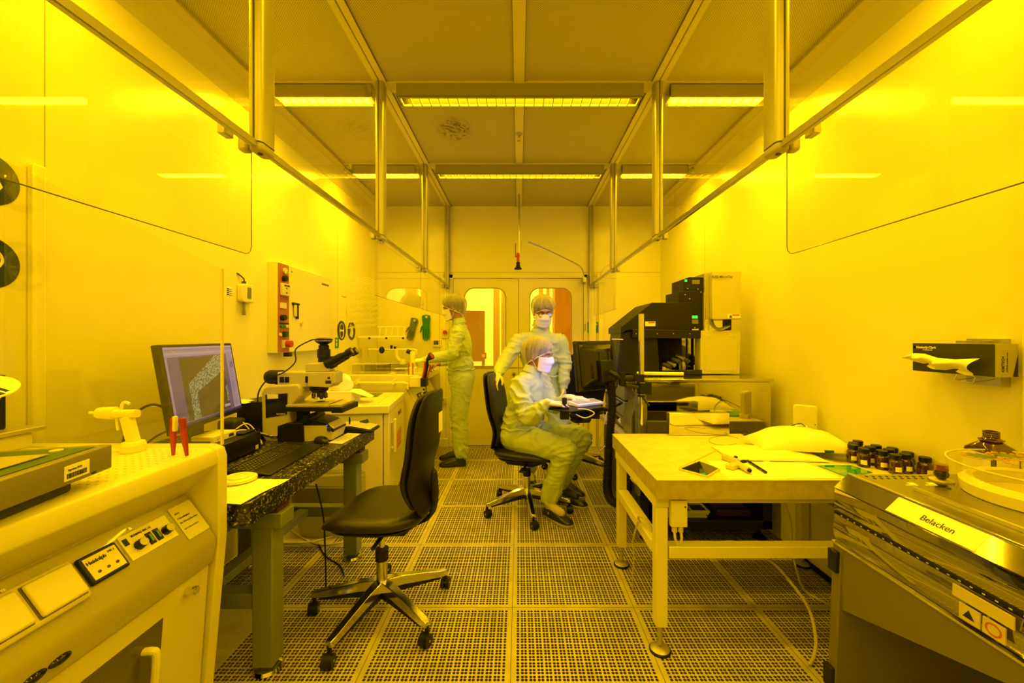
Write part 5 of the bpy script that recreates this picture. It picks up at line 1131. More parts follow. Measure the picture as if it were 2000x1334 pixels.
# ------------------------------------------------------------------ tissue box dispenser on the right wall
t = root('tissue_box', (1.68, 1.52, 1.198), 'dark wipes box with a pale tissue pulled out on the right wall', 'tissue box')
b = MB(); b.box(1.632, 1.71, 1.379, 1.668, 1.198, 1.312); bx_ = b.obj('carton', [mat('carton_end', (.42, .40, .17), .5)], t, w=True, smooth=0)
b = MB(); b.box(1.6305, 1.632, 1.380, 1.667, 1.199, 1.311); fp = b.obj('printed_front', mat('carton_black', (.045, .042, .035), .4), t, w=True, smooth=0)
text('Kimberly-Clark', .0125, M_paper, fp, (1.630, 1.652, 1.291), (0, -1, 0), (0, 0, 1), bold=.0003); text('Professional', .0075, M_paper, fp, (1.630, 1.625, 1.283), (0, -1, 0), (0, 0, 1))
b = MB(); b.lathe([(.003, 1.6298), (.0045, 1.6298)], (0, 1.658, 1.295), axis='X', n=16); b.obj('round_mark', M_paper, fp, w=True, normals=False)
text('KIMTECH', .013, M_ink, bx_, (1.662, 1.3785, 1.215), (0, 0, 1), (-1, 0, 0), bold=.0002); text('SCIENCE precision wipes', .0065, M_ink, bx_, (1.674, 1.3785, 1.215), (0, 0, 1), (-1, 0, 0))
b = MB(); b.prism([(1.692, 1.200), (1.709, 1.200), (1.709, 1.275)], 'Y', 1.3782, 1.379); b.obj('corner_print', M_ink, t, w=True, smooth=0)
b = MB()
TU = [(1767, 697), (1785, 690), (1812, 691), (1836, 699), (1872, 702), (1920, 700)]; TL_ = [(1772, 702), (1789, 706), (1807, 714), (1832, 722), (1866, 725), (1902, 735)]
def tis(u, v):
    q = u*5; i = min(4, int(q)); f_ = q-i; f_ = f_*f_*(3-2*f_); A_ = [TU[i][k]*(1-f_)+TU[i+1][k]*f_ for k in (0, 1)]; B_ = [TL_[i][k]*(1-f_)+TL_[i+1][k]*f_ for k in (0, 1)]
    px, py = A_[0]*(1-v)+B_[0]*v, A_[1]*(1-v)+B_[1]*v
    x = 1.622-.030*math.sin(PI*min(1, v*1.1+.1))*(.4+u)-.010*math.sin(u*17+v*5)*(.3+v); Y = 1.622*F/(px-1014)
    return (x, Y, H+(660-py)/F*Y)
b.sheet(tis, 40, 12); b.obj('tissue', mat('tissue_paper', (.82, .80, .48), .8), t, w=True, normals=False)
b = MB(); b.tube([(1.632, 1.50, 1.196), (1.625, 1.50, 1.175), (1.625, 1.44, 1.172), (1.632, 1.44, 1.194)], .002, 6); b.tube([(1.625, 1.50, 1.175), (1.70, 1.50, 1.185)], .002, 6); b.tube([(1.625, 1.44, 1.172), (1.70, 1.44, 1.185)], .002, 6)
b.box(1.70, WX, 1.42, 1.53, 1.16, 1.33); b.box(1.66, WX, 1.45, 1.53, 1.313, 1.322); b.obj('wire_holder', M_steel, t, w=True)

# ------------------------------------------------------------------ steel spin bench at the near right
SB = root('steel_bench', (1.4, .8, 0), 'stainless steel coating bench with mirror front at the near right', 'coating bench')
SE = 1.34; S0 = .12; ST = .88
b = MB(); b.box(1.09, 1.73, S0, SE, ST-.03, ST); b.obj('bench_top', mat('bench_steel', (.42, .42, .32), .22, 1.), SB, w=True, bevel=.003)
b = MB(); b.add([(1.094, S0, ST), (1.048, S0, ST-.043), (1.056, S0, ST-.050), (1.100, S0, ST-.004), (1.094, SE, ST), (1.048, SE, ST-.043), (1.056, SE, ST-.050), (1.100, SE, ST-.004)], [(0, 4, 5, 1), (1, 5, 6, 2), (2, 6, 7, 3), (3, 7, 4, 0), (0, 1, 2, 3), (7, 6, 5, 4)]); b.obj('front_bevel', mat('bevel_steel', (.70, .70, .60), .07, 1.), SB, w=True, smooth=0)
b = MB(); b.box(1.090, 1.102, S0, SE, ST, ST+.004); b.obj('front_lip', M_chrome, SB, w=True, bevel=.001)
# polished apron in two curved strips with a dark seam
M_ap = mat('apron_steel', (.50, .50, .42), .03, 1.)
def apr(nm, x0, z0, x1, z1, bulge, m):
    b = MB(); n = 10; vs = []; 
    for k in range(n+1):
        t_ = k/n; x = x0+(x1-x0)*t_-bulge*math.sin(PI*t_); z = z0+(z1-z0)*t_; vs += [(x, S0, z), (x, SE, z)]
    k0 = len(vs); vs += [(p[0]+.003, p[1], p[2]) for p in vs]; fs = []
    for k in range(n): a = 2*k; fs += [(a, a+1, a+3, a+2), (k0+a+2, k0+a+3, k0+a+1, k0+a)]
    fs += [(0, k0, k0+1, 1), (2*n, 2*n+1, k0+2*n+1, k0+2*n)]
    b.add(vs, fs); return b.obj(nm, m, SB, w=True)
apr('apron_strip', 1.051, ST-.048, 1.052, ST-.121, .003, M_ap)
apr('apron_strip', 1.052, ST-.128, 1.052, ST-.217, .006, M_ap)
b = MB(); b.box(1.048, 1.060, S0, SE, ST-.129, ST-.120); b.obj('rubber_seam', M_rubber, SB, w=True)
b = MB(); 
for k in range(46): b.box(1.0474, 1.0482, .18+k*.025, .186+k*.025, ST-.1265, ST-.1235)
b.obj('seam_marks', M_cream, SB, w=True, smooth=0)
M_olb = mat('bench_body_paint', (.17, .155, .075), .4)
b = MB(); b.prism([(S0, .60), (.865, .59), (SE, .44), (SE, ST-.222), (S0, ST-.222)], 'X', 1.045, 1.065); b.obj('front_panel', M_olb, SB, w=True, bevel=.002)
b = MB(); b.box(1.040, 1.10, S0, SE, ST-.225, ST-.218); b.obj('ledge', M_chrome, SB, w=True)
b = MB(); b.add([(1.045, SE-.035, ST-.22), (1.045, SE, ST-.22), (1.73, SE, ST-.22), (1.73, SE-.035, ST-.22), (1.018, SE-.035, .0), (1.018, SE, .0), (1.73, SE, .0), (1.73, SE-.035, .0)], [(0, 1, 2, 3), (7, 6, 5, 4), (0, 4, 5, 1), (1, 5, 6, 2), (2, 6, 7, 3), (3, 7, 4, 0)]); b.obj('end_panel', M_olb, SB, w=True, bevel=.002)
b = MB(); b.box(1.10, 1.73, SE-.03, SE, ST-.22, ST-.03); b.obj('upper_end', M_olb, SB, w=True)
b = MB(); b.box(1.60, 1.72, S0, SE-.04, .10, ST-.03); b.obj('rear_panel', M_dgrey, SB, w=True)
b = MB(); b.box(1.10, 1.60, S0, SE-.04, ST-.25, ST-.03); b.obj('under_tray', M_dgrey, SB, w=True)
for z in (.60, .22):
    b = MB(); xh = 1.045-.027*(1-z/.66); b.box(xh-.012, xh+.004, SE-.03, SE+.006, z-.035, z+.035); b.obj('hinge', M_black, SB, w=True, bevel=.003)
b = MB(); b.cyl((1.30, 1.05, .0), (1.30, 1.05, .03), .04, .035, n=24); b.cyl((1.30, 1.05, .03), (1.30, 1.05, .62), .012, n=10); b.obj('bench_foot', M_steel, SB, w=True)
# label strip with lettering on the bevel
e0 = Vector((1.048, 0, ST-.043)); e1 = Vector((1.094, 0, ST)); vv = (e1-e0).normalized(); nb = Vector((-vv.z, 0, vv.x))
def Bv(y, s, h=.0006): return e0+vv*(s*(e1-e0).length)+nb*h+Vector((0, y, 0))
b = MB(); b.hexa([Bv(.93, .06, .0), Bv(.93, .97, .0), Bv(1.155, .97, .0), Bv(1.155, .06, .0)], [Bv(.93, .06), Bv(.93, .97), Bv(1.155, .97), Bv(1.155, .06)]); lb = b.obj('label_strip', M_paper, SB, w=True, smooth=0)
try: SERIF = None
except Exception: SERIF = None
text('Belacken', .0235, M_ink, lb, Bv(1.070, .33, .001), (0, -1, 0), vv, bold=.0)
# stickers on apron
b = MB(); b.hexa([(1.069, .88, ST-.19), (1.098, .88, ST-.214), (1.098, 1.0, ST-.214), (1.069, 1.0, ST-.19)], [(1.060, .88, ST-.135), (1.07, .88, ST-.128), (1.07, 1.0, ST-.128), (1.060, 1.0, ST-.135)]) if False else None
sx = Vector((1.0465, 0, ST-.131)); ex = Vector((1.0450, 0, ST-.205)); sv = (ex-sx).normalized(); sn = Vector((sv.z, 0, -sv.x)) if True else None
if sn.x > 0: sn = -sn
def St(y, s, h): return sx+sv*s*(ex-sx).length+sn*h+Vector((0, y, 0))
def plate(nm, y0, y1, s0, s1, h0, h1, m, par): b = MB(); b.hexa([St(y0, s0, h0), St(y0, s1, h0), St(y1, s1, h0), St(y1, s0, h0)], [St(y0, s0, h1), St(y0, s1, h1), St(y1, s1, h1), St(y1, s0, h1)]); return b.obj(nm, m, par, w=True, smooth=0)
M_stk = mat('sticker_paper', (.62, .55, .25), .4)
s1_ = plate('sticker', .845, .965, .05, .42, .004, .0075, M_stk, SB)
s2_ = plate('sticker', .905, .948, .50, .98, .006, .0095, M_stk, SB); s3_ = plate('sticker', .858, .900, .50, .98, .006, .0095, M_stk, SB)
b = MB(); b.add([St(.915, .86, .0100), St(.940, .86, .0100), St(.9275, .60, .0100)], [(0, 1, 2)]); b.obj('warning_triangle', M_ink, s2_, w=True, smooth=0, normals=False)
b = MB(); n_ = 20; vs = []; 
for k in range(n_): a = 2*PI*k/n_; vs += [St(.879+.016*math.cos(a), .74+.19*math.sin(a), .0100), St(.879+.012*math.cos(a), .74+.14*math.sin(a), .0100)]
b.add(vs, [(2*k, 2*((k+1) % n_), 2*((k+1) % n_)+1, 2*k+1) for k in range(n_)]); b.obj('round_print', mat('print_red', (.5, .12, .05), .5), s3_, w=True, smooth=0, normals=False)
# details of the top
b = MB()
for k in range(9):
    for r in range(2):
        b.cyl((1.135+k*.022+(r*.011), 1.315-r*.018, ST), (1.135+k*.022+(r*.011), 1.315-r*.018, ST+.0008), .0045, n=10)
b.obj('vent_holes', M_ink, SB, w=True, smooth=0)
b = MB(); b.box(1.18, 1.70, S0, 1.20, ST+.0005, ST+.008); lidp = b.obj('lid_plate', mat('lid_steel', (.50, .50, .38), .25, 1.), SB, w=True, bevel=.002)
b = MB(); b.box(1.170, 1.180, S0, 1.20, ST+.0005, ST+.010); b.obj('lid_edge', M_chrome, SB, w=True)
for x in (1.19, 1.25):
    b = MB(); b.box(x, x+.035, 1.235, 1.24, ST, ST+.001); b.box(x+.02, x+.04, 1.245, 1.258, ST, ST+.001); b.obj('tape_label', M_paper, SB, w=True, smooth=0)
b = MB(); b.cyl((1.33, 1.185, ST+.008), (1.33, 1.185, ST+.010), .014, n=16); b.cyl((1.27, 1.19, ST+.008), (1.27, 1.19, ST+.010), .006, n=12); b.obj('plug', M_dgrey, SB, w=True)
b = MB(); b.cyl((1.262, .93, ST+.008), (1.262, .93, ST+.020), .022, .018, n=24); b.obj('latch_button', M_chrome, SB, w=True)
t = root('control_knob', (1.338, 1.275, ST), 'round dark knob with brown glass top on the steel bench', 'knob')
b = MB(); b.lathe([(.028, 0), (.030, .004), (0, .005)]); b.obj('base_ring', M_cream, t)
b = MB(); b.ell((0, 0, .022), (.018, .018, .017), 18, 12); b.obj('ball', M_blackg, t)
b = MB(); b.cyl((0, 0, .034), (0, 0, .052), .016, n=20); b.obj('glass_cap', mat('brown_cap', (.20, .04, .01), .1, coat=.5), t)
# clear spin bowl lid
t = root('spin_bowl', (1.440, 1.085, ST+.010), 'large clear round lid with a pattern of small discs on the steel bench', 'spin bowl')
R_ = .20
b = MB(); b.lathe([(R_, 0), (R_, .085), (R_-.02, .094), (0, .096)], n=64); b.obj('lid_dome', glass('lid_clear', tint=(.95, .94, .85), lo=.03, hi=.14, haze=.02), t)
b = MB(); b.tube([(R_*math.cos(q), R_*math.sin(q), .087) for q in [2*PI*k/72 for k in range(73)]], .0028, 6); b.obj('lid_rim', M_cream, t)
b = MB(); b.lathe([(R_-.03, .0), (R_-.025, .03), (R_-.04, .045), (R_-.055, .040), (R_-.06, .004), (0, .004)], n=48); b.obj('inner_bowl', M_milky, t)
b = MB(); b.prism(rrect(.16, .045, .0224, 6, (.01, -.09)), 'Z', .0045, .012); b.obj('drain_slot', mat('slot_dark', (.06, .06, .02), .3), t)
b = MB()
for q, (ox, oy) in enumerate(((-.09, .09), (-.01, .095), (.06, .08), (.11, .03), (-.05, .02), (.03, .01))):
    for k in range(13):
        a = 2*PI*k/13; b.cyl((ox+.040*math.cos(a), oy+.034*math.sin(a), .0965), (ox+.040*math.cos(a), oy+.034*math.sin(a), .0985), .0065, n=10)
b.obj('small_disc', mat('disc_pink', (.50, .30, .12), .4), t)['kind'] = 'stuff'
b = MB()
for ox, oy in ((-.09, .09), (-.01, .095), (.06, .08)): b.lathe([(0, .0965), (.030, .0965), (.030, .097), (0, .097)], (ox, oy, 0), n=24)
b.obj('green_disc', mat('disc_green', (.12, .20, .06), .3), t)
# big amber bottle
t = root('amber_bottle', (1.525, 1.30, ST), 'large open brown bottle behind the clear lid near the right wall', 'bottle')
b = MB(); prof = [(.046, .0), (.048, .005), (.048, .085), (.046, .095), (.034, .112), (.022, .120), (.021, .124)]
rings = [[(p[0]*k_, p[1]*k_, z) for p in rrect(2*1, 2*1, .35 if z < .1 else .85, 5) for k_ in [r]] for r, z in prof]
b.loft(rings); b.obj('body', M_amber, t)
b = MB(); b.lathe([(.029, .122), (.030, .126), (.022, .129), (.019, .132), (.020, .135), (.019, .138), (.020, .141), (.019, .144), (.020, .147), (.019, .152), (.015, .152), (.014, .125)], n=28); b.obj('threaded_neck', M_amber, t)
b = MB(); b.box(-.040, .030, -.0492, -.0483, .010, .086); b.box(-.0492, -.0483, -.04, .04, .010, .086); lb = b.obj('label', M_paper, t, smooth=0)
text('ALLRESIST', .010, M_ink, lb, (-.035, -.0495, .074), (1, 0, 0), (0, 0, 1), w=False)

# ------------------------------------------------------------------ mask aligner
MA = root('mask_aligner', (1.2, 3.1, 0), 'large black, white and steel exposure machine on a steel base', 'machine')
Mx0, Mx1, My0, My1 = .83, 1.655, 2.63, 3.75; MT = 1.065
b = MB(); b.box(Mx0, Mx1, My0+.02, My1, .66, MT-.02); b.obj('base_cabinet', mat('base_steel', (.40, .40, .32), .3, 1.), MA, w=True, bevel=.003)
b = MB(); b.box(Mx0+.008, Mx1-.008, My0+.004, My0+.019, .69, MT-.022); b.obj('mirror_front', M_mirror, MA, w=True, smooth=0)
b = MB(); b.box(Mx0-.02, Mx1+.01, My0-.004, My1, MT-.02, MT); b.obj('deck', mat('deck_steel', (.6, .6, .5), .12, 1.), MA, w=True, bevel=.004)
b = MB(); b.box(Mx0-.055, Mx0+.0, My0+.0, My0+.07, .30, MT-.02); b.obj('corner_post', mat('post_steel', (.30, .29, .2), .35, .8), MA, w=True, bevel=.004)
b = MB(); b.box(Mx0, Mx1, My0+.30, My1, .10, .66); b.box(Mx0, Mx1, My0+.02, My0+.30, .34, .66) if False else None; b.box(Mx0-.04, Mx0+.02, My0, My1, .08, .66); b.box(Mx1-.06, Mx1, My0, My1, .08, .66); b.box(Mx0, Mx1, My0, My1, .08, .135); b.obj('lower_frame', M_black, MA, w=True, bevel=.003)
b = MB(); b.box(Mx0+.02, Mx1-.06, My0, My0+.02, .50, .66); b.obj('drawer_front', M_dgrey, MA, w=True)
for x in (Mx0+.02, Mx1-.05):
    for y in (My0+.06, My1-.06):
        b = MB(); b.cyl((x, y, .012), (x, y, .085), .010, n=10); b.cyl((x, y, 0), (x, y, .014), .045, .035, n=22); b.obj('machine_foot', M_rubber, MA, w=True)
# left side: rails, drawers and control faces
b = MB(); b.box(Mx0-.10, Mx0, My0+.12, My1-.1, .60, .64); b.obj('side_rail', M_cream, MA, w=True, bevel=.004)
b = MB(); b.prism([(Mx0, .66), (Mx0-.07, .66), (Mx0-.07, .80), (Mx0-.03, .90), (Mx0-.07, 1.0), (Mx0, MT-.02)], 'Y', My0+.09, My0+.30); b.obj('side_cowl', mat('cowl_steel', (.38, .38, .28), .25, .9), MA, w=True, bevel=.003)
for k, (z0, z1, m_) in enumerate(((.665, .74, M_olive), (.75, .86, M_grey), (.875, 1.03, M_olive))):
    b = MB(); b.box(Mx0-.06, Mx0, My0+.32, My1-.15, z0, z1); dq = b.obj('side_drawer', m_, MA, w=True, bevel=.003)
    if k == 0:
        b = MB(); b.box(Mx0-.062, Mx0-.06, My0+.42, My0+.50, .685, .72); b.obj('type_label', M_paper, dq, w=True)
        for q in range(3):
            b = MB(); b.cyl((Mx0-.06, My0+.56+q*.06, .70), (Mx0-.068, My0+.56+q*.06, .70), .012, n=12); b.obj('button', M_red, dq, w=True)
    else:
        b = MB(); b.box(Mx0-.063, Mx0-.06, My0+.34, My1-.17, z1-.012, z1-.004); b.obj('trim_line', M_chrome, dq, w=True)
# black optical head in world coordinates traced at its own distance
Ym = 2.95
def A(px, py, Y=Ym): return ((px-1014)/F*Y, H+(660-py)/F*Y)
M_mb = mat('machine_black', (.012, .011, .009), .5, spec=.3)
def mach(pts, y0, y1, nm, m=M_mb, Y=Ym, bevel=.004, par=MA): b = MB(); b.prism([A(p[0], p[1], Y) for p in pts], 'Y', y0, y1); return b.obj(nm, m, par, w=True, bevel=bevel)
mach([(1213, 639), (1273, 591), (1352, 591), (1352, 645), (1224, 645), (1213, 652)], Ym, Ym+.42, 'optical_head')
mach([(1214, 650), (1238, 648), (1284, 650), (1286, 661), (1291, 731), (1206, 731)], Ym+.02, Ym+.36, 'column')
mach([(1234, 643), (1367, 645), (1367, 661), (1234, 660)], Ym-.02, Ym+.40, 'beam')
b = MB()
for px in (1241, 1282, 1313, 1345): a = A(px, 652); b.cyl((a[0], Ym-.02, a[1]), (a[0], Ym-.023, a[1]), .004, n=8)
b.obj('beam_screw', M_chrome, MA, w=True)
def mlabel(px0, py0, px1, py1, y, m, nm='label', par=MA, Y=Ym): a = A(px0, py0, Y); c = A(px1, py1, Y); b = MB(); b.box(a[0], c[0], y-.0015, y, c[1], a[1]); return b.obj(nm, m, par, w=True, smooth=0)
l_ = mlabel(1260, 628, 1280, 637, Ym, M_paper, 'warning_label'); mlabel(1266, 629, 1279, 631, Ym-.0016, M_red, 'warning_stripe', l_)
mach([(1329, 568), (1386, 565), (1386, 641), (1350, 643), (1350, 592), (1329, 591)], Ym+.02, Ym+.30, 'lamp_house')
mach([(1338, 544), (1349, 540), (1386, 541), (1386, 566), (1338, 567)], Ym+.02, Ym+.26, 'lamp_module')
M_gglow = mat('sticker_green_glow', (.02, .3, .05), .4, emit=(.02, .75, .05), estr=1.0)  # green of the stickers, brightness put in as emission of its own
mlabel(1352, 616, 1365, 622, Ym+.02, M_gglow, 'green_sticker'); mlabel(1353, 624, 1366, 632, Ym+.02, M_olive, 'type_plate')
mlabel(1354, 546, 1369, 554, Ym+.02, M_olive, 'type_plate'); mlabel(1376, 546, 1383, 554, Ym+.02, M_olive, 'type_plate'); mlabel(1339, 545, 1344, 550, Ym+.018, M_gglow, 'green_sticker')
b = MB()
for px, py in ((1345, 563), (1365, 564), (1371, 570), (1376, 605), (1340, 575), (1349, 583), (1359, 640)): a = A(px, py); b.cyl((a[0], Ym+.016, a[1]), (a[0], Ym+.022, a[1]), .004, n=8)
b.obj('screw_head', M_chrome, MA, w=True)
mach([(1375, 571), (1377, 571), (1377, 640), (1375, 640)], Ym+.0, Ym+.03, 'metal_strip', M_alu, bevel=0)
M_mw = mat('machine_white', (.58, .56, .28), .32)
mach([(1386, 531), (1442, 531), (1441, 624), (1386, 624)], Ym-.04, Ym+.25, 'exhaust_box', M_mw)
mach([(1376, 533), (1386, 532), (1386, 624), (1378, 624)], Ym+.0, Ym+.24, 'exhaust_side', mat('machine_side', (.40, .38, .2), .4))
a = A(1390, 542, Ym-.04); text('SUSS MicroTec', .024, mat('print_grey', (.12, .12, .10), .5), MA, (a[0]-.002, Ym-.0445, a[1]-.003), bold=.0004)
l_ = mlabel(1415, 614, 1440, 622, Ym-.042, M_paper, 'warning_label'); mlabel(1424, 615, 1438, 617, Ym-.0435, M_red, 'warning_stripe', l_)
a = A(1418, 621); c = A(1421, 615); e = A(1424, 621); b = MB(); b.add([(a[0], Ym-.0445, a[1]), (e[0], Ym-.0445, e[1]), (c[0], Ym-.0445, c[1])], [(0, 1, 2)]); b.obj('warning_triangle', M_ink, l_, w=True, smooth=0, normals=False)
mach([(1366, 646), (1444, 645), (1442, 730), (1366, 730)], Ym-.02, Ym+.35, 'side_cabinet', M_mw)
mach([(1374, 655), (1437, 654), (1436, 724), (1374, 724)], Ym-.024, Ym-.018, 'access_cover', M_mw, bevel=.002)
b = MB()
for px, py in ((1382, 660), (1429, 660), (1382, 720), (1429, 720)): a = A(px, py); b.cyl((a[0], Ym-.026, a[1]), (a[0], Ym-.023, a[1]), .004, n=8)
b.obj('cover_screw', M_steel, MA, w=True)
mach([(1378, 624), (1386, 624), (1386, 646), (1376, 646)], Ym, Ym+.1, 'standoff', M_mw); mach([(1424, 624), (1429, 624), (1429, 645), (1424, 645)], Ym, Ym+.1, 'standoff', M_mb)
b = MB(); random.seed(8)
for k in range(6):
    pts = [A(1382+2*k, 622), A(1384+3*k, 634+k), A(1398+3*k, 645-k), A(1413+k, 642-k), A(1422-k, 637)]
    b.tube([(p[0], Ym-.03+.008*k, p[1]) for p in pts], .004, 6, smooth=5)
b.obj('cable_bundle', M_grey, MA, w=True)
za, zb = A(0, 661)[1]+.02, A(0, 731)[1]; b = MB(); b.hexa([(1.02, 3.30, zb), (1.33, 3.02, zb), (1.337, 3.028, zb), (1.027, 3.308, zb)], [(1.02, 3.30, za), (1.33, 3.02, za), (1.337, 3.028, za), (1.027, 3.308, za)]); b.obj('mirror_back', M_mirror, MA, w=True, smooth=0)
mach([(1347, 661), (1349, 661), (1349, 731), (1347, 731)], Ym+.05, Ym+.07, 'rail', M_mb, bevel=0)
mach([(1290, 722), (1368, 722), (1368, 731), (1290, 731)], Ym-.03, Ym+.28, 'wafer_stage', M_blackg)
b = MB(); a = A(1300, 722); b.cyl((a[0]+.02, Ym+.08, a[1]), (a[0]+.02, Ym+.08, a[1]+.045), .05, n=24); b.obj('stage_drum', M_chrome, MA, w=True)
for k, (px, py) in enumerate(((1318, 702), (1326, 696), (1300, 712), (1308, 708), (1334, 700))):
    a = A(px, py); b = MB(); b.cyl((a[0], Ym+.04, a[1]), (a[0]+.03, Ym-.02, a[1]-.02), .016, n=14); b.obj('micrometer_knob', M_steel if k % 2 else M_dgrey, MA, w=True)
a = A(1250, 729, 2.8); b = MB(); b.cyl((a[0]-.02, 2.80, a[1]), (a[0]+.30, 2.80, a[1]-.005), .012, n=12); b.obj('bar', M_milky, MA, w=True)
b = MB(); a = A(1209, 664); b.prism([(a[0]-.03, a[1]+.01), (a[0]+.03, a[1]+.008), (a[0]+.03, a[1]-.0), (a[0]-.03, a[1]+.003)], 'Y', Ym+.0, Ym+.1); b.obj('side_shelf', M_white, MA, w=True)
# inside the lower bay: catalogues
for k, (y0, z0, rz_) in enumerate(((2.66, .137, .0), (2.67, .153, .05), (2.66, .169, -.03))):
    b = MB(); b.box(-.15, .15, -.105, .105, 0, .014); o = b.obj('magazine', [M_paper], None, smooth=0, bevel=.001); o.location = (1.10+.01*k, 2.78, z0); o.rotation_euler = (0, 0, rz_)
    tag(o, ['bottom magazine of the stack under the machine', 'middle magazine of the stack under the machine', 'top magazine with dark cover photo under the machine'][k], 'magazine', 'magazines in the lower bay')
    if k == 2:
        b = MB(); b.box(-.08, .02, -.10, .10, .014, .0145); b.box(.04, .13, -.09, .0, .014, .0145); b.obj('cover_print', M_dgrey, o, smooth=0)
b = MB(); b.box(1.32, 1.55, 2.68, 2.86, .137, .185); tag(b.obj('dark_folder', mat('folder_dark', (.05, .02, .012), .5), w=True, bevel=.01), 'dark reddish folder beside the magazines under the machine', 'folder')
# mirrored box standing against the machine front
b = MB(); b.box(.895, 1.262, 2.462, 2.60, TT+.001, TT+.155)
t = root('steel_box', (1.08, 2.53, TT), 'polished steel box standing on the table back against the machine', 'box')
b.v = [(x, y-.02 if y < 2.5 else y-.03, z) for x, y, z in b.v]
b = MB(); b.box(.895, 1.255, 2.40, 2.446, TT+.001, TT+.135); b.obj('box_body', M_mirror, t, w=True, bevel=.002)
# pole with monitor arm
t = root('support_pole', (.785, 2.585, .30), 'upright chrome pole with black clamp carrying the monitor arm', 'pole')
px_, py_ = .785, 2.585
b = MB(); b.cyl((px_, py_, .60), (px_, py_, 1.487), .0175, n=24); b.obj('tube', M_chrome, t, w=True)
b = MB(); b.cyl((px_, py_, 1.487), (px_, py_, 1.492), .018, n=24); b.obj('top_cap', M_black, t, w=True)
b = MB(); b.cyl((px_, py_, .965), (px_, py_, 1.055), .028, n=24); b.cyl((px_, py_, .955), (px_, py_, .965), .024, n=24); b.box(px_, px_+.06, py_-.02, py_+.04, .97, 1.05); b.obj('clamp', M_black, t, w=True)
b = MB(); b.lathe([(.0285, 1.046), (.0285, 1.049)], (px_, py_, 0)); b.lathe([(.0285, .970), (.0285, .974)], (px_, py_, 0)); b.obj('clamp_ring', M_chrome, t, w=True, normals=False)
b = MB(); b.cyl((px_, py_-.02, .958), (px_+.035, py_-.045, .905), .006, .008, n=10); b.obj('clamp_lever', M_black, t, w=True)
b = MB(); b.box(px_-.03, px_+.03, py_-.03, py_+.05, .58, .62); b.obj('mount_block', M_black, t, w=True)
# monitor seen from behind, facing the seated person
MC = Vector((.520, 2.70, 1.150)); mn = Vector((-.62, .78, 0)).normalized(); mx_ = Vector((.78, .62, 0)).normalized(); 
MR2 = root('monitor', (.53, 2.67, 1.15), 'black monitor seen from behind on a swivel arm facing the seated person', 'monitor')
tilt = Matrix.Rotation(math.radians(-6), 3, mx_)
def Q(u, v, h): return MC+tilt @ (mx_*u+Vector((0, 0, v))+mn*h)
def qbox(b, u0, u1, v0, v1, h0, h1): b.hexa([Q(u0, v0, h0), Q(u1, v0, h0), Q(u1, v0, h1), Q(u0, v0, h1)], [Q(u0, v1, h0), Q(u1, v1, h0), Q(u1, v1, h1), Q(u0, v1, h1)])
b = MB(); qbox(b, -.195, .195, -.165, .165, -.005, .025); b.obj('front_frame', M_blackg, MR2, w=True, bevel=.008, seg=3)
b = MB(); b.hexa([Q(-.175, -.145, -.005), Q(.175, -.145, -.005), Q(.175, .145, -.005), Q(-.175, .145, -.005)], [Q(-.11, -.10, -.05), Q(.11, -.10, -.05), Q(.11, .10, -.05), Q(-.11, .10, -.05)]); b.obj('rear_shell', M_blackg, MR2, w=True, bevel=.012, seg=3)
b = MB(); qbox(b, -.05, .075, -.12, .03, -.085, -.05); b.obj('mount_plate', M_black, MR2, w=True, bevel=.01, seg=3)
b = MB(); qbox(b, -.18, .18, -.145, .145, .0251, .0262); b.obj('screen', mat('screen_light', (.01, .01, .01), .3, emit=(.30, .30, 1.0), estr=7.0), MR2, w=True, smooth=0)
t = root('monitor_bracket', (.66, 2.63, 1.03), 'black jointed arm between pole and monitor', 'monitor arm')
b = MB(); j1 = Vector((px_-.02, py_, 1.075)); j2 = Vector((.665, 2.60, 1.07)); j3 = Q(.01, -.05, -.10)
b.cyl(j1, j2, .020, n=16); b.box(px_-.05, px_+.01, py_-.03, py_+.04, 1.055, 1.10); b.cyl(j2-Vector((0, 0, .04)), j2+Vector((0, 0, .04)), .022, n=16); b.tube([j2, (j2+j3)/2+Vector((0, -.02, 0)), j3], .016, 10, smooth=4); b.obj('arm', M_black, t, w=True)
b = MB(); b.cyl((px_-.015, py_-.0, 1.018), (.655, 2.62, 1.035), .018, .014, n=14); b.obj('handle', mat('handle_black', (.03, .025, .02), .2), t, w=True)
for k in range(1): cable([Q(.02*k, -.06, -.09), Q(.05+.02*k, -.10, -.12), (.63+.01*k, 2.60, 1.02-.02*k), (.61, 2.63, .97)], .004, M_rubber, 'black monitor cable looping behind the arm joint', group='monitor cables')
# energy chain hanging to the floor
cp = [Vector((.60, 2.66, 1.04)), Vector((.615, 2.66, .90)), Vector((.60, 2.66, .70)), Vector((.585, 2.66, .45)), Vector((.585, 2.66, .32)), Vector((.62, 2.64, .255)), Vector((.68, 2.64, .265)), Vector((.715, 2.65, .34)), Vector((.74, 2.68, .46))]
t = root('cable_hose', (.60, 2.66, .25), 'black ribbed cable hose hanging in a loop beside the table', 'cable hose')
sp = spline(cp, 16); b = MB(); b.tube(sp, .022, 12); b.obj('core', M_rubber, t, w=True)
b = MB()
for k in range(1, len(sp)-1):
    d = (sp[k+1]-sp[k-1]).normalized(); b.cyl(sp[k]-d*.0022, sp[k]+d*.0022, .029, n=14)
b.obj('ribs', M_black, t, w=True)
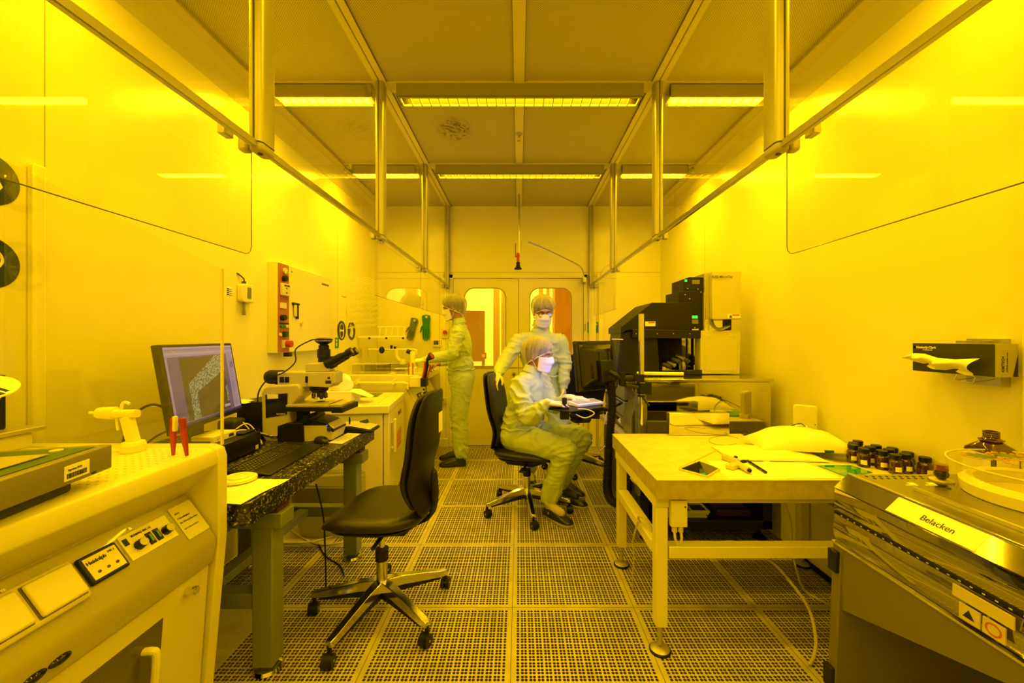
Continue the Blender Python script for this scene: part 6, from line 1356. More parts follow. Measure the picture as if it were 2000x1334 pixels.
# swing tray with keyboard and joystick
t = root('swing_tray', (.38, 2.85, .84), 'black swing-out tray in front of the seated person', 'tray')
b = MB(); b.prism([(.185, 2.78), (.34, 2.66), (.58, 2.80), (.60, 3.06), (.44, 3.10), (.20, 2.88)], 'Z', .838, .848); b.obj('tray_plate', M_black, t, w=True, bevel=.003)
b = MB(); b.tube([(.56, 2.84, .84), (.62, 2.76, .845), (.68, 2.68, .90)], .010, 8); b.tube([(.45, 2.82, .832), (.62, 2.80, .83), (.66, 2.68, .80)], .008, 8); b.obj('support', M_black, t, w=True)
t = root('tray_keyboard', (.48, 2.93, .848), 'white keyboard on the swing tray', 'keyboard', rz=math.radians(33))
b = MB(); b.prism([(-.07, 0), (-.07, .018), (.05, .030), (.07, .026), (.07, 0)], 'X', -.12, .12, M=Matrix.Identity(4)); b.obj('base', M_paper, t, bevel=.004)
b = MB()
for r in range(4):
    for k in range(12): b.box(-.112+k*.019, -.097+k*.019, -.05+r*.022, -.034+r*.022, .018+r*.002, .025+r*.0023)
b.obj('key_row', M_cream, t, smooth=0)
t = root('joystick', (.31, 2.76, .848), 'black joystick knob on the edge of the swing tray', 'joystick')
b = MB(); b.lathe([(.034, 0), (.034, .010), (.018, .016), (.010, .022), (.010, .030), (.017, .032), (.018, .068), (.015, .074), (0, .075)], n=24); b.obj('stick', M_black, t)
b = MB(); b.box(-.030, .030, -.030, .030, -.070, -.011); b.obj('stick_housing', M_black, t, bevel=.004)
b = MB(); b.box(.20, .31, 2.76, 2.87, .849, .864); o = b.obj('palm_rest', M_leather, bevel=.006, w=True); tag(o, 'dark padded rest on the left end of the swing tray', 'wrist rest')
cable([(.40, 2.74, .85), (.46, 2.70, .852), (.50, 2.68, .83), (.44, 2.68, .80), (.38, 2.70, .82)], .004, M_white, 'pale cable loop at the tray edge below the keyboard')
cable([(.70, 2.95, .90), (.64, 2.92, .80), (.60, 2.90, .66), (.58, 2.93, .52), (.64, 2.98, .54), (.70, 3.0, .66)], .004, M_white, 'pale cable hanging in a loop beside the ribbed hose')
# small white container and strip on the rail behind
# ------------------------------------------------------------------ swivel chairs (front towards local +X)
def superell(w_, d_, e, n=32, c=(0, 0)):
    out = []
    for k in range(n):
        t = 2*PI*k/n; ct, s_ = math.cos(t), math.sin(t)
        out.append((c[0]+d_/2*math.copysign(abs(ct)**(2/e), ct), c[1]+w_/2*math.copysign(abs(s_)**(2/e), s_)))
    return out
def make_chair(loc, rz, label, zs=.50, base_rot=0., back_rot=0., lean=.03, hb=.66):
    t = root('swivel_chair', loc, label, 'chair', 'black swivel chairs', rz)
    # five-star base
    b = MB(); bb = MB()
    for k in range(5):
        a = base_rot+2*PI*k/5; d = Vector((math.cos(a), math.sin(a), 0)); p = Vector((-d.y, d.x, 0))
        def ring(r, w_, z0, z1): c = d*r; return [c+p*w_+Vector((0, 0, z0)), c-p*w_+Vector((0, 0, z0)), c-p*w_*.8+Vector((0, 0, z1)), c+p*w_*.8+Vector((0, 0, z1))]
        b.loft([ring(.02, .030, .125, .168), ring(.10, .024, .115, .158), ring(.22, .020, .092, .130), ring(.30, .020, .080, .110), ring(.338, .019, .078, .102)])
        bb.loft([ring(.03, .026, .095, .126), ring(.10, .020, .088, .116), ring(.22, .016, .076, .094), ring(.30, .016, .07, .082)])
    o = b.obj('star_base', M_chrome, t, bevel=.003); o = bb.obj('base_underside', M_black, t)
    for k in range(5):
        a = base_rot+2*PI*k/5; d = Vector((math.cos(a), math.sin(a), 0)); sw = a+[.9, -.7, 1.8, .4, -1.3][k]; q = Vector((math.cos(sw), math.sin(sw), 0)); w_ = Vector((-q.y, q.x, 0)); c = d*.33+q*.012
        b = MB(); b.cyl(d*.33+Vector((0, 0, .05)), d*.33+Vector((0, 0, .085)), .010, n=10); b.cyl(c+w_*-.022+Vector((0, 0, .027)), c+w_*-.004+Vector((0, 0, .027)), .027, n=20); b.cyl(c+w_*.022+Vector((0, 0, .027)), c+w_*.004+Vector((0, 0, .027)), .027, n=20)
        b.lathe([(.030, -.012), (.031, .012)], (0, 0, 0), n=14, a0=-.2, a1=PI+.2, M=Matrix.Translation(c+Vector((0, 0, .027))) @ w_.to_track_quat('Z', 'X').to_matrix().to_4x4())
        cs = b.obj('castor', M_black, t)
        b = MB(); b.cyl(c+w_*-.0235+Vector((0, 0, .027)), c+w_*.0235+Vector((0, 0, .027)), .006, n=10); b.obj('axle', M_steel, cs)
    b = MB(); b.cyl((0, 0, .07), (0, 0, .295), .026, n=24); b.cyl((0, 0, .28), (0, 0, zs-.10), .0145, n=20); b.obj('gas_column', M_chrome, t)
    b = MB(); b.cyl((0, 0, .26), (0, 0, .315), .031, n=24); b.obj('column_sleeve', M_black, t)
    # mechanism
    b = MB(); b.prism([(-.14, zs-.105), (.06, zs-.115), (.16, zs-.075), (.16, zs-.055), (-.18, zs-.055)], 'Y', -.08, .08); b.cyl((.02, -.02, zs-.085), (.02, -.24, zs-.095), .009, n=10); b.box(.0, .05, -.26, -.17, zs-.10, zs-.088); b.cyl((-.05, .02, zs-.085), (-.05, .22, zs-.095), .009, n=10); b.obj('mechanism', M_black, t, bevel=.004)
    b = MB(); b.loft([[(p[0], p[1], zs-.055+.012*max(0, p[0]*2)) for p in superell(.36, .34, 3)], [(p[0], p[1], zs-.045) for p in superell(.44, .42, 3)], [(p[0], p[1], zs-.035) for p in superell(.45, .43, 3)]]); b.obj('seat_pan', M_black, t)
    # seat cushion with waterfall front
    rings = []
    for w_, d_, z in ((.40, .40, zs-.050), (.465, .465, zs-.040), (.485, .485, zs-.018), (.475, .475, zs+.002), (.42, .42, zs+.016), (.30, .30, zs+.016), (.14, .14, zs+.012), (.02, .02, zs+.010)):
        rings.append([(p[0], p[1], z-.05*max(0, (p[0]-.08)/.16)**2*(z > zs-.03)+.010*(abs(p[1])/.24)**2+.010*max(0, -p[0]/.24)) for p in superell(w_, d_, 3.0, 40)])
    b = MB(); b.loft(rings); b.obj('seat', M_leather, t, sub=1, smooth=60)
    # backrest: curved shell, tall, narrowing
    def spine(u): # u 0 bottom..1 top -> x, z
        z = zs-.06+hb*u; x = -.20-.045*math.sin(u*PI*.9)*0-.03-.10*(u-.38)**2+.035*math.exp(-((u-.33)/.16)**2)-lean*u
        return x, z
    def wid(u): return (.150 if u < .05 else .165+.055*math.sin(min(1, u/.75)*PI/2)) if u < .8 else .22-.05*((u-.8)/.2)**2
    R = Matrix.Rotation(back_rot, 4, 'Z')
    def shell(u0, u1, th0, th1, inset, off, nm, m, nz=16, e=2.6):
        rg = []
        for k in range(nz+1):
            u = u0+(u1-u0)*k/nz; x, z = spine(u); wd = max(.02, wid(u)-inset); en = math.sin(PI*min(1, max(0, (k+.6)/(nz+1.2))))**.28; th = (th0+(th1-th0)*u)*en; wd *= (en*.35+.65)
            ring = []
            for q in range(24):
                a = 2*PI*q/24; ca, sa = math.cos(a), math.sin(a); yy = wd*math.copysign(abs(sa)**(2/e), sa); xx = th*math.copysign(abs(ca)**(2/e), ca)
                ring.append((x+off+xx+.30*yy*yy, yy, z))
            rg.append(ring)
        b = MB(); b.loft(rg, M=R); return b.obj(nm, m, t, sub=1, smooth=70)
    shell(.10, 1.0, .022, .015, 0, -.018, 'back_shell', M_black)
    shell(.14, .985, .036, .024, .012, .014, 'back_cushion', M_leather)
    b = MB(); b.loft([[(x+q[0], q[1], z) for q in ((-.015, -.045), (.015, -.045), (.015, .045), (-.015, .045))] for x, z in ((-.10, zs-.075), (-.20, zs-.075), (-.262, zs-.03), (-.262, zs+.08), (-.255, zs+.20))], M=R)
    b.obj('back_bracket', M_black, t, sub=1)
    return t
c1 = make_chair((-.665, 1.95, 0), math.radians(176), 'empty black swivel chair at the granite desk in the foreground', zs=.52, base_rot=math.radians(35-176), lean=-.02, hb=.625)
b = MB(); b.box(-.318, -.3165, .03, .09, .90, .99); sk = b.obj('inventory_sticker', M_paper, c1, smooth=0)
sk.location = (.012, .0, -.0)
c2 = make_chair((.06, 3.14, 0), math.radians(-14), 'black swivel chair carrying the seated person', zs=.465, base_rot=math.radians(75))
c3 = make_chair((.60, 4.10, 0), math.radians(100), 'empty black swivel chair behind the swing tray by the door', zs=.60, base_rot=math.radians(10))
# ------------------------------------------------------------------ people
def voxmesh(mb, name, mats, parent, voxel=.01, sm=4, disp=None, w=True, M=None, smooth_all=True):
    """closed overlapping volumes -> one continuous surface"""
    off = wloc(parent) if w else Vector((0, 0, 0)); me = mb.mesh('tmp', off); o = bpy.data.objects.new('tmp', me); COL.objects.link(o)
    r = o.modifiers.new('r', 'REMESH'); r.mode = 'VOXEL'; r.voxel_size = voxel; r.use_smooth_shade = True
    s = o.modifiers.new('s', 'SMOOTH'); s.factor = .5; s.iterations = sm
    dg = bpy.context.evaluated_depsgraph_get(); me2 = bpy.data.meshes.new_from_object(o.evaluated_get(dg)); bpy.data.objects.remove(o)
    if disp:
        nr = [v.normal.copy() for v in me2.vertices]
        for v, n in zip(me2.vertices, nr): v.co = v.co+n*disp(v.co+off, n)
        me2.update()
    me2.materials.clear()
    for m_ in (mats if isinstance(mats, list) else [mats]): me2.materials.append(m_)
    me2.polygons.foreach_set('use_smooth', [True]*len(me2.polygons)); me2.name = name
    q = bpy.data.objects.new(name, me2); COL.objects.link(q); q.parent = parent
    return q
M_skin = mat('skin', (.46, .25, .16), .5, bump=(80, .1))
M_suit = mat('coverall_fabric', (.54, .67, .38), .55, spec=.3, bump=(14, .3))
M_glove = mat('latex_glove', (.85, .80, .40), .35)
M_hair = mat('hair_dark', (.045, .025, .012), .5, bump=(150, .5))
M_shoe = mat('shoe_black', (.02, .019, .017), .3)
M_sole = mat('shoe_sole', (.42, .38, .18), .5)
M_sock = mat('sock_cream', (.55, .50, .25), .8)
M_mask = mat('mask_white', (.85, .83, .78), .6)
M_eye = mat('eye_white', (.75, .73, .6), .2); M_iris = mat('iris', (.03, .015, .01), .1)
mc = bpy.data.materials.new('cap_mesh'); mc.use_nodes = True; nt = mc.node_tree; nt.nodes.clear(); N_ = nt.nodes.new; L_ = nt.links.new
o_ = N_('ShaderNodeOutputMaterial'); t_ = N_('ShaderNodeBsdfTransparent'); d_ = N_('ShaderNodeBsdfDiffuse'); d_.inputs[0].default_value = (.72, .70, .45, 1); tl_ = N_('ShaderNodeBsdfTranslucent'); tl_.inputs[0].default_value = (.72, .70, .45, 1)
a_ = N_('ShaderNodeMixShader'); a_.inputs[0].default_value = .4; mx = N_('ShaderNodeMixShader'); tc = N_('ShaderNodeTexCoord'); gr = N_('ShaderNodeTexGradient'); gr.gradient_type = 'RADIAL'
cb = N_('ShaderNodeCombineXYZ'); sx_ = N_('ShaderNodeSeparateXYZ'); nz = N_('ShaderNodeTexNoise'); nz.inputs['Scale'].default_value = 1; nz.inputs['Detail'].default_value = 4; nz.inputs['Distortion'].default_value = .8
m1 = N_('ShaderNodeMath'); m1.operation = 'MULTIPLY'; m1.inputs[1].default_value = 130; m2 = N_('ShaderNodeMath'); m2.operation = 'MULTIPLY'; m2.inputs[1].default_value = 9
rp = N_('ShaderNodeValToRGB'); rp.color_ramp.elements[0].position = .40; rp.color_ramp.elements[0].color = (.38, .38, .38, 1); rp.color_ramp.elements[1].position = .68; rp.color_ramp.elements[1].color = (.82, .82, .82, 1)
L_(tc.outputs['Object'], gr.inputs[0]); L_(tc.outputs['Object'], sx_.inputs[0]); L_(gr.outputs['Fac'], m1.inputs[0]); L_(sx_.outputs[2], m2.inputs[0]); L_(m1.outputs[0], cb.inputs[0]); L_(m2.outputs[0], cb.inputs[1]); L_(cb.outputs[0], nz.inputs['Vector']); L_(nz.outputs['Fac'], rp.inputs[0]); zr_ = N_('ShaderNodeMapRange'); zr_.inputs[1].default_value = .03; zr_.inputs[2].default_value = .15; zr_.inputs[3].default_value = 0; zr_.inputs[4].default_value = .28; L_(sx_.outputs[2], zr_.inputs[0]); ad_ = N_('ShaderNodeMath'); ad_.operation = 'ADD'; ad_.use_clamp = True; L_(rp.outputs[0], ad_.inputs[0]); L_(zr_.outputs[0], ad_.inputs[1])
L_(d_.outputs[0], a_.inputs[1]); L_(tl_.outputs[0], a_.inputs[2]); L_(ad_.outputs[0], mx.inputs[0]); L_(t_.outputs[0], mx.inputs[1]); L_(a_.outputs[0], mx.inputs[2]); L_(mx.outputs[0], o_.inputs[0])
M_cap = mc

def basis(f, upish=(0, 0, 1), tilt=0.):
    f = Vector(f).normalized(); l = Vector(upish).cross(f).normalized(); u = f.cross(l).normalized()
    R = Matrix((f, l, u)).transposed()
    if tilt: R = Matrix.Rotation(tilt, 3, l) @ R
    return R
def hand(mb, W, d, nrm, thumb, curl=(.3, .4, .3), k=1.0, spread=.02, tc=.5, grow=1.0):
    """W wrist, d finger direction, nrm out of the palm, thumb = direction of the thumb side"""
    d = Vector(d).normalized(); s = Vector(thumb); s = (s-d*s.dot(d)).normalized(); n = Vector(nrm); n = (n-d*n.dot(d)-s*n.dot(s)).normalized()
    W = Vector(W); g = grow
    kn = [W+d*.088*k+s*(.030*k), W+d*.092*k+s*(.010*k), W+d*.088*k-s*(.010*k), W+d*.080*k-s*(.029*k)]
    for i, q in enumerate(kn): mb.cap(W+s*(.016-.011*i)*k, .0155*g, q, .0125*g, 10)
    mb.cap(W-d*.02, .025*g, W+d*.02, .023*g, 12)
    L = [(.040, .024, .020), (.044, .027, .021), (.041, .025, .020), (.032, .020, .018)]
    for i, q in enumerate(kn):
        a = 0; dd = (d+s*(1.5-i)*spread*2).normalized(); p = q; r = (.0098, .0098, .0095, .0085)[i]*g
        for j in range(3):
            a += curl[j]*(1+.08*i); e = dd*math.cos(a)+n*math.sin(a); q2 = p+e*L[i][j]*k; mb.cap(p, r, q2, r*.88, 8); p = q2; r *= .9
    p = W+d*.022*k+s*.022*k; e = (s*.75+d*.65+n*.25).normalized(); q = p+e*.040*k; mb.cap(p, .0145*g, q, .0115*g, 9)
    e2 = (s*(.55-tc*.5)+d*.8+n*tc).normalized(); q2 = q+e2*.030*k; mb.cap(q, .0112*g, q2, .0098*g, 9); e3 = (s*(.3-tc*.6)+d*.85+n*tc*1.2).normalized(); mb.cap(q2, .0098*g, q2+e3*.022*k, .0078*g, 9)
def shoe(parent, heel, d, m_sole, L=.275, h=.085, pitch=0., z=0.):
    R = basis(Vector((d[0], d[1], 0))).to_4x4(); M = Matrix.Translation(Vector(heel)-wloc(parent)) @ R @ Matrix.Rotation(pitch, 4, 'Y')
    def sec(x, w_, z0, z1, n=16):
        out = []
        for q in range(n):
            a = 2*PI*q/n; ca, sa = math.cos(a), math.sin(a); zz = z0 if sa < 0 else z0+(z1-z0)*(abs(sa)**.7); out.append((x, w_*math.copysign(abs(ca)**.75, ca), zz-(.0 if sa >= 0 else .0)))
        return out
    b = MB(); b.loft([sec(.0, .020, .025, .050), sec(.012, .034, .020, .070), sec(.05, .038, .018, h+.012), sec(.10, .040, .018, h+.010), sec(.15, .045, .018, h-.008), sec(.20, .050, .018, .062), sec(.245, .046, .018, .050), sec(.27, .030, .020, .036), sec(.28, .012, .022, .028)], M=M)
    s_ = b.obj('shoe', M_shoe, parent, sub=1, smooth=70)
    pl = [(0, .0), (.01, .028), (.06, .036), (.12, .038), (.19, .051), (.24, .048), (.272, .030), (.284, 0)]; pl = pl+[(x, -y) for x, y in pl[-2:0:-1]]
    b = MB(); b.prism(pl, 'Z', .0, .022, M=M); b.obj('sole', m_sole, s_, bevel=.004)
    b = MB(); b.tube([(.075, .042, .03), (.085, .036, .065), (.09, .0, .093), (.085, -.036, .065), (.075, -.042, .03)], .006, 6, smooth=4, M=M); b.obj('strap', M_shoe, s_)
    b = MB(); b.box(.078, .098, -.046, -.036, .045, .062, M=M); b.obj('buckle', M_chrome, s_)
def person(name_label, base, pose, head, f_head, tilt, face_f, group='people in coveralls', glasses=False, soles=None, skin_hand=(), seed=0, lower=1.0):
    rt = root('person', base, name_label, 'person', group)
    f = Vector(face_f).normalized(); l = Vector((0, 0, 1)).cross(f).normalized(); Rb = Matrix((f, l, Vector((0, 0, 1)))).transposed()
    J = {k: Vector(v) for k, v in pose.items() if not isinstance(v, dict)}
    Rh = basis(f_head, tilt=tilt); hc = Vector(head)
    def Hp(x, y, z): return hc+Rh @ Vector((x, y, z))
    # ---- body
    b = MB()
    b.ell(Hp(-.012, 0, .030), (.097, .076, .093), 24, 16, R=Rh); b.ell(Hp(.028, 0, -.025), (.066, .058, .082), 20, 12, R=Rh); b.ell(Hp(.045, 0, -.078), (.042, .044, .032), 16, 10, R=Rh)
    b.cap(Hp(.090, 0, .012), .0085, Hp(.112, 0, -.026), .0125); b.ell(Hp(.104, 0, -.032), (.012, .017, .009), R=Rh, n=12, k=8)
    b.ell(Hp(.076, 0, .036), (.022, .050, .012), 16, 8, R=Rh)
    for s in (-1, 1): b.ell(Hp(.062, s*.038, -.02), (.028, .022, .022), 12, 8, R=Rh); b.ell(Hp(-.004, s*.077, -.006), (.019, .009, .031), 12, 8, R=Rh)
    b.cap(Hp(-.020, 0, -.06), .052, J['neck'], .058); b.cap(J['neck'], .058, J['chest'], .11)
    b.ell(J['chest'], (.095, .145, .17), R=Rb); b.ell((J['chest']+J['pelvis'])/2, (.09, .125, .16), R=Rb); b.ell(J['pelvis'], (.10, .145, .11), R=Rb)
    for a in ('a1', 'a2'):
        s_, e_, w_ = [Vector(q) for q in pose[a]['pts']]
        b.cap(J['neck'].lerp(J['chest'], .35), .055, s_, .048); b.cap(s_, .046, e_, .036); b.cap(e_, .034, w_, .024); hand(b, w_, pose[a]['d'], pose[a]['n'], pose[a]['t'], pose[a].get('curl', (.3, .4, .3)), grow=.88 if a not in skin_hand else 1., tc=pose[a].get('tc', .5))
    for g in ('l1', 'l2'):
        h_, k_, n_ = [Vector(q) for q in pose[g]['pts']]
        b.cap(h_, .078, k_, .052); b.cap(k_, .050, n_, .030); d = Vector((*pose[g]['toe'], 0)).normalized(); b.cap(n_-Vector((0, 0, .035)), .030, n_+d*.10-Vector((0, 0, .065)), .016)
    body = voxmesh(b, 'body', M_skin, rt, .0065, 3)
    # ---- coverall
    b = MB(); ch, pv = J['chest'], J['pelvis']; wa = ch.lerp(pv, .62)
    sh1, sh2 = Vector(pose['a1']['pts'][0]), Vector(pose['a2']['pts'][0])
    b.ell(ch+Vector((0, 0, -.01)), (.130, .180, .21), 24, 14, R=Rb); b.ell(wa, (.132, .172, .17), 24, 14, R=Rb); b.ell(pv, (.142, .185, .15), 24, 14, R=Rb)
    b.cap(J['neck']+Vector((0, 0, .012)), .066, J['neck'].lerp(ch, .5), .11); b.cap(sh1, .062, J['neck'].lerp(ch, .42), .085); b.cap(sh2, .062, J['neck'].lerp(ch, .42), .085)
    for a in ('a1', 'a2'):
        s_, e_, w_ = [Vector(q) for q in pose[a]['pts']]; dd = (w_-e_).normalized()
        b.cap(s_, .068, e_, .062); b.cap(e_, .062, w_-dd*.05, .046); b.cap(w_-dd*.05, .044, w_-dd*.012, .034)
    for g in ('l1', 'l2'):
        h_, k_, n_ = [Vector(q) for q in pose[g]['pts']]; b.cap(h_, .115, k_, .088*lower); b.cap(k_, .088*lower, n_+Vector((0, 0, .04)), .074*lower)
        b.cap(n_+Vector((0, 0, .04)), .074*lower, n_+Vector((0, 0, .015)), .064*lower)
    limbs = []
    for a in ('a1', 'a2', 'l1', 'l2'):
        q = [Vector(x) for x in pose[a]['pts']]; limbs += [(q[0], q[1], q[1]), (q[1], q[2], q[1])]
    joints = [Vector(pose[a]['pts'][1]) for a in ('a1', 'a2', 'l1', 'l2')]+[Vector(pose[a]['pts'][2]) for a in ('l1', 'l2')]+[wa, sh1, sh2]
    def disp(p, n):
        # drape folds, stronger near the joints, running across the limb
        amp = .007
        for j in joints:
            dd = (p-j).length; amp += .014*math.exp(-(dd/.13)**2)
        w1 = noise.noise(Vector((p.x*5+seed, p.y*5, p.z*4)))
        out = 0
        for k, (sn, fr, kk) in enumerate(((.55, 15, 1.), (-.5, 17, .9), (.1, 26, .5))):
            h = p.x+.6*p.y*(1 if k != 1 else -1); vv = p.z*math.cos(sn)+h*math.sin(sn); uu = -p.z*math.sin(sn)+h*math.cos(sn)
            g = noise.noise(Vector((uu*4.5+seed+k*7, vv*fr+w1*2.2, (p.x-p.y)*3)))
            m = max(0., noise.noise(Vector((p.x*5+k*3, p.y*5+seed, p.z*5)))+.35)
            out += kk*m*((1-abs(g))**5*2.2-.7)
        return amp*(out*.85+w1*.5)
    suit = voxmesh(b, 'coverall', M_suit, rt, .0085, 4, disp)
    # collar, waist seam, placket, pocket edge
    b = MB(); nk = J['neck']+Vector((0, 0, .045)); ax = (Hp(-.02, 0, -.05)-J['neck']).normalized(); x_, y_, z_, _ = frame((0, 0, 0), ax)
    ring = lambda r, h_: [nk+ax*h_+x_*math.cos(q)*r+y_*math.sin(q)*r for q in [2*PI*k/24 for k in range(24)]]
    b.loft([ring(.074, -.03), ring(.068, .0), ring(.066, .022), ring(.061, .022), ring(.060, -.03)], close=False); b.obj('collar', M_suit, suit, w=True)
    b = MB(); pts = [wa+Rb @ Vector((.150*math.cos(q), .187*math.sin(q), -.045+.006*math.sin(q*9))) for q in [2*PI*k/60 for k in range(61)]]; b.tube(pts, .007, 6); b.obj('waist_band', M_suit, suit, w=True)
    # ---- gloves
    for a in ('a1', 'a2'):
        if a in skin_hand: continue
        s_, e_, w_ = [Vector(q) for q in pose[a]['pts']]; dd = (w_-e_).normalized()
        b = MB(); hand(b, w_, pose[a]['d'], pose[a]['n'], pose[a]['t'], pose[a].get('curl', (.3, .4, .3)), grow=1.02, tc=pose[a].get('tc', .5)); b.cap(w_-dd*.055, .039, w_, .027, 16)
        voxmesh(b, 'glove', M_glove, rt, .0032, 2, lambda p, n: .0006*noise.noise(p*90))
    # ---- head things in the head frame
    HM = Matrix.Translation(hc-Vector(base)) @ Rh.to_4x4()
    def hobj(b, nm, m, par=rt, **kw): o = b.obj(nm, m, par, **kw); o.matrix_local = HM if par is rt else Matrix.Identity(4); return o
    for s in (-1, 1):
        b = MB(); b.ell((.0795, s*.030, .008), .0135, 16, 10); e_ = hobj(b, 'eye', M_eye)
        b = MB(); b.ell((.0905, s*.030, .006), (.004, .0062, .0062), 12, 8); hobj(b, 'iris', M_iris, e_)
        b = MB(); b.ell((.083, s*.030, .0165), (.013, .017, .0055), 14, 8); hobj(b, 'eyelid', M_skin)
        b = MB(); b.tube([(.097, s*.014, .031), (.098, s*.028, .036), (.088, s*.047, .031)], .0032, 6, smooth=4); hobj(b, 'eyebrow', M_hair)
    def dome(rx, ry, rz, cx_, cz_, front, back, low=1.0, nu=72, nv=16, pleat=0., lim=1.0):
        """part of an ellipsoid above a sloping edge plane"""
        vs = []; fs = []
        for i in range(nu):
            a = 2*PI*i/nu
            zed = front+(back-front)*((1-math.cos(a))/2)**.8; zed = cz_+(zed-cz_)/low if zed < cz_ else zed
            for j in range(nv+1):
                t = j/nv; z0 = max(-.97, min(.9, (zed-cz_)/rz)); z = z0+(1-z0)*math.sin(t*PI/2)
                z = min(z, 1); r = math.sqrt(max(0, 1-z*z)); pw = pleat*(math.sin(a*23+seed)+.6*math.sin(a*35+1))*(1-t)**.6*2*min(t*4, 1)
                k = 1+pw
                pull = 1-.17*(1-min(1, t*3.2))**2*lim
                vs.append((cx_+rx*r*math.cos(a)*k*pull, ry*r*math.sin(a)*k*pull, cz_+rz*z*(low if z < 0 else 1)+(.01*pw if j < nv else 0)))
        W_ = nv+1
        for i in range(nu):
            n_ = (i+1) % nu
            for j in range(nv): fs.append((i*W_+j, n_*W_+j, n_*W_+j+1, i*W_+j+1))
        return vs, fs
    b = MB(); b.add(*dome(.104, .083, .100, -.014, .032, .062, -.080, low=1.3, lim=0)); hobj(b, 'hair', M_hair, normals=False)
    b = MB(); vs, fs = dome(.127, .106, .110, -.022, .048, .052, -.100, low=1.7, pleat=.030); b.add(vs, fs); cp_ = hobj(b, 'hair_cap', M_cap, normals=False, smooth=80)
    b = MB(); ed = [Vector(vs[i*17]) for i in range(72)]; b.tube(ed+[ed[0]], .0034, 6); hobj(b, 'elastic_band', mat('elastic', (.80, .78, .5), .6), cp_)
    # mask: pleated sheet over nose and chin
    def mk(u, v):
        a = (u-.5)*2.55; z = .006-.115*v; prot = .030*math.exp(-((v-.30)/.28)**2)+.014*math.exp(-((v-.8)/.25)**2)
        r = .088+prot*max(0, math.cos(a))**1.5-.010*v; pl_ = .0018*math.sin(v*PI*7)*math.cos(a)
        top = .010*math.exp(-(a/.35)**2)*(1-v)
        return (.012+(r+pl_)*math.cos(a), (.080-.012*v)*math.sin(a)*(1+.0), z+top+.014*v*(abs(a)/1.3)**2)
    b = MB(); b.sheet(mk, 30, 26); m_ = hobj(b, 'face_mask', M_mask, normals=False, smooth=80); sd = m_.modifiers.new('t', 'SOLIDIFY'); sd.thickness = .002
    b = MB()
    for s in (0, 1):
        for v_, zz in ((.02, .03), (.95, -.035)):
            p = Vector(mk(s, v_)); y_ = (1 if s else -1)*.083; b.tube([p, Vector((-.01, y_, zz*.8)), Vector((-.03, y_*.95, zz))], .0016, 5, smooth=3)
    hobj(b, 'mask_strap', M_mask, m_)
    if glasses:
        gl = MB()
        for s in (-1, 1):
            gl.tube([(.108-.008*abs(math.sin(q)*0), s*.033+.026*math.cos(q), .006+.017*math.sin(q)) for q in [2*PI*k/20 for k in range(21)]], .0018, 5); gl.tube([(.106, s*.058, .010), (.05, s*.080, .012), (-.01, s*.084, .005)], .0018, 5)
        gl.tube([(.108, -.008, .010), (.112, 0, .013), (.108, .008, .010)], .0018, 5); g_ = hobj(gl, 'glasses', M_black)
        b = MB()
        for s in (-1, 1): b.cyl((.108, s*.033, .006), (.109, s*.033, .006), .024, n=20)
        hobj(b, 'lens', glass('spectacle_lens', lo=.06, hi=.4), g_)
    # ---- shoes
    for k, g in enumerate(('l1', 'l2')):
        n_ = Vector(pose[g]['pts'][2]); d = Vector((*pose[g]['toe'], 0)).normalized(); hl = n_-d*.055; hl.z = pose[g].get('z', 0.002)
        b = MB(); b.cap(n_+Vector((0, 0, .03)), .046, n_-Vector((0, 0, .045)), .037); b.cap(n_-Vector((0, 0, .04)), .036, n_+d*.12-Vector((0, 0, .062)), .031); voxmesh(b, 'sock', M_sock if soles is None and k == 0 else M_dgrey, rt, .006, 2)
        shoe(rt, hl, d, soles or M_sole, pitch=pose[g].get('pitch', 0.))
    return rt
ppl = []
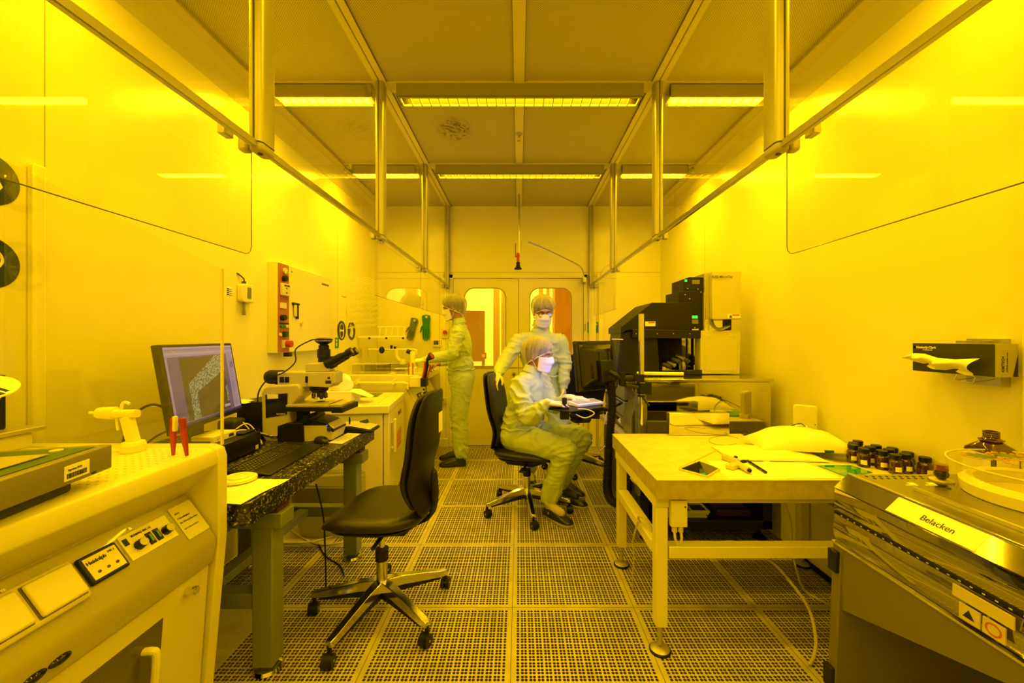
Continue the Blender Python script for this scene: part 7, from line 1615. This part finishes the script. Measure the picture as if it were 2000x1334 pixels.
p1 = person('person in pale green coverall and hair net standing in profile, reaching over the far bench', (-.63, 4.26, 0), {
    'pelvis': (-.615, 4.26, .93), 'chest': (-.625, 4.25, 1.25), 'neck': (-.64, 4.25, 1.475),
    'a1': dict(pts=[(-.615, 4.07, 1.375), (-.66, 4.00, 1.165), (-.945, 4.02, 1.115)], d=(-1, 0, -.12), n=(0, .25, -1), t=(0, 1, .3), curl=(.45, .6, .5)),
    'a2': dict(pts=[(-.63, 4.43, 1.375), (-.66, 4.50, 1.13), (-.86, 4.43, 1.045)], d=(-1, -.15, -.18), n=(0, .3, -1), t=(0, -1, .2), curl=(.6, .8, .6)),
    'l1': dict(pts=[(-.60, 4.17, .90), (-.62, 4.18, .50), (-.605, 4.19, .115)], toe=(-1, -.05)),
    'l2': dict(pts=[(-.60, 4.34, .90), (-.64, 4.36, .50), (-.65, 4.40, .115)], toe=(-1, .05))},
    (-.692, 4.24, 1.637), (-1, -.08, 0), math.radians(14), (-1, 0, 0), soles=M_shoe, skin_hand=('a2',), seed=1.3)
p2 = person('person with glasses, mask and hair net standing behind the seated one, hand on the chair', (.22, 3.62, 0), {
    'pelvis': (.21, 3.70, .93), 'chest': (.185, 3.62, 1.215), 'neck': (.19, 3.57, 1.415),
    'a1': dict(pts=[(-.005, 3.60, 1.305), (-.125, 3.50, 1.13), (-.175, 3.27, 1.035)], d=(-.25, -.75, -.45), n=(.1, .35, -.9), t=(.9, -.3, .1), curl=(.35, .75, .55)),
    'a2': dict(pts=[(.365, 3.60, 1.305), (.412, 3.60, 1.10), (.385, 3.52, .89)], d=(-.05, -.2, -1), n=(-1, 0, 0), t=(0, -1, 0), curl=(.3, .4, .3)),
    'l1': dict(pts=[(.12, 3.70, .90), (.13, 3.68, .50), (.10, 3.72, .115)], toe=(.1, -1)),
    'l2': dict(pts=[(.30, 3.70, .90), (.38, 3.58, .50), (.40, 3.50, .115)], toe=(.45, -.6))},
    (.208, 3.52, 1.555), (.16, -1, 0), math.radians(20), (.12, -1, 0), glasses=True, seed=5.1)
p3 = person('seated person in mask and hair net working at the swing tray', (.05, 3.12, 0), {
    'pelvis': (-.01, 3.14, .595), 'chest': (.055, 3.10, .875), 'neck': (.105, 3.085, 1.055),
    'a1': dict(pts=[(.005, 2.935, .985), (.055, 2.84, .765), (.205, 2.775, .885)], d=(1, -.03, -.10), n=(0, .1, -1), t=(0, 1, .1), curl=(.35, .5, .4)),
    'a2': dict(pts=[(.175, 3.235, .985), (.27, 3.19, .79), (.385, 3.02, .885)], d=(.75, -.35, .0), n=(0, 0, -1), t=(-.5, -1, 0), curl=(.2, .3, .3)),
    'l1': dict(pts=[(.03, 3.05, .565), (.335, 2.90, .525), (.225, 2.985, .135)], toe=(.52, -.62)),
    'l2': dict(pts=[(.08, 3.23, .565), (.490, 3.18, .545), (.345, 3.26, .135)], toe=(.75, -.5))},
    (.150, 3.07, 1.192), (.86, -.50, 0), math.radians(8), (.90, -.42, 0), seed=9.4, lower=.95)
